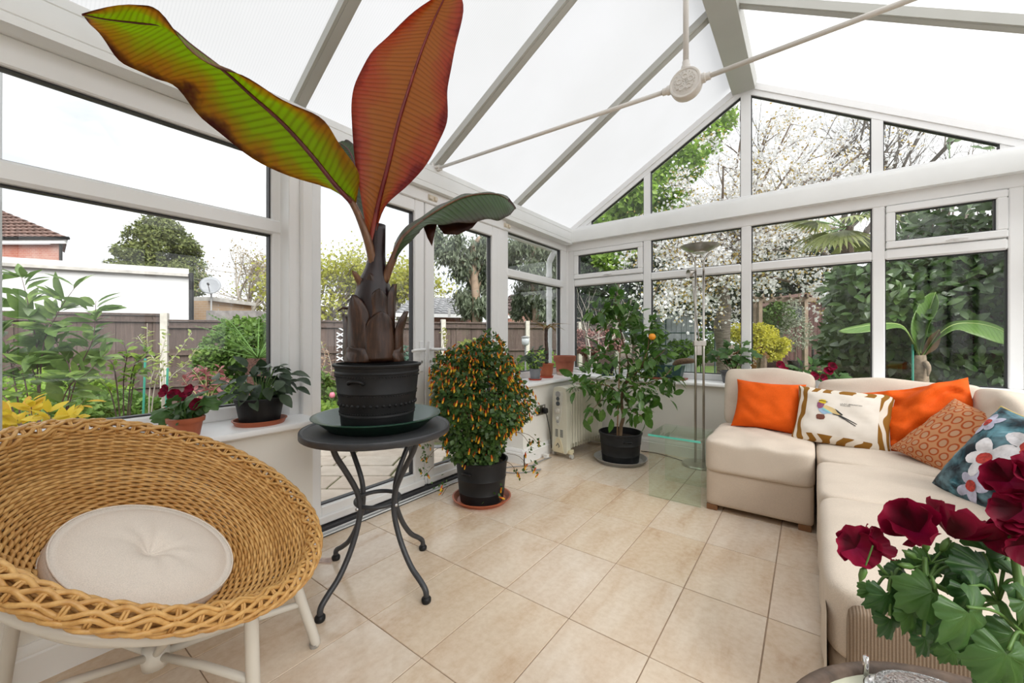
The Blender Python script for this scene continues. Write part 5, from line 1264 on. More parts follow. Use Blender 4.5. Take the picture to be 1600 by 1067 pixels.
for u, v, a in ((1432, 872, 150), (1448, 862, 100), (1470, 862, 60), (1428, 886, 170), (1490, 870, 20), (1545, 832, -20), (1352, 885, -110)):
    p = at_d(u, v, .53); D = (RGT * math.cos(R(a)) + UP * math.sin(R(a)))
    MB().tube([p, p + D * .006, p + D * .014, p + D * .022], [.0012, .0042, .0038, .0008], 8).build('bud', stemm, pel, smooth=True); stalk(at_d(1455, 880, .53) if 1400 < u < 1500 else p - D * .03, p, .001, 0)

# ================================================================== pots along the sills
SLZ = .678
def small_pot(name, label, cat, c, r0, r1, h_, m, rim=.005, rimh=.018, saucer=None, group='pots on the window sills', soil=True):
    t = thing(name, label, cat, tuple(c), group); z = 0
    if saucer: dish(MB(), Vector(c), saucer[0] * .92, saucer[0], saucer[1], .003, .004).build('saucer', saucer[2], t, mod='autosmooth'); z = .004
    pot(MB(), Vector(c) + V3(0, 0, z), r0, r1, h_, rim, rimh, soil=.88).build('pot', m, t, mod='autosmooth')
    if soil: MB().lathe([(0, .003), (lerp(r0, r1, .86) - .006, 0)], Vector(c) + V3(0, 0, z + h_ * .87), 24).build('soil', soilm, t)
    return t
def bunch(t, me, c, n, rad, smin, smax, up=.4, nm='leaf', squash=(1, 1, .7), stems=True, sm=None, mat=None):
    P, D, N, S = [], [], [], []
    c = np.array(c)
    for k in range(n):
        d = rng.normal(size=3); d /= np.linalg.norm(d); P.append(c + d * np.array(squash) * rad * rng.uniform(.35, 1)); D.append(d * np.array([1, 1, .4]) + rng.normal(size=3) * .3 + np.array([0, 0, -.15])); N.append(np.array([0, 0, up]) + d * .5 + np.array(-FWD) * .4); S.append(rng.uniform(smin, smax))
    leaf_objects(nm, me, np.array(P), np.array(D), np.array(N), S, t)
    if stems:
        mb = MB(); b0 = WL[t.name] + V3(0, 0, .05)
        for p in P[::2]: mb.tube(catmull([b0, b0.lerp(Vector(p), .55) + V3(0, 0, .02), Vector(p)], 5), .0022, 5)
        o = mb.build('stems', sm or stemm, t, smooth=True); o['kind'] = 'stuff'
darkleaf = leafmat('dark_crinkled_leaf', [(.022, .045, .025), (.04, .075, .035), (.075, .11, .06)], .45, .12, per_object=True)
ov, of = proto_leaf('oval', 6, .3, .3, .34); dme = new_mesh('leaf', ov, of, darkleaf, smooth=True)
c = V3(-2.01, .765, SLZ); t = small_pot('potted_plant', 'dark crinkle-leaved plant in a black pot with terracotta saucer near the glazed doors', 'plant', c, .078, .098, .115, blackpl, saucer=(.105, .022, terra))
bunch(t, dme, c + V3(0, 0, .19), 85, .16, .055, .085, .8, squash=(1, 1.05, .55))
c = V3(-1.99, .49, SLZ); t = small_pot('potted_pelargonium', 'dark red pelargonium in a terracotta pot on the sill behind the wicker chair', 'plant', c, .045, .058, .075, terra)
bunch(t, fme2, c + V3(0, 0, .12), 26, .085, .05, .075)
for k in range(6):
    q = at_d(*((262, 612), (275, 618), (292, 622), (300, 610), (265, 645), (310, 632))[k], 1.60); flower(q, -FWD + RGT * random.uniform(-.6, .6) + UP * .3, UP, .055, t, k)
# corner group
c = V3(-2.02, 3.055, SLZ); t = small_pot('potted_plant', 'small green leafy plant in a grey pot on the sill beside the flowering shrub', 'plant', c, .042, .052, .10, plain('grey_plastic', (.20, .21, .23), .5), saucer=(.06, .014, redpl))
bunch(t, dme, c + V3(0, 0, .20), 60, .11, .04, .06, squash=(1, 1, .9))
c = V3(-2.05, 3.30, SLZ); t = small_pot('potted_dracaena', 'bare-stemmed dracaena with drying leaves in a terracotta pot by the corner', 'plant', c, .055, .072, .135, terra, saucer=(.068, .02, redpl))
s0 = c + V3(0, 0, .12); stp_ = catmull([s0, s0 + V3(.005, 0, .12), s0 + V3(-.004, .0, .25), s0 + V3(0, 0, .37)], 16)
MB().tube(stp_, [.016 + .002 * (k % 2) for k in range(17)], 10).build('stem', sheathm, t)
lv, lf = proto_leaf('lance', 7, .3, .55, .16); dry = leafmat('drying_leaf', [(.20, .09, .03), (.26, .16, .05), (.16, .20, .05)], .6, .2, per_object=True); lme = new_mesh('leaf', lv, lf, dry, smooth=True)
n = 11; aa = np.linspace(0, 2 * PI, n, endpoint=False); leaf_objects('leaf', lme, np.tile(np.array(stp_[-1]), (n, 1)) - np.array([[0, 0, .02 * (k % 3)] for k in range(n)]), np.array([[math.cos(a), math.sin(a), .35 + .5 * (k % 3)] for k, a in enumerate(aa)]), np.tile(np.array([0, 0, 1.0]), (n, 1)), [random.uniform(.16, .24) for _ in aa], t)
c = V3(-2.06, 3.68, SLZ); t = small_pot('empty_pot', 'large empty terracotta pot on the sill in the corner', 'pot', c, .082, .108, .20, terra2, rim=.010, rimh=.055, soil=False)
MB().lathe([(.0835, .003), (.0865, .034), (.0875, .034), (.0845, .003)], c, 36).build('salt_band', plain('lime_crust', (.50, .36, .29), .8, var=.2, nscale=30), t)
c = V3(-1.66, 3.87, SLZ); t = small_pot('potted_plant', 'small black pot on a green saucer half hidden behind the citrus tree', 'pot', c, .05, .065, .11, blackpl, saucer=(.07, .02, greenpl))
# cactus trough
c0 = V3(-1.10, 3.86, SLZ); t = thing('cactus_trough', 'dark green trough on a red tray with a leaning cactus on the far sill', 'plant', tuple(c0), 'pots on the window sills')
MB().box(c0 + V3(-.20, -.075, 0), c0 + V3(.20, .075, .016), bev=.004).build('tray', plain('brick_red_plastic', (.26, .06, .035), .5), t)
tr_ = MB().add([c0 + V3(x * (.155 if z < .05 else .18), y * (.05 if z < .05 else .064), z) for z in (.0165, .135) for x, y in ((-1, -1), (1, -1), (1, 1), (-1, 1))], [(3, 2, 1, 0), (4, 5, 6, 7), (0, 1, 5, 4), (1, 2, 6, 5), (2, 3, 7, 6), (3, 0, 4, 7)]); tr_.build('trough', plain('blue_green_plastic', (.03, .075, .075), .4), t, mod='bevel')
MB().tube(catmull([c0 + V3(.10, -.02, .13), c0 + V3(.14, -.03, .165), c0 + V3(.22, -.05, .18), c0 + V3(.30, -.06, .182)], 18), [.022, .024, .025, .026, .027, .027, .027, .027, .027, .027, .027, .026, .026, .025, .024, .022, .018, .012, .005], 12).build('cactus', plain('cactus_brown', (.16, .10, .06), .8, var=.4, nscale=90, bscale=200, bstr=.8), t, smooth=True)
bunch(t, dme, c0 + V3(-.06, 0, .22), 50, .14, .05, .08, stems=False)
# geranium in grey pot behind the sofa end
c = at_Y(1147, 580, 3.87); c.z = SLZ; t = small_pot('potted_geranium', 'sparse geranium with browning leaves in a grey trough behind the sofa end', 'plant', c, .085, .105, .105, plain('dark_grey_plastic', (.10, .10, .11), .5), saucer=None)
bunch(t, fme2, c + V3(0, 0, .25), 38, .17, .05, .085, squash=(1.1, .5, .75), sm=barkc)
geb = new_mesh('leaf', fv2, ff2, leafmat('browning_leaf', [(.22, .09, .03), (.25, .15, .04)], .6, .2, per_object=True), smooth=True)
bunch(t, geb, c + V3(.08, 0, .22), 10, .16, .045, .07, squash=(1.2, .4, .7), stems=False)
c = at_Y(1258, 592, 3.88); c.z = SLZ; t = small_pot('potted_pelargonium', 'low dark red pelargonium on the sill behind the sofa back cushions', 'plant', c, .05, .065, .08, terra)
bunch(t, fme2, c + V3(0, 0, .12), 46, .20, .05, .08, squash=(1.15, .45, .4))
for k, (u, v) in enumerate(((1218, 572), (1225, 580), (1240, 592), (1270, 588), (1292, 580), (1298, 574), (1285, 592))): flower(at_d(u, v, 2.95), -FWD + UP * .4 + RGT * random.uniform(-.5, .5), UP, .07, t, k)
# ================================================================== OUTSIDE: ground, paving, lawn
GZ = -.20
earth = plain('garden_soil', (.10, .075, .05), .95, var=.4, nscale=3, bscale=25, bstr=.8, bdist=.05)
lawnm = plain('mown_grass', (.16, .26, .045), .9, var=.25, nscale=6, bscale=120, bstr=.8, bdist=.03)
gr = MB().box((-70, -40, GZ - .2), (50, 80, GZ)).build('ground', earth); tag(gr, kind='structure')
def poly_ground(name, pts, z, th, m):
    o = MB().prism([(x, y, z - th) for x, y in pts], (0, 0, th)).build(name, m); tag(o, kind='structure'); return o
lawn = poly_ground('lawn', [(-6.0, 6.2), (1.0, 6.2), (1.5, 18), (-2.5, 20), (-8.5, 13)], GZ + .03, .05, lawnm)
# grass blades on the near part of the lawn
n = 9000; gx = rng.uniform(-5.5, .8, n); gy = rng.uniform(6.3, 13, n)
o = leaves_mesh('lawn_grass', leafmat('grass_blade', [(.10, .20, .03), (.17, .30, .05), (.26, .38, .08)], .6, .3), (np.array([(-.12, 0, 0), (.12, 0, 0), (0, 1, .1)]), np.array([(0, 1, 2)])), np.stack([gx, gy, np.full(n, GZ + .03)], 1), rand_dirs(n, 2.0), rand_dirs(n), rng.uniform(.04, .09, n)); tag(o, 'short bright green lawn grass beyond the far windows', 'grass', kind='stuff')
PZ = -.14
stone = NT('riven_sandstone'); _p = stone.pos(); _r = stone.objrand()
stonem = stone.bsdf(stone.mix(.5, stone.ramp(_r, [(0, (.50, .40, .32)), (.5, (.58, .49, .41)), (1, (.62, .55, .47))]), stone.ramp(stone.noise(_p, 7, 5), [(.3, (.42, .34, .28)), (.7, (.68, .60, .52))])), .85, 0, stone.bump(stone.noise(_p, 14, 4), .4, .02))
moss = plain('mossy_joint', (.10, .11, .035), .95, var=.4, nscale=20)
pav = MB().prism([tuple(FWD * d + RGT * l + V3(0, 0, PZ - .06)) for d, l in ((2.2, -4.6), (4.62, -4.6), (4.62, 1.0), (2.9, 1.0))], (0, 0, .05)).build('patio', moss); tag(pav, kind='structure')
# keep the paving outside the house wall: slabs only beyond it
sm = {}
rowsd = [2.35, 2.63, 2.914, 3.18, 3.475, 3.75, 4.05, 4.36]
for i in range(len(rowsd) - 1):
    l = -4.4 + (i * .37) % .6
    while l < .9:
        L = random.choice((.45, .56, .6, .72)); d0, d1 = rowsd[i], rowsd[i + 1]; c = FWD * ((d0 + d1) / 2) + RGT * (l + L / 2)
        ends = [FWD * dd + RGT * ll for dd in (d0, d1) for ll in (l, l + L)]
        if max(e.x for e in ends) < -2.38:
            key = (L, i)
            if key not in sm: mb = MB().box((-L / 2 + .009, -(d1 - d0) / 2 + .009, -.03), (L / 2 - .009, (d1 - d0) / 2 - .009, 0), bev=.006); sm[key] = new_mesh('slab', mb.v, mb.f, stonem)
            place('slab', sm[key], Matrix.Translation((c.x, c.y, PZ + random.uniform(-.004, .004))) @ Matrix.Rotation(YAW, 4, 'Z'), pav)
        l += L
bm_ = MB().box((-.10, -.055, -.03), (.10, .055, 0), bev=.005); bkm = new_mesh('paver', bm_.v, bm_.f, plain('blue_grey_paver', (.20, .20, .21), .8, var=.25, nscale=9))
for k in range(26): 
    c = FWD * 4.42 + RGT * (-4.4 + k * .21)
    if c.x < -2.5: place('paver', bkm, Matrix.Translation((c.x, c.y, PZ + .002)) @ Matrix.Rotation(YAW, 4, 'Z'), pav)

# ================================================================== fence
FA, FB = V3(-10.92, .194, 0), V3(-5.17, 9.87, 0); fdir = (FB - FA).normalized(); fn = V3(fdir.y, -fdir.x, 0)
def fence_t(u):
    r = ray(u, 500); # intersect horizontally
    den = r.x * fdir.y - r.y * fdir.x; t = (FA.x * fdir.y - FA.y * fdir.x) / den; p = V3(r.x * t, r.y * t, 0); return (p - FA).dot(fdir)
boardm = NT('brown_fence_board'); _q = boardm.pos(); _r = boardm.objrand(); _mp = boardm.n('Mapping'); boardm.set(_mp.inputs[0], _q); _mp.inputs['Scale'].default_value = (6, 6, .5)
boardmm = boardm.bsdf(boardm.mix(.5, boardm.ramp(_r, [(0, (.060, .040, .034)), (1, (.115, .080, .068))]), boardm.ramp(boardm.noise(_mp.outputs[0], 6, 4), [(.3, (.05, .032, .027)), (.7, (.14, .10, .085))])), .85, 0, boardm.bump(boardm.noise(_mp.outputs[0], 20, 3), .4, .01))
concrete = plain('pale_concrete', (.48, .45, .40), .9, var=.15, nscale=12, bscale=60, bstr=.4)
tpo = [fence_t(u) for u in (-330, -40, 258, 484, 692, 763, 823, 905, 962)]
pw = {}
for k in range(len(tpo) - 1):
    t0, t1 = tpo[k] + .06, tpo[k + 1] - .06; ztop = (1.50, 1.50, 1.39, 1.42, 1.43, 1.45, 1.45, 1.45)[k]
    a, b = FA + fdir * t0, FA + fdir * t1
    fp = thing('garden_fence', ['brown board fence panel in front of the white garage, left end', 'brown board fence panel standing before the white garage wall', 'brown board fence panel right of the concrete post by the garage', 'brown board fence panel seen past the banana trunk', 'short brown fence panel behind the second glazed door', 'brown fence panel behind the door jamb and corner window', 'brown fence panel seen through the corner side window', 'farthest brown fence panel behind the red-leaved hedge'][k], 'fence', tuple(a + V3(0, 0, GZ)), 'garden fence panels')
    L = t1 - t0; nb = max(4, int(round(L / .135))); wb_ = L / nb; key = (round(wb_, 3), ztop)
    if key not in pw: mb = MB().prism([(0, 0, 0), (wb_ + .012, .0, 0), (wb_ + .012, .016, 0), (0, .006, 0)], (0, 0, ztop - GZ - .12)); pw[key] = new_mesh('board', mb.v, mb.f, boardmm)
    ang = math.atan2(fdir.y, fdir.x)
    for j in range(nb): place('board', pw[key], Matrix.Translation(a + fdir * (wb_ * j) + V3(0, 0, GZ + .10)) @ Matrix.Rotation(ang, 4, 'Z') , fp)
    for zc in (GZ + .35, GZ + .95, ztop - .12): MB().bar(a + fn * .03 + V3(0, 0, zc), b + fn * .03 + V3(0, 0, zc), .03, .045).build('rail', boardmm, fp)
    MB().bar(a + V3(0, 0, ztop), b + V3(0, 0, ztop), .07, .035).build('capping', boardmm, fp)
    MB().bar(a + V3(0, 0, GZ + .05), b + V3(0, 0, GZ + .05), .04, .18).build('gravel_board', boardmm, fp)
for k, t_ in enumerate(tpo):
    p = FA + fdir * t_ + fn * .02; zt = 1.53 if k < 3 else 1.50
    o = MB().obox(p + V3(0, 0, (zt + GZ) / 2), fdir * .055, fn * .055, V3(0, 0, (zt - GZ) / 2)).build('fence_post', concrete, origin=tuple(p + V3(0, 0, GZ)), mod='bevel')
    tag(o, ['pale concrete fence post out past the near window edge', 'pale concrete fence post behind the big glossy shrub', 'pale concrete fence post standing right of the white garage', 'pale concrete fence post hidden by the door frame', 'pale concrete fence post seen through the second glazed door', 'pale concrete fence post at the jamb of the second glazed door', 'pale concrete fence post seen through the corner side window', 'pale concrete fence post at the room corner behind the red hedge', 'last pale concrete fence post by the dark conifer'][k], 'post', 'concrete fence posts')

# ================================================================== buildings
render_w = plain('white_render', (.60, .60, .60), .85, var=.04, nscale=2, bscale=60, bstr=.15)
A0, A1 = at_d(-120, 400, 7.9), at_d(295, 420, 9.9); A0.z = A1.z = GZ; gd = (A1 - A0).normalized(); gnn = V3(*ray(285, 527).xy, 0).normalized()
gar = thing('garage', 'white rendered flat-roofed garage wall behind the fence', 'building', tuple(A0))
ztop = 1.07 + 107 * 9.9 / 621
MB().prism([A0, A1, A1 + gnn * 5, A0 + gnn * 5], (0, 0, ztop - GZ)).build('walls', render_w, gar)
MB().bar(A0 + V3(0, 0, ztop + .03) - gnn * .04, A1 + V3(0, 0, ztop + .03) - gnn * .04, .14, .07).build('coping', plain('grey_coping', (.42, .40, .37), .9, var=.2, nscale=5), gar)
MB().tube([A1 + gd * .05 - gnn * .05 + V3(0, 0, .0), A1 + gd * .05 - gnn * .05 + V3(0, 0, ztop - GZ - .1)], .05, 8).build('downpipe', blackpl, gar)
def brickm(name, c1_, c2_, mort, sc_):
    t = NT(name); b = t.n('TexBrick'); b.inputs['Scale'].default_value = sc_; b.inputs['Mortar Size'].default_value = .012; b.inputs['Brick Width'].default_value = .5; b.inputs['Row Height'].default_value = .16
    t.set(b.inputs['Color1'], c1_); t.set(b.inputs['Color2'], c2_); t.set(b.inputs['Mortar'], mort)
    sp = t.n('SeparateXYZ'); t.set(sp.inputs[0], t.pos()); cb__ = t.n('CombineXYZ'); t.set(cb__.inputs[0], t.math('ADD', sp.outputs[0], sp.outputs[1])); t.set(cb__.inputs[1], sp.outputs[2]); t.set(b.inputs['Vector'], cb__.outputs[0])
    c = t.mix(.4, b.outputs['Color'], t.ramp(t.noise(t.pos(), 1.2, 4), [(.35, c1_), (.65, mort)])); return t.bsdf(c, .9)
redbrick = brickm('red_brick', (.36, .10, .06), (.42, .15, .09), (.50, .42, .38), 2.2)
tilem = plain('brown_roof_tile', (.20, .125, .105), .85, var=.3, nscale=4)
def tiled_roof(parent, e0, e1, r0, r1, nrow, ncol, m, h_=.07):
    """courses of rounded tiles between eaves line e0-e1 and ridge line r0-r1"""
    e0, e1, r0, r1 = map(Vector, (e0, e1, r0, r1)); nrm = (e1 - e0).cross(r0 - e0).normalized(); nrm = nrm if nrm.z > 0 else -nrm
    for i in range(nrow):
        G = [[], []]; 
        for q, s_ in ((0, i / nrow), (1, (i + 1.08) / nrow)):
            a, b = e0.lerp(r0, min(1, s_)), e1.lerp(r1, min(1, s_))
            for k in range(ncol * 4 + 1):
                t = k / (ncol * 4); G[q].append(a.lerp(b, t) + nrm * (h_ * (1 - q) * .9 + h_ * .7 * abs(math.sin(t * ncol * PI))))
        front = [p - nrm * h_ * 1.2 for p in G[0]]
        MB().grid([front, G[0], G[1]]).build('tile_course', m, parent)
# red brick house behind the garage
HD = 16.5; c0 = at_d(93, 405, HD); zt = 1.07 + (527 - 378) * HD / 621
hs_ = thing('brick_house', 'red brick house with hipped brown tiled roof behind the garage', 'building', (c0.x, c0.y, GZ))
hr = RGT; hf = V3(*ray(70, 527).xy, 0).normalized()
b0 = V3(c0.x, c0.y, GZ)
MB().prism([b0, b0 - hr * 9, b0 - hr * 9 + hf * 7, b0 + hf * 7], (0, 0, zt - GZ - .1)).build('walls', redbrick, hs_)
MB().bar(b0 + V3(0, 0, zt - GZ) + hr * .25 - hf * .25, b0 + V3(0, 0, zt - GZ) - hr * 9 - hf * .25, .08, .22).build('fascia', plain('white_fascia', (.75, .75, .75), .6), hs_)
MB().tube([b0 + V3(0, 0, zt - GZ + .1) + hr * .35 - hf * .35, b0 + V3(0, 0, zt - GZ + .1) - hr * 9 - hf * .35], .07, 8).build('gutter', blackpl, hs_)
MB().tube([b0 + hr * .05 - hf * .1, b0 + hr * .05 - hf * .1 + V3(0, 0, zt - GZ)], .05, 8).build('downpipe', blackpl, hs_)
e0, e1 = b0 + V3(0, 0, zt - GZ + .12) + hr * .35 - hf * .35, b0 + V3(0, 0, zt - GZ + .12) - hr * 9 - hf * .35
tiled_roof(hs_, e0, e1, e0 - hr * 3.6 + hf * 1.6 + V3(0, 0, 1.75), e1 + hf * 1.6 + V3(0, 0, 1.75), 11, 34, tilem)
MB().add([e0, e0 + hf * 4.5, e0 - hr * 3.6 + hf * 1.6 + V3(0, 0, 1.7)], [(0, 1, 2)]).build('hip_slope', tilem, hs_)
# bungalow seen past the second door, with grey pantiles
D_ = 15.5; p0, p1 = at_d(640, 497, D_), at_d(722, 497, D_ + 2); ze = 1.07 + (527 - 490) * D_ / 621
bg = thing('bungalow', 'brick bungalow with grey tiled roof behind the fence, seen through the doors', 'building', (p0.x, p0.y, GZ))
p0.z = p1.z = GZ; back = FWD * 6
MB().prism([p0, p1, p1 + back, p0 + back], (0, 0, ze - GZ)).build('walls', redbrick, bg)
greytile = plain('grey_roof_tile', (.26, .26, .27), .85, var=.25, nscale=5)
q0, q1 = p0 - RGT * .6 + V3(0, 0, ze - GZ), p1 + RGT * 3.2 + V3(0, 0, ze - GZ)
tiled_roof(bg, q0, q1, q0 + FWD * 3 + V3(0, 0, .95), q1 + FWD * 3 + V3(0, 0, .95) - RGT * .8, 8, 20, greytile)
MB().bar(q0 - FWD * .1 + V3(0, 0, -.05), q1 - FWD * .1 + V3(0, 0, -.05), .06, .14).build('fascia', MATS['white_fascia'], bg)
MB().tube([at_d(702, 495, D_ - .2), at_d(702, 482, D_ - .2)], .05, 6).build('downpipe', MATS['white_fascia'], bg)
# dark roof behind the corner window, and a low outbuilding by the garage
D_ = 17; p0, p1 = at_d(786, 495, D_), at_d(840, 495, D_); p0.z = p1.z = GZ
b2 = thing('outbuilding', 'dark brown roofed outbuilding behind the fence at the corner window', 'building', (p0.x, p0.y, GZ))
zz = 1.07 + (527 - 490) * D_ / 621
MB().prism([p0, p1, p1 + FWD * 3, p0 + FWD * 3], (0, 0, zz - GZ)).build('walls', redbrick, b2)
dkt = plain('dark_roof_tile', (.09, .06, .055), .85, var=.3, nscale=4)
tiled_roof(b2, p0 + V3(0, 0, zz - GZ) - RGT * .3, p1 + V3(0, 0, zz - GZ) + RGT * .3, p0 + FWD * 2 + V3(0, 0, zz - GZ + 1.0) + RGT * .3, p1 + FWD * 2 + V3(0, 0, zz - GZ + 1.0) - RGT * .3, 6, 8, dkt)
D_ = 12; p0, p1 = at_d(297, 500, D_), at_d(325, 500, D_); p0.z = p1.z = GZ; zz = 1.07 + (527 - 470) * D_ / 621
b3 = thing('brick_annexe', 'small ochre brick annexe at the right end of the garage', 'building', (p0.x, p0.y, GZ))
MB().prism([p0, p1, p1 + FWD * 2, p0 + FWD * 2], (0, 0, zz - GZ)).build('walls', brickm('ochre_brick', (.45, .27, .13), (.5, .34, .2), (.5, .45, .4), 2.2), b3)
MB().prism([p0 - RGT * .1 + V3(0, 0, zz - GZ), p1 + RGT * .15 + V3(0, 0, zz - GZ), p1 + RGT * .15 + FWD * 2 + V3(0, 0, zz - GZ), p0 - RGT * .1 + FWD * 2 + V3(0, 0, zz - GZ)], (0, 0, .12)).build('flat_roof', plain('grey_coping', (.42, .40, .37), .9), b3)
p0, p1 = at_d(322, 500, D_ - .5), at_d(400, 500, D_ - .5); p0.z = p1.z = GZ
MB().prism([p0, p1, p1 + FWD * 2, p0 + FWD * 2], (0, 0, 1.07 + 40 * D_ / 621 - GZ)).build('lean_to_roof', plain('slate_roof', (.25, .23, .22), .9, var=.2), b3)
# satellite dish
dp = at_d(329, 447, 11.6); sd_ = thing('satellite_dish', 'grey satellite dish on a pole beside the brick annexe', 'dish', (dp.x, dp.y, GZ))
dax = (-FWD + RGT * .5 + UP * .3).normalized(); dx = UP.cross(dax).normalized()
MB().lathe([(.001, 0), (.1, .008), (.2, .034), (.26, .06), (.262, .066), (.2, .042), (.1, .016), (.001, .008)], dp, 24, (dx, dax.cross(dx), dax)).build('reflector', plain('dish_grey', (.26, .27, .29), .5), sd_, smooth=True)
MB().tube([dp - dax * .02, dp - dax * .1 + UP * -.15, V3(dp.x, dp.y, GZ)], .022, 8).build('pole', hgrey, sd_)
MB().tube([dp - UP * .25 + dax * .02, dp + dax * .32 - UP * .08], .012, 6).build('feed_arm', hgrey, sd_)
MB().tube([dp + dax * .28 - UP * .06, dp + dax * .36 - UP * .06], .03, 8).build('receiver', blackpl, sd_)

# ================================================================== trees
def grow(mb, p, d, L, r, lev, tips, maxlev, nkid, spread=.6, up=.15, seg=4, taper=.6, sides=5, wig=.12):
    P = [p]; q = Vector(p); dd = Vector(d).normalized()
    for i in range(seg):
        dd = (dd + Vector(rng.normal(size=3)) * wig + UP * up * .3).normalized(); q = q + dd * (L / seg); P.append(q.copy())
    mb.tube(P, [lerp(r, r * taper, i / seg) for i in range(seg + 1)], max(3, sides - lev), cap=False)
    if lev >= maxlev: tips.append((P[-1], dd)); tips.append((P[len(P) // 2], dd)); return
    for k in range(nkid):
        t = rng.uniform(.35, 1.0) if k else 1.0; i = min(seg - 1, int(t * seg)); s_ = P[i].lerp(P[i + 1], t * seg - i)
        nd = (dd + Vector(rng.normal(size=3)) * spread + UP * up).normalized()
        grow(mb, s_, nd, L * rng.uniform(.55, .8), r * taper * rng.uniform(.6, .85), lev + 1, tips, maxlev, nkid, spread, up, max(2, seg - 1), taper, sides, wig)
def mk_tree(name, label, base, trunk_h, r, leafm, leafn, lsize, spread_leaf, barkm, lev=3, nkid=4, L=None, lean=(0, 0, 1), spread=.6, up=.15, proto=None, extra=None, cat='tree', trunk_bend=0):
    t = thing(name, label, cat, tuple(base), 'garden trees'); mb = MB(); tips = []
    b = Vector(base); P = catmull([b, b + V3(trunk_bend, 0, trunk_h * .5), b + Vector(lean).normalized() * trunk_h], 8)
    mb.tube(P, [lerp(r, r * .72, i / 8) for i in range(9)], 10, cap=False)
    tr_o = mb.build('trunk', barkm, t, smooth=True)
    mb = MB()
    for k in range(nkid + 1):
        d = Vector(lean).normalized() + Vector((math.cos(2.4 * k), math.sin(2.4 * k), 0)) * spread * 1.2 + Vector(rng.normal(size=3)) * .15
        grow(mb, P[-1].lerp(P[-2], .3 * (k % 2)), d, L or trunk_h * .9, r * .6, 1, tips, lev, nkid, spread, up)
    o = mb.build('branches', barkm, t, smooth=True); o['kind'] = 'stuff'
    if leafn:
        T = np.array([np.array(q[0]) for q in tips]); i = rng.integers(0, len(T), leafn)
        Pn = T[i] + rng.normal(size=(leafn, 3)) * spread_leaf
        for lm_, fr_, nm_ in (leafm if isinstance(leafm, list) else [(leafm, 1.0, 'foliage')]):
            k = rng.uniform(size=leafn) < fr_; leaves_mesh(nm_, lm_, proto or proto_simple(.4), Pn[k], rand_dirs(k.sum(), -.2), rand_dirs(k.sum(), .6), rng.uniform(lsize * .6, lsize * 1.3, k.sum()), t)
    return t, tips
greybark = plain('grey_bark', (.17, .145, .12), .9, var=.3, nscale=8); brownbark = plain('brown_bark', (.12, .085, .06), .9, var=.3, nscale=8, bscale=30, bstr=.7, bdist=.03)
palebark = plain('pale_twig', (.38, .34, .29), .85, var=.2)
def cloud(name, mat, lumps, n, size, parent=None, proto=None, shell=.35, kind='stuff'):
    """leaves over a set of lumps (centre, (rx, ry, rz))"""
    P, N = [], []; wts = np.array([l[1][0] * l[1][2] + l[1][0] * l[1][1] for l in lumps]); wts = wts / wts.sum(); cnt = (wts * n).astype(int) + 1
    for (c, rad), m in zip(lumps, cnt):
        d = rng.normal(size=(m, 3)); d /= np.linalg.norm(d, axis=1, keepdims=True); r = (1 - shell * rng.uniform(size=(m, 1)) ** 1.5) * (1 + .12 * np.sin(d[:, :1] * 9 + c[0]) * np.sin(d[:, 1:2] * 8 + d[:, 2:3] * 6))
        P.append(np.array(c) + d * r * np.array(rad)); N.append(d)
    P, N = np.vstack(P), np.vstack(N)
    return leaves_mesh(name, mat, proto or proto_simple(.42), P, N + rng.normal(size=N.shape) * .8, N + rng.normal(size=N.shape) * .5 + np.array([0, 0, .5]), rng.uniform(size * .6, size * 1.25, len(P)), parent)
def base_of(u, D): p = at_d(u, 527, D); p.z = GZ; return p
def zpx(v, D): return 1.07 + (527 - v) * D / 621
# big conifer behind the garage
D_ = 26; b = base_of(250, D_); con = thing('conifer', 'broad dark green conifer standing behind the white garage', 'tree', tuple(b), 'garden trees')
MB().tube([b, b + V3(0, 0, zpx(345, D_) - GZ)], [.35, .05], 8).build('trunk', brownbark, con)
lum = []
for k in range(46):
    z = rng.uniform(zpx(470, D_), zpx(345, D_)); f = (z - zpx(470, D_)) / (zpx(345, D_) - zpx(470, D_)); rr = interp([0, .25, .7, 1], [1.7, 2.3, 1.7, .4], f); a = rng.uniform(0, 2 * PI)
    lum.append((tuple(b + V3(math.cos(a) * rr * .75, math.sin(a) * rr * .75, z - GZ)), (.95 * (1.2 - .4 * f), .95 * (1.2 - .4 * f), .42)))
cloud('foliage', leafmat('conifer_needles', [(.06, .085, .025), (.12, .15, .04), (.21, .235, .07)], .7, .15), lum, 26000, .21, con, proto_simple(.30, .1, .3))
# bare and budding trees along the far boundary
tw = leafmat('spring_bud_leaf', [(.24, .27, .04), (.34, .35, .06), (.44, .42, .10)], .6, .35); tw2 = leafmat('tan_bud_leaf', [(.24, .18, .09), (.32, .26, .14)], .7, .2)
mk_tree('budding_tree', 'bare grey-twigged tree beyond the fence right of the conifer', base_of(385, 23), 2.4, .20, tw2, 1600, .10, .22, palebark, lev=4, nkid=4, L=1.9, spread=.5, up=.22)
mk_tree('budding_tree', 'twiggy tree with pale buds beyond the fence near the window jamb', base_of(440, 25), 2.2, .18, tw, 2600, .13, .28, palebark, lev=4, nkid=4, L=1.7, spread=.6, up=.15)
mk_tree('spring_tree', 'yellow-green spring tree behind the fence left of the banana trunk', base_of(515, 21), 2.2, .24, tw, 5200, .17, .34, greybark, lev=4, nkid=4, L=1.8, spread=.75, up=.12)
mk_tree('spring_tree', 'yellow-green tree behind the fence right of the banana trunk', base_of(628, 22), 2.0, .22, tw, 5200, .17, .34, greybark, lev=4, nkid=4, L=1.75, spread=.75, up=.12)
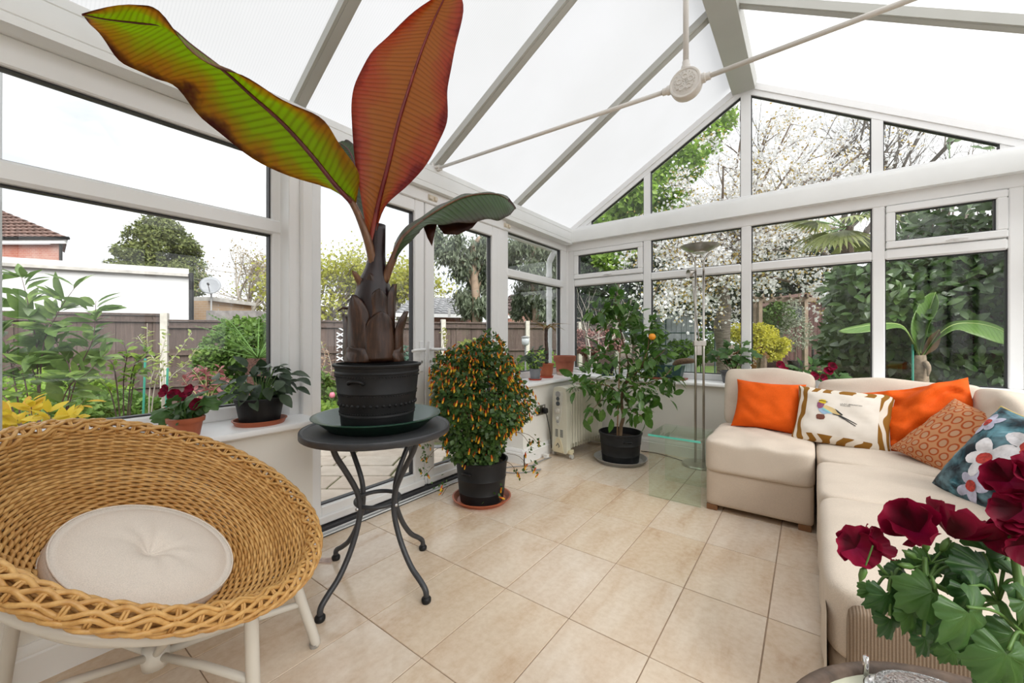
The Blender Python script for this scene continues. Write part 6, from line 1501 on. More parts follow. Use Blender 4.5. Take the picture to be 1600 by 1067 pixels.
mk_tree('spring_tree', 'twiggy tree behind the fence hidden partly by the banana trunk', base_of(575, 26), 2.4, .22, tw2, 2400, .14, .30, greybark, lev=4, nkid=4, L=1.8, spread=.7, up=.15)
# hedge belt far behind the fence
far = thing('shrub_belt', 'tan and green belt of shrubs far beyond the fence', 'hedge', tuple(base_of(430, 28)), 'garden hedges')
cloud('foliage', leafmat('far_shrub_leaf', [(.14, .14, .05), (.22, .20, .08), (.30, .25, .13)], .8, .2), [(tuple(base_of(u, 28) + V3(0, 0, h_ * .5)), (2.2, 2.2, h_ * .5 + .4)) for u, h_ in ((320, 3.2), (370, 3.4), (420, 3.2), (470, 3.2), (520, 3.0), (570, 3.0), (620, 3.0), (670, 2.6))], 9000, .26, far)
# eucalyptus
eum = leafmat('eucalyptus_leaf', [(.065, .085, .05), (.12, .15, .09), (.20, .235, .15)], .55, .2)
def euc(label, u, D, boxes, n):
    b = base_of(u, D); t = thing('eucalyptus', label, 'tree', tuple(b), 'garden trees')
    MB().tube(catmull([b, b + V3(.1, 0, 2), b + V3(-.1, 0, 4), b + V3(.15, .1, zpx(370, D) - GZ)], 12), [lerp(.2, .06, k / 12) for k in range(13)], 8).build('trunk', plain('eucalyptus_bark', (.28, .20, .14), .8, var=.25, nscale=6), t, smooth=True)
    lum = [(tuple(at_d(uu, vv, D + rng.uniform(-.7, .7))), (rw * D / 621, rw * D / 621, rh * D / 621)) for uu, vv, rw, rh in boxes]
    mb = MB()
    for l in lum: c_ = Vector(l[0]); k = V3(b.x, b.y, max(GZ + 1, c_.z - .8)); mb.tube(catmull([k, k.lerp(c_, .5) + V3(0, 0, .15), c_], 6), [.05, .045, .04, .03, .025, .02, .015], 5)
    o = mb.build('branches', plain('eucalyptus_bark', (.28, .20, .14), .8), t); o['kind'] = 'stuff'
    P, Dn = [], []
    for c_, rad in lum:
        m = int(n / len(lum)); d = rng.normal(size=(m, 3)) * .5; P.append(np.array(c_) + d * np.array(rad)); Dn.append(np.array([0, 0, -1.0]) + rng.normal(size=(m, 3)) * .45)
    P, Dn = np.vstack(P), np.vstack(Dn); leaves_mesh('foliage', eum, proto_simple(.17, .1, .1), P, Dn, rand_dirs(len(P)), rng.uniform(.12, .25, len(P)), t)
euc('drooping grey-green eucalyptus behind the fence, seen through the second door', 742, 13, [(735, 400, 20, 22), (755, 385, 18, 20), (720, 420, 16, 18), (745, 440, 18, 20), (725, 465, 16, 16), (760, 430, 14, 26), (755, 475, 16, 14), (700, 395, 14, 14), (685, 380, 10, 26), (765, 400, 14, 22), (735, 485, 14, 10), (770, 460, 10, 20), (712, 378, 12, 14)], 9000)
euc('dense grey-green eucalyptus behind the fence, seen through the corner window', 835, 13.5, [(815, 385, 22, 18), (850, 395, 22, 16), (870, 410, 18, 16), (830, 420, 20, 14), (860, 440, 22, 16), (820, 455, 16, 20), (845, 465, 20, 16), (872, 470, 16, 20), (800, 400, 14, 22), (835, 485, 16, 10), (860, 490, 14, 10), (808, 480, 8, 16)], 9500)
# back-of-garden greenery behind the far window
dkg = leafmat('dark_evergreen', [(.012, .028, .010), (.028, .055, .018), (.055, .095, .03)], .6, .15); mdg = leafmat('mid_green_leaf', [(.05, .10, .02), (.10, .19, .035), (.19, .30, .06)], .55, .3); lgg = leafmat('fresh_green_leaf', [(.12, .22, .03), (.22, .36, .05), (.34, .46, .09)], .5, .4)
def green(name, label, boxes, D, n, size, m, proto=None, group='garden trees', cat='tree', jit=.6, trunk=True, shell=.35):
    u0 = boxes[0][0]; b = base_of(u0, D); t = thing(name, label, cat, tuple(b), group)
    lum = [(tuple(at_d(uu, vv, D + rng.uniform(-jit, jit))), (rw * D / 621, rw * D / 621, rh * D / 621)) for uu, vv, rw, rh in boxes]
    cloud('foliage', m, lum, n, size, t, proto, shell)
    if trunk: MB().tube([b, b + V3(.05, 0, 1.0), V3(b.x, b.y, lum[0][0][2])], [.12, .10, .05], 7).build('trunk', brownbark, t)
    return t
green('dark_conifer', 'narrow dark conifer in the far corner of the garden', [(922, 405, 22, 40), (918, 450, 24, 40), (925, 490, 24, 30), (922, 375, 14, 30)], 17, 4200, .22, dkg)
green('bright_tree', 'bright green tree behind the small corner top window', [(965, 385, 30, 26), (985, 345, 26, 24), (950, 410, 22, 18), (975, 320, 22, 18), (1000, 300, 20, 22), (940, 360, 22, 24)], 16, 4600, .22, lgg)
green('bright_tree', 'fresh green tree showing through the gable left of the blossom', [(1060, 250, 40, 36), (1030, 290, 34, 28), (1090, 215, 34, 34), (1120, 190, 26, 28), (1050, 330, 40, 30)], 19, 5200, .24, lgg)
green('evergreen_hedge', 'tall dark evergreen hedge closing the far end of the garden', [(990, 450, 40, 50), (1050, 455, 44, 55), (1110, 455, 44, 55), (1170, 450, 44, 60), (1230, 445, 40, 60), (1280, 430, 40, 70), (1020, 400, 36, 40), (1120, 400, 40, 40), (1200, 400, 40, 40), (960, 490, 30, 26)], 20, 15000, .26, dkg, group='garden hedges', cat='hedge')
green('mid_green_bush', 'mid green bushes at the foot of the evergreen hedge', [(960, 500, 20, 22), (990, 515, 24, 22), (1020, 530, 20, 16), (1085, 555, 20, 14), (1060, 545, 20, 14), (1100, 535, 14, 20), (1215, 495, 20, 24)], 13, 4200, .13, mdg, group='garden shrubs', cat='shrub')
# tall bare trees behind the gable
mk_tree('bare_tree', 'tall bare many-branched tree behind the gable window', base_of(1310, 16.5), 4.2, .26, None, 0, .1, .2, greybark, lev=5, nkid=4, L=3.4, spread=.55, up=.2)
mk_tree('bare_tree', 'leaning bare tree showing in the right gable pane', base_of(1420, 16), 4.0, .22, None, 0, .1, .2, greybark, lev=5, nkid=4, L=2.6, spread=.55, up=.12, lean=(.15, 0, 1))
# cherry in blossom
blo = leafmat('cherry_blossom', [(.74, .74, .74), (.84, .84, .85), (.90, .90, .91)], .7, .35, (.88, .88, .89)); bronze = leafmat('bronze_young_leaf', [(.30, .17, .05), (.40, .28, .08), (.34, .36, .08)], .5, .4)
cb0 = base_of(1131, 10.5)
cherry = thing('cherry_tree', 'white blossoming cherry tree on the lawn beyond the far windows', 'tree', tuple(cb0), 'garden trees')
barkch = NT('banded_cherry_bark'); _p = barkch.pos(); _m = barkch.n('Mapping'); barkch.set(_m.inputs[0], _p); _m.inputs['Scale'].default_value = (1, 1, 9)
barkchm = barkch.bsdf(barkch.ramp(barkch.noise(_m.outputs[0], 5, 4), [(.3, (.05, .038, .03)), (.7, (.24, .20, .165))]), .8, 0, barkch.bump(barkch.noise(_m.outputs[0], 8, 3), .6, .03))
TPts = [cb0, at_d(1131, 560, 10.5), at_d(1128, 510, 10.5), at_d(1132, 480, 10.5), at_d(1128, 448, 10.5)]
MB().tube(catmull(TPts, 16), [.20, .19, .18, .175, .17, .17, .175, .19, .205, .20, .18, .165, .16, .155, .15, .15, .15], 12).build('trunk', barkchm, cherry, smooth=True)
mb = MB(); tips = []
f0 = TPts[-1]
lims = [((1090, 380), .4), ((1040, 400), -.6), ((1075, 300), .8), ((1130, 260), -.5), ((1190, 250), .5), ((1180, 330), -.8), ((1240, 300), .3), ((1290, 320), -.3), ((1060, 450), -1.0), ((1030, 440), -1.6), ((1090, 440), -1.4), ((1150, 420), -1.5), ((1015, 380), -.5), ((1235, 440), -1.2), ((1210, 390), -1.0), ((1270, 400), .4), ((1120, 340), 1.2), ((1160, 200), .6), ((1205, 185), .9), ((1235, 195), -.2), ((1330, 215), .8), ((1345, 240), -.4), ((1290, 215), 1.2), ((1260, 230), .8), ((1320, 260), .2)]
for (u, v), dd in lims:
    e = at_d(u, v, 10.5 + dd); mid = f0.lerp(e, .5) + V3(0, 0, .25)
    P = catmull([f0, f0.lerp(mid, .5) + V3(0, 0, .1), mid, e], 8); mb.tube(P, [lerp(.075, .02, k / 8) for k in range(9)], 7, cap=False)
    for k in (3, 4, 5, 6, 7, 8):
        grow(mb, P[k], (P[k] - P[k - 1]).normalized() + Vector(rng.normal(size=3)) * .6, rng.uniform(.5, .8), .018, 1, tips, 2, 3, .6, .1, 3)
o = mb.build('branches', brownbark, cherry, smooth=True); o['kind'] = 'stuff'
T = np.array([np.array(q[0]) for q in tips])
T = np.vstack([T, T * .5 + T[rng.permutation(len(T))] * .5 * 0 + T * .5])
i = rng.integers(0, len(T), 17000); flat = (np.array([(0, 0, 0), (-.5, .35, .12), (-.28, .95, .05), (.28, .95, .05), (.5, .35, .12)]), np.array([(0, 4, 3, 2), (0, 2, 1, 1)])[:1])
five = []
for k in range(5): a = 2 * PI * k / 5; five += [(0, 0, 0), (.5 * math.cos(a - .5), .5 * math.sin(a - .5), .12), (.62 * math.cos(a), .62 * math.sin(a), .16), (.5 * math.cos(a + .5), .5 * math.sin(a + .5), .12)]
fivef = np.array([(4 * k, 4 * k + 1, 4 * k + 2, 4 * k + 3) for k in range(5)])
Pb = T[i] + rng.normal(size=(len(i), 3)) * .13
leaves_mesh('blossom', blo, (np.array(five), fivef), Pb, rand_dirs(len(i)), rand_dirs(len(i), .3), rng.uniform(.045, .075, len(i)), cherry)
i = rng.integers(0, len(T), 6500); leaves_mesh('young_leaves', bronze, proto_simple(.35), T[i] + rng.normal(size=(len(i), 3)) * .15, rand_dirs(len(i)), rand_dirs(len(i), .5), rng.uniform(.05, .085, len(i)), cherry)
# fan palm behind the laurel
pb = base_of(1322, 7.6); fpalm = thing('fan_palm', 'fan palm with drooping pale leaves behind the laurel hedge', 'tree', tuple(pb), 'garden trees')
pc = at_d(1322, 355, 7.6); MB().tube([pb, pb.lerp(pc, .5) + V3(.05, 0, 0), pc], [.12, .11, .10], 9).build('trunk', brownbark, fpalm)
pfm = leafmat('palm_leaf', [(.16, .20, .06), (.26, .30, .10), (.36, .38, .16)], .5, .25)
for k in range(16):
    a = 2.4 * k; el = (.9, .5, .1, -.3)[k % 4]; dr = V3(math.cos(a), math.sin(a), el).normalized(); ctr = pc + dr * .55
    P, Dn = [], []
    sd__ = dr.cross(UP).normalized(); upv = sd__.cross(dr)
    for q in np.linspace(-1.25, 1.25, 17): P.append(np.array(ctr)); Dn.append(np.array(dr * math.cos(q) + sd__ * math.sin(q) + UP * -.12))
    o = leaves_mesh('fan_leaf', pfm, proto_leaf('lance', 4, .2, .35, .09), np.array(P), np.array(Dn), np.tile(np.array(upv), (17, 1)), rng.uniform(.55, .72, 17), fpalm); del o['kind']
    MB().tube([pc, ctr], .012, 5).build('stalk', stemm, fpalm)

# ================================================================== laurel hedge beside the far window
hb0 = V3(1.2, 6.3, GZ); hedge = thing('laurel_hedge', 'tall glossy laurel hedge close behind the right far windows', 'hedge', tuple(hb0), 'garden hedges')
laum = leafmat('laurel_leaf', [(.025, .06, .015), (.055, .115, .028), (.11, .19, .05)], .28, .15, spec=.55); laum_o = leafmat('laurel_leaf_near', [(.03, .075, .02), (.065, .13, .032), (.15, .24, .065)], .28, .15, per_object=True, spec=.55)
lav, laf = proto_leaf('oval', 5, .15, .2, .27)
def hedge_face(n):
    x = rng.uniform(.18, 3.2, n); z = rng.uniform(GZ, 2.95, n)
    y = 5.9 + .20 * np.sin(x * 3.1 + z * 2) + .15 * np.sin(z * 4.3 - x * 1.7) + .5 * np.clip((.7 - x), 0, 1) ** 1.2 + rng.uniform(0, .35, n) ** 1.3
    top = np.interp(x, [.1, .5, .85, 1.1, 3.2], [1.75, 1.95, 2.35, 2.6, 2.8]) + .10 * np.sin(x * 7); k = z < top
    return np.stack([x, y, z], 1)[k]
P = hedge_face(5200); nP = len(P); Dn = rng.normal(size=(nP, 3)) * .7 + np.array([-.15, -.7, -.1]); Nn = rng.normal(size=(nP, 3)) * .4 + np.array([-.2, -.7, .6])
P2 = hedge_face(5200) + np.array([0, .35, 0]); near = np.argsort(P[:, 1] - .4 * (P[:, 0] > .3))[:300]; rest = np.setdiff1d(np.arange(nP), near)
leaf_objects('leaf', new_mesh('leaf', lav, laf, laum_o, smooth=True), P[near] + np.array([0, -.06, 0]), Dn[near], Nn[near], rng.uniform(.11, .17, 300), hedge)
allP = np.vstack([P[rest], P2]); nA = len(allP)
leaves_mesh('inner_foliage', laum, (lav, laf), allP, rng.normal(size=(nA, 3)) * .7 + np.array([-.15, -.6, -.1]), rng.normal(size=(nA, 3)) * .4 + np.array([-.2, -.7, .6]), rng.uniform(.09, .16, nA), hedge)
# left flank of the hedge running away from the house
n = 5200; y = rng.uniform(6.1, 9.0, n); z = rng.uniform(GZ, 1.95, n); x = .38 + .18 * np.sin(y * 3 + z * 2) + .12 * np.sin(z * 5) + rng.uniform(0, .4, n)
leaves_mesh('flank_foliage', laum, (lav, laf), np.stack([x, y, z], 1), rng.normal(size=(n, 3)) * .7 + np.array([-.7, -.2, -.1]), rng.normal(size=(n, 3)) * .4 + np.array([-.7, -.2, .6]), rng.uniform(.09, .16, n), hedge)
mb = MB()
for k in range(40): x = .4 + k * .07; mb.tube(catmull([V3(x, 6.5, GZ), V3(x + .05, 6.45, 1.0), V3(x - .05, 6.5, min(2.4, 1.2 + x))], 6), [.02, .018, .016, .014, .012, .01, .008], 5)
o = mb.build('branches', brownbark, hedge); o['kind'] = 'stuff'
MB().prism([(.3, 6.75, GZ), (3.4, 6.75, GZ), (3.4, 6.75, 2.4), (1.0, 6.75, 2.3), (.5, 6.75, 1.6), (.3, 6.75, 1.4)], (0, .05, 0)).build('shade_sheet', plain('hedge_inner_shade', (.01, .016, .008), .95), hedge)  # near-black flat sheet behind the leaves; inner shade of the hedge put into colour
for k, (u, v) in enumerate(((1482, 235), (1490, 222), (1478, 222), (1535, 232), (1545, 228), (1555, 232))):
    leaf_objects('leaf', bpy.data.meshes['leaf'] if False else new_mesh('leaf', lav, laf, laum_o, smooth=True), np.array([np.array(at_d(u, v, 4.2))]), np.array([[rng.normal() * .5, .2, .5]]), np.array([np.array(-FWD)]), [.11], hedge)
MB().tube(catmull([at_d(1484, 300, 4.25), at_d(1483, 255, 4.2), at_d(1484, 222, 4.2)], 6), .004, 5).build('shoot', stemm, hedge); MB().tube(catmull([at_d(1545, 280, 4.25), at_d(1548, 250, 4.2), at_d(1548, 230, 4.2)], 6), .004, 5).build('shoot', stemm, hedge)

# ================================================================== outdoor banana
ob0 = at_d(1437, 600, 3.95); ob0.z = GZ
ob = thing('garden_banana', 'green banana plant outside between the far window and the laurel hedge', 'plant', tuple(ob0))
MB().tube(catmull([ob0, at_d(1438, 640, 3.95), at_d(1438, 590, 3.95), at_d(1436, 555, 3.95)], 14), [lerp(.085, .05, k / 14) for k in range(15)], 12).build('trunk', plain('dry_banana_trunk', (.26, .20, .14), .85, var=.3, nscale=30, bscale=50, bstr=.6), ob, smooth=True)
gban = banana_mat('garden_banana_leaf', (.13, .24, .06), (.14, .26, .06), (.18, .30, .08), (.30, .48, .06), (.35, .5, .08), .3, 60); ban_keep = ban; ban = ob
gr_rib = plain('pale_green_rib', (.30, .40, .12), .5)
dd = 3.95
banana_leaf(depths([(1438, 552), (1441, 530), (1446, 505), (1452, 485), (1458, 468), (1462, 456)], dd, dd + .05), depths([(1437, 552), (1424, 522), (1425, 500), (1434, 478), (1446, 462), (1461, 456)], dd, dd + .05, -.05), depths([(1440, 552), (1446, 530), (1452, 508), (1462, 490), (1467, 474), (1463, 457)], dd, dd + .05, -.10), gban, n=24, rib=.009, ribm=gr_rib)
banana_leaf(depths([(1436, 555), (1425, 532), (1408, 508), (1375, 506), (1340, 511), (1310, 517)], dd, dd - .1), depths([(1435, 555), (1422, 530), (1404, 506), (1372, 504), (1338, 508), (1310, 517)], dd, dd - .1, .12), depths([(1437, 556), (1428, 536), (1410, 514), (1376, 516), (1340, 521), (1311, 519)], dd, dd - .1, -.12), gban, n=24, rib=.008, ribm=gr_rib)
banana_leaf(depths([(1440, 558), (1462, 528), (1488, 508), (1520, 505), (1555, 512), (1585, 528)], dd, dd - .25), depths([(1439, 556), (1458, 524), (1486, 503), (1520, 500), (1555, 506), (1586, 526)], dd, dd - .25, .12), depths([(1442, 558), (1466, 530), (1492, 516), (1520, 522), (1552, 534), (1584, 540)], dd, dd - .25, -.1), gban, n=24, rib=.008, ribm=gr_rib)
banana_leaf(depths([(1440, 558), (1452, 540), (1462, 525), (1468, 515)], dd, dd - .12), depths([(1439, 558), (1446, 536), (1456, 522), (1467, 515)], dd, dd - .12, 0), depths([(1442, 558), (1462, 546), (1470, 530), (1469, 516)], dd, dd - .12, 0), banana_mat('dry_garden_leaf', (.22, .14, .07), (.24, .15, .08), (.20, .12, .06), (.3, .2, .08), (.3, .2, .08), .2, 40), n=16, rib=.006, ribm=gr_rib)
MB().tube(catmull([at_d(1445, 565, 3.9), at_d(1451, 575, 3.86), at_d(1450, 588, 3.86)], 8), [.02, .025, .024, .022, .02, .018, .014, .01, .006], 7).build('dead_leaf', MATS['dry_banana_trunk'], ob, smooth=True)
ban = ban_keep
o = MB().tube([V3(*at_d(1426, 640, 3.9).xy, GZ), at_d(1426, 538, 3.9)], .009, 6).build('garden_cane', plain('green_cane', (.05, .30, .22), .5), origin=tuple(at_d(1426, 640, 3.9))); tag(o, 'thin green garden cane beside the outdoor banana', 'cane', 'garden canes')

# ================================================================== sheds, pergola, garden pieces beyond the lawn
def shed(name, label, u0, u1, vt, vb_, D, m, roofm_, deep=1.8, rise=.45, door=None):
    p0, p1 = at_d(u0, vb_, D), at_d(u1, vb_, D); p0.z = p1.z = GZ; ze = zpx(vt, D)
    t = thing(name, label, 'shed', tuple(p0)); wd = (p1 - p0); nbd = max(3, int(wd.length / .14)); 
    MB().prism([p0 + FWD * .03, p1 + FWD * .03, p1 + FWD * deep, p0 + FWD * deep], (0, 0, ze - GZ)).build('walls', m, t)
    for j in range(nbd): a_ = p0.lerp(p1, j / nbd); b_2 = p0.lerp(p1, (j + 1) / nbd - .008); MB().prism([a_, b_2, b_2 + FWD * .03, a_ + FWD * .02], (0, 0, ze - GZ + rise * (1 - abs((j + .5) / nbd * 2 - 1)) * .9)).build('board', m, t)
    mid = (p0 + p1) / 2; zt_ = V3(0, 0, ze - GZ)
    for s_, q in ((-1, p0), (1, p1)):
        o_ = RGT * .15 * s_; MB().prism([q + zt_ + o_ - FWD * .12, mid + zt_ + V3(0, 0, rise) - FWD * .12, mid + zt_ + V3(0, 0, rise) + FWD * (deep + .1), q + zt_ + o_ + FWD * (deep + .1)], (0, 0, .05)).build('roof', roofm_, t)
    return t, p0, p1, ze
redshed = plain('red_brown_shed_paint', (.075, .030, .026), .8, var=.25, nscale=6); t, p0, p1, ze = shed('garden_shed', 'red-brown wooden shed behind the pergola at the garden end', 1222, 1290, 478, 545, 15, redshed, plain('shed_felt', (.16, .09, .075), .9))
o_ = p0.lerp(p1, .38) - FWD * .02; MB().obox(o_ + V3(0, 0, zpx(490, 15) - GZ), RGT * .28, FWD * .03, V3(0, 0, .28)).build('window', plain('dark_pane', (.03, .035, .04), .15), t)
greyshed = plain('grey_plastic_shed', (.20, .22, .235), .6, var=.2, nscale=5); t, p0, p1, ze = shed('plastic_shed', 'pale grey plastic shed behind the netting at the lawn edge', 1026, 1088, 496, 552, 12.5, greyshed, plain('dusty_grey_roof', (.38, .36, .33), .9, var=.2, nscale=4), 1.5, .22)
MB().obox(p0.lerp(p1, .35) - FWD * .03 + V3(0, 0, .75), RGT * .30, FWD * .015, V3(0, 0, .7)).build('door', plain('grey_shed_door', (.27, .29, .31), .6, var=.15), t)
pgm = plain('weathered_timber', (.22, .165, .12), .9, var=.25, nscale=7)
pb = base_of(1187, 13.5); pgo = thing('pergola', 'weathered timber pergola in front of the red-brown shed', 'pergola', tuple(pb))
for u, D in ((1187, 13.5), (1258, 13.5), (1178, 15.2), (1262, 15.4)):
    q = base_of(u, D); MB().obox(q + V3(0, 0, (zpx(470, D) - GZ) / 2), RGT * .06, FWD * .06, V3(0, 0, (zpx(470, D) - GZ) / 2)).build('post', pgm, pgo)
for D, v in ((13.5, 468), (15.2, 470)): MB().bar(at_d(1172, v, D), at_d(1275, v, D), .06, .16).build('beam', pgm, pgo)
for k in range(7): u = 1178 + k * 14; z_ = zpx(463, 13.5); a_, b_2 = at_d(u, 463, 13.2), at_d(u + 2, 463, 15.6); a_.z = b_2.z = z_; MB().bar(a_, b_2, .05, .12).build('rafter', pgm, pgo)
# yellow shrub, potted olive, terrace edge
t = green('golden_shrub', 'bright yellow-green shrub on the lawn beside the cherry trunk', [(1190, 535, 22, 18), (1165, 525, 20, 20), (1212, 545, 18, 12), (1150, 520, 14, 14), (1185, 515, 14, 10), (1222, 538, 12, 10), (1200, 522, 14, 14), (1175, 548, 18, 12), (1205, 556, 16, 8)], 11.6, 8000, .075, leafmat('golden_leaf', [(.26, .28, .03), (.46, .43, .04), (.60, .56, .08)], .5, .4), group='garden shrubs', cat='shrub', jit=.3, shell=.95)
pb = base_of(1243, 13); olv = thing('potted_olive', 'small grey-green olive tree in a dark pot before the shed', 'plant', tuple(pb)); pot(MB(), pb + V3(0, 0, .15), .17, .22, .36, .015, .05).build('pot', blackpl, olv, mod='autosmooth')
cloud('foliage', leafmat('olive_leaf', [(.16, .18, .13), (.26, .29, .21), (.36, .38, .30)], .6, .2), [(tuple(at_d(1243, 520, 13)), (.5, .5, .55)), (tuple(at_d(1240, 490, 13)), (.3, .3, .45))], 1500, .09, olv, proto_simple(.22)); MB().tube([pb + V3(0, 0, .4), at_d(1243, 500, 13)], .025, 6).build('trunk', brownbark, olv)
for k, (v, D) in enumerate(((552, 12.6), (562, 11.4))):
    a_, b_2 = at_d(1188, 555, D), at_d(1275, 555, D); a_.z = b_2.z = GZ + .10 - k * .05; o = MB().bar(a_, b_2, .5, .14).build('terrace_step', stonem, origin=tuple(a_), mod='bevel'); tag(o, ['upper pale stone terrace step in front of the shed', 'lower pale stone terrace step at the lawn edge'][k], 'step', 'terrace steps')
pole = MB().tube([base_of(1270, 10.8), base_of(1270, 10.8) + V3(0, 0, 1.05)], .03, 8).build('garden_post', blackpl, origin=tuple(base_of(1270, 10.8))); tag(pole, 'thin dark post standing at the terrace edge', 'post')
# fruit-cage netting frame
fc0 = base_of(1010, 11.6); fcg = thing('netting_frame', 'dark green netted frame in front of the grey shed', 'frame', tuple(fc0)); frm = plain('dark_green_metal', (.03, .06, .06), .5)
for u, D in ((945, 11.6), (1005, 11.6), (1040, 11.6), (1117, 11.6), (1095, 13.6)): q = base_of(u, D); MB().tube([q, V3(q.x, q.y, zpx(488, 11.6))], .022, 6).build('upright', frm, fcg)
for v in (488, 520): a_, b_2 = at_d(945, v, 11.6), at_d(1117, v, 11.6); MB().tube([a_, b_2], .02, 6).build('rail', frm, fcg)
# red-leaved hedge with bare pale branches in the corner
t = green('red_hedge', 'clipped reddish hedge with bare stems in front of the far fence', [(918, 532, 20, 14), (940, 530, 18, 14), (905, 530, 14, 14), (925, 545, 20, 12), (958, 535, 14, 12)], 7.2, 4200, .055, leafmat('reddish_leaf', [(.16, .05, .045), (.24, .10, .085), (.32, .19, .15)], .7, .2), group='garden hedges', cat='hedge', jit=.25)
mk_tree('pale_shrub', 'leafless pale-stemmed shrub behind the citrus tree', base_of(925, 6.4), .8, .03, None, 0, .1, .1, palebark, lev=3, nkid=3, L=.75, spread=.7, up=.25, cat='shrub')

# ================================================================== planting close to the house (left)
def near_shrub(name, label, stems_px, D, n_leaf, size, mat, rmat, lw=.26, spread=.2, group='shrubs outside the windows', shape='oval', droop=.2):
    b = base_of(stems_px[0][0][0], D); t = thing(name, label, 'shrub', tuple(b), group); P, Dn, S = [], [], []
    for pts in stems_px:
        pp_ = [at_d(q[0], q[1], D) for q in pts]; pp_[0].z = GZ; path = catmull(pp_, 20)
        MB().tube(path, [lerp(.0075, .002, k / 20) * (D / 4) for k in range(21)], 6).build('stem', rmat, t, smooth=True)
        m = max(1, n_leaf // len(stems_px))
        for k in range(m):
            f = rng.uniform(.28, 1) ; i = min(19, int(f * 20)); p = path[i].lerp(path[i + 1], f * 20 - i); tg = (path[i + 1] - path[i]).normalized()
            d = rng.normal(size=3); d -= np.array(tg) * np.dot(d, tg) * .6; d /= np.linalg.norm(d); P.append(np.array(p) + d * .012); Dn.append(d + np.array(tg) * .55); S.append(rng.uniform(.7, 1.25) * size)
    me = new_mesh('leaf', *proto_leaf(shape, 5, .2, droop, lw), mat, smooth=True)
    leaf_objects('leaf', me, np.array(P), np.array(Dn), np.tile(np.array([.2, -.2, 1.0]), (len(P), 1)) + rng.normal(size=(len(P), 3)) * .35, S, t); return t
purpstem = plain('purple_stem', (.11, .055, .06), .6)
near_shrub('glossy_shrub', 'large green-leaved shrub on purple stems outside the near window', [[(60, 660), (58, 560), (45, 480), (32, 425)], [(60, 650), (65, 560), (90, 490), (120, 445)], [(70, 650), (120, 590), (145, 530), (150, 470)], [(50, 650), (20, 580), (0, 520), (-20, 450)], [(70, 660), (110, 600), (90, 540), (75, 500)], [(55, 660), (40, 600), (10, 560), (-20, 520)], [(65, 660), (100, 620), (140, 580), (170, 545)], [(60, 660), (62, 620), (50, 570), (62, 530)], [(60, 665), (20, 640), (-10, 610), (-40, 580)]], 3.2, 300, .175, leafmat('broad_shrub_leaf', [(.07, .13, .03), (.12, .21, .06), (.24, .35, .08)], .4, .3, per_object=True), purpstem, .24)
near_shrub('yellow_leaved_shrub', 'shrub with bright yellow leaves just outside the window behind the chair', [[(60, 720), (75, 680), (100, 660), (135, 622)], [(60, 720), (40, 680), (20, 660), (-10, 640)], [(60, 720), (55, 680), (50, 650), (48, 622)], [(65, 720), (80, 690), (85, 665), (70, 640)], [(60, 720), (30, 690), (10, 670), (20, 640)], [(70, 720), (110, 690), (125, 670), (120, 650)]], 2.75, 120, .095, leafmat('yellow_leaf', [(.62, .46, .02), (.72, .58, .05), (.50, .46, .05), (.55, .22, .04)], .5, .45, (.9, .75, .1), per_object=True), purpstem, .26, droop=.1)
near_shrub('rose_bush', 'young dark-stemmed rose bush outside the near window', [[(195, 660), (193, 600), (198, 555), (190, 530)], [(194, 640), (205, 590), (220, 560), (235, 545)], [(194, 620), (180, 585), (165, 560), (150, 555)], [(194, 630), (208, 600), (215, 580), (228, 575)], [(195, 650), (175, 620), (160, 600), (150, 590)]], 4.0, 120, .085, leafmat('rose_leaf', [(.05, .13, .02), (.14, .25, .03), (.30, .38, .05)], .4, .35, per_object=True), plain('dark_stem', (.05, .03, .025), .7), .30)
near_shrub('twiggy_shrub', 'airy shrub with fine pale twigs beside the concrete fence post', [[(232, 660), (235, 600), (250, 560), (262, 515)], [(232, 660), (245, 590), (275, 555), (300, 520)], [(252, 660), (252, 590), (232, 545), (230, 505)], [(252, 650), (262, 600), (290, 570), (310, 540)], [(252, 640), (256, 580), (240, 560), (215, 525)]], 4.8, 170, .06, leafmat('pale_small_leaf', [(.20, .26, .06), (.32, .38, .12), (.42, .46, .16)], .5, .4, per_object=True), palebark, .25)
for u, v0, lab in ((222, 560, 'thin blue-green cane leaning by the young rose bush'), (257, 575, 'thin blue-green cane beside the concrete fence post')):
    a_ = base_of(u, 4.6); o = MB().tube([a_, at_d(u + 5, v0, 4.6)], .012, 6).build('garden_cane', MATS['green_cane'], origin=tuple(a_)); tag(o, lab, 'cane', 'garden canes')
near_shrub('red_acer', 'small pink-red leaved shrub outside behind the sill pots', [[(318, 660), (322, 620), (310, 590), (300, 578)], [(318, 660), (325, 620), (335, 590), (345, 575)], [(320, 650), (330, 620), (345, 600), (352, 592)], [(318, 650), (310, 625), (295, 605), (285, 590)], [(320, 640), (322, 610), (322, 590), (320, 575)]], 4.6, 160, .065, leafmat('pink_red_leaf', [(.22, .05, .06), (.36, .12, .13), (.48, .24, .24)], .5, .35, per_object=True), plain('lichen_stem', (.36, .36, .16), .8), .32)
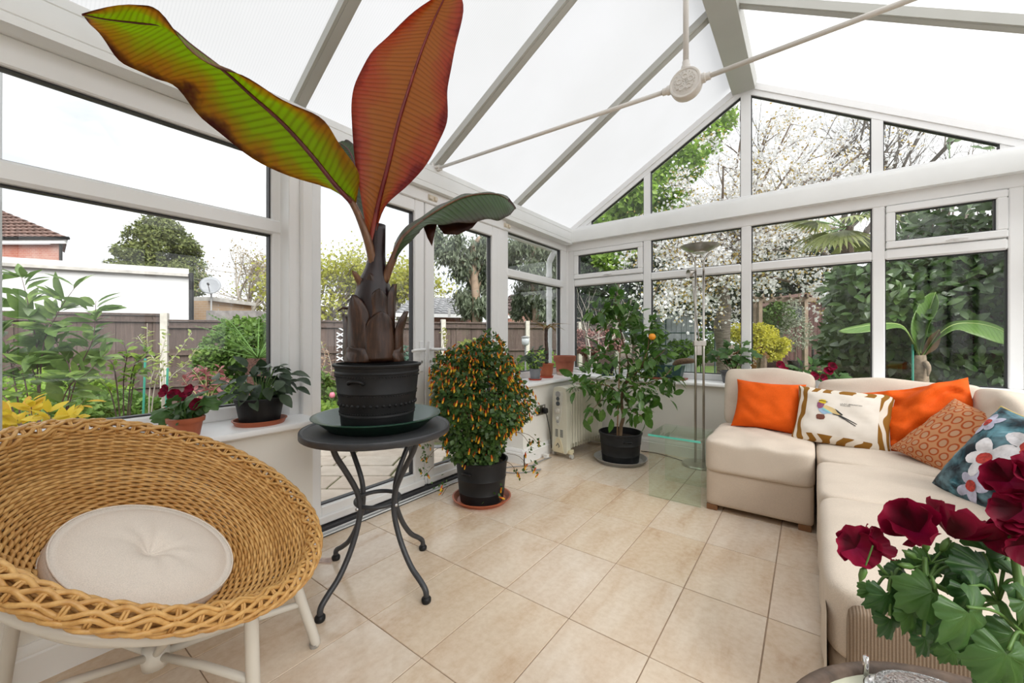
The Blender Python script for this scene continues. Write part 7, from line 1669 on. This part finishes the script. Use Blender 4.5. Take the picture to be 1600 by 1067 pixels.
# ivy mass and tree fern
t = green('ivy_mound', 'dense ivy mound against the fence outside the near window', [(380, 520, 34, 22), (350, 545, 30, 28), (400, 545, 34, 30), (330, 570, 22, 26), (420, 520, 20, 24), (385, 580, 36, 24), (370, 620, 34, 26), (410, 625, 30, 26)], 6.2, 6500, .075, mdg, group='garden hedges', cat='ivy', jit=.3, trunk=False)
tf0 = base_of(403, 4.9); tfn = thing('tree_fern', 'tree fern with stiff green fronds on a shaggy brown trunk', 'plant', tuple(tf0)); tt = at_d(403, 560, 4.9)
MB().tube([tf0, tf0.lerp(tt, .5), tt], [.15, .15, .12], 12).build('trunk', plain('shaggy_trunk', (.15, .075, .06), .95, var=.5, nscale=40, bscale=70, bstr=1, bdist=.03), tfn)
fpm = leafmat('fern_pinna', [(.05, .12, .03), (.09, .18, .045), (.16, .26, .07)], .5, .3)
for k in range(18):
    a = 2.4 * k; e = 1.3 - .5 * (k % 3); dr = V3(math.cos(a), math.sin(a), e).normalized(); pth = catmull([tt, tt + dr * .3, tt + dr * .55 + V3(0, 0, -.02), tt + dr * .78 + V3(0, 0, -.10)], 14)
    fr_ = MB().tube(pth, [lerp(.008, .002, q / 14) for q in range(15)], 5).build('frond', stemm, tfn); sdv = dr.cross(UP).normalized(); P, Dn = [], []
    for q in range(3, 15):
        for s_ in (-1, 1): P.append(np.array(pth[q])); Dn.append(np.array(sdv * s_ + dr * .5))
    leaves_mesh('pinnae', fpm, proto_leaf('lance', 4, .1, .2, .14), np.array(P), np.array(Dn), np.tile(np.array([0, 0, 1.0]), (len(P), 1)), [.13 * math.sin(PI * (q // 2 + 2) / 15) + .03 for q in range(len(P))], fr_)
# border plants seen under and beside the doors
def low(name, label, u, v, D, r, h_, n, size, m, cat='plant'):
    b = base_of(u, D); t = thing(name, label, cat, tuple(b), 'border plants'); cloud('foliage', m, [(tuple(b + V3(0, 0, h_ * .5)), (r, r, h_ * .55)), (tuple(b + RGT * r * .7 + V3(0, 0, h_ * .4)), (r * .7, r * .7, h_ * .45))], n, size, t); return t
low('border_plant', 'lime green border plant outside below the tulip', 498, 630, 5.0, .36, .42, 1400, .07, lgg)
low('border_plant', 'leafy green border plant at the door edge near the trellis', 500, 600, 5.6, .22, .75, 900, .08, mdg)
low('border_plant', 'bushy green plant outside left of the second door', 625, 560, 6.4, .45, 1.05, 2400, .07, leafmat('blue_green_leaf', [(.04, .10, .07), (.08, .16, .12), (.16, .24, .18)], .5, .25))
low('border_plant', 'feathery light green bush by the fence behind the second door', 735, 540, 6.6, .40, 1.15, 3200, .075, leafmat('feathery_leaf', [(.16, .20, .05), (.28, .32, .09), (.38, .40, .16)], .6, .35))
low('border_plant', 'round green bush outside the corner side window', 848, 560, 6.0, .42, 1.0, 3000, .06, lgg)
low('border_plant', 'dark green shrub outside next to the downpipe', 812, 565, 6.2, .34, .9, 2000, .06, mdg)
low('border_plant', 'low mixed green bed plants between rose bush and fence', 130, 620, 5.0, .7, .55, 2600, .09, mdg)
low('border_plant', 'low yellow-green bed plants at the foot of the fence', 60, 600, 5.8, .8, .75, 3000, .09, lgg)
low('border_plant', 'low green plants outside beneath the tree fern', 430, 640, 5.0, .40, .45, 1400, .08, mdg)
tu = base_of(519, 5.0); tl_ = thing('tulip', 'single pink tulip in the bed outside the first glazed door', 'flower', tuple(tu)); tp_ = at_d(519, 622, 5.0); MB().tube([tu, tp_], .006, 6).build('stem', stemm, tl_)
MB().lathe([(.002, 0), (.03, .01), (.036, .035), (.028, .065), (.012, .075)], tp_, 10).build('bloom', plain('pink_petal', (.68, .20, .28), .5, var=.15, nscale=50), tl_, smooth=True)
# white trellis on the fence
tq_ = fence_t(541); tc_ = FA + fdir * tq_ + fn * .06 + V3(0, 0, 1.07 - 14 * 9 / 621); tre = thing('trellis', 'small white diamond trellis on the fence behind the banana pot', 'trellis', tuple(tc_))
for k in range(6):
    for s_ in (-1, 1): c_ = tc_ + UP * ((k - 2.5) * .13) ; MB().bar(c_ - RGT * .2 - UP * .11 * s_ - FWD * .02, c_ + RGT * .2 + UP * .11 * s_ - FWD * .02, .012, .026).build('lath', plain('white_trellis', (.74, .76, .78), .6), tre)
near_shrub('climbing_twig', 'thin climbing plant on the fence post behind the second door', [[(690, 620), (697, 580), (695, 540), (690, 515)], [(690, 610), (682, 570), (690, 545), (698, 520)]], 7.6, 40, .09, leafmat('climber_leaf', [(.22, .25, .05), (.34, .33, .10)], .5, .3, per_object=True), palebark, .3)
near_shrub('pink_buddleia', 'pinkish twiggy shrub outside the first glazed door', [[(498, 640), (502, 590), (508, 560), (500, 530)], [(498, 640), (512, 600), (518, 575), (510, 545)], [(498, 640), (492, 600), (495, 570), (495, 545)]], 5.8, 90, .07, leafmat('pinkish_leaf', [(.40, .22, .16), (.5, .34, .26), (.24, .30, .10)], .6, .3, per_object=True), palebark, .26)
# solar light
sl0 = base_of(821, 5.6); slt = thing('solar_light', 'small clear solar lantern on a stake outside the corner window', 'lantern', tuple(sl0)); q = at_d(821, 540, 5.6)
MB().tube([sl0, q], .012, 6).build('stake', hgrey, slt); MB().lathe([(.02, 0), (.05, .02), (.055, .10), (.03, .11)], q, 12).build('lamp', plain('frosted_lens', (.7, .74, .76), .25), slt, smooth=True); MB().lathe([(.06, .11), (.06, .125), (.0, .14)], q, 12).build('cap', hgrey, slt)
# drainpipes of the conservatory
dpw = plain('white_downpipe', (.76, .77, .79), .4, var=.03)
dq = at_d(873, 500, 4.75); dpp = thing('downpipe', 'white rainwater downpipe outside the room corner', 'pipe', (dq.x, dq.y, GZ)); px_, py_ = -2.46, 4.02
MB().tube(catmull([V3(px_, py_, GZ), V3(px_, py_, 1.0), V3(px_, py_, 1.86), V3(px_ - .0, py_, 1.95), V3(px_ + .06, py_ + .02, 2.08)], 24), .034, 14).build('pipe', dpw, dpp, smooth=True)
for z in (.9, 1.55, 1.78): MB().tube([V3(px_, py_, z), V3(px_, py_, z + .04)], .039, 14).build('collar', dpw, dpp)
gu = thing('gutter', 'white rain gutter along the eaves outside the glazed wall', 'gutter', (-2.42, 1.3, 2.1)); MB().prism([(-2.48, -1.4, 2.13), (-2.46, -1.4, 2.085), (-2.40, -1.4, 2.085), (-2.38, -1.4, 2.13)], (0, 5.55, 0)).build('channel', dpw, gu)
dp2 = thing('downpipe', 'grey downpipe outside at the top corner of the near window', 'pipe', (-3.0, -.01, GZ)); MB().tube(catmull([V3(-2.95, .02, GZ), V3(-2.95, .02, 1.0), V3(-2.95, .02, 2.0), V3(-2.9, .02, 2.5), V3(-2.6, .0, 2.7)], 24), .04, 12).build('pipe', plain('grey_downpipe', (.55, .56, .57), .4), dp2, smooth=True)
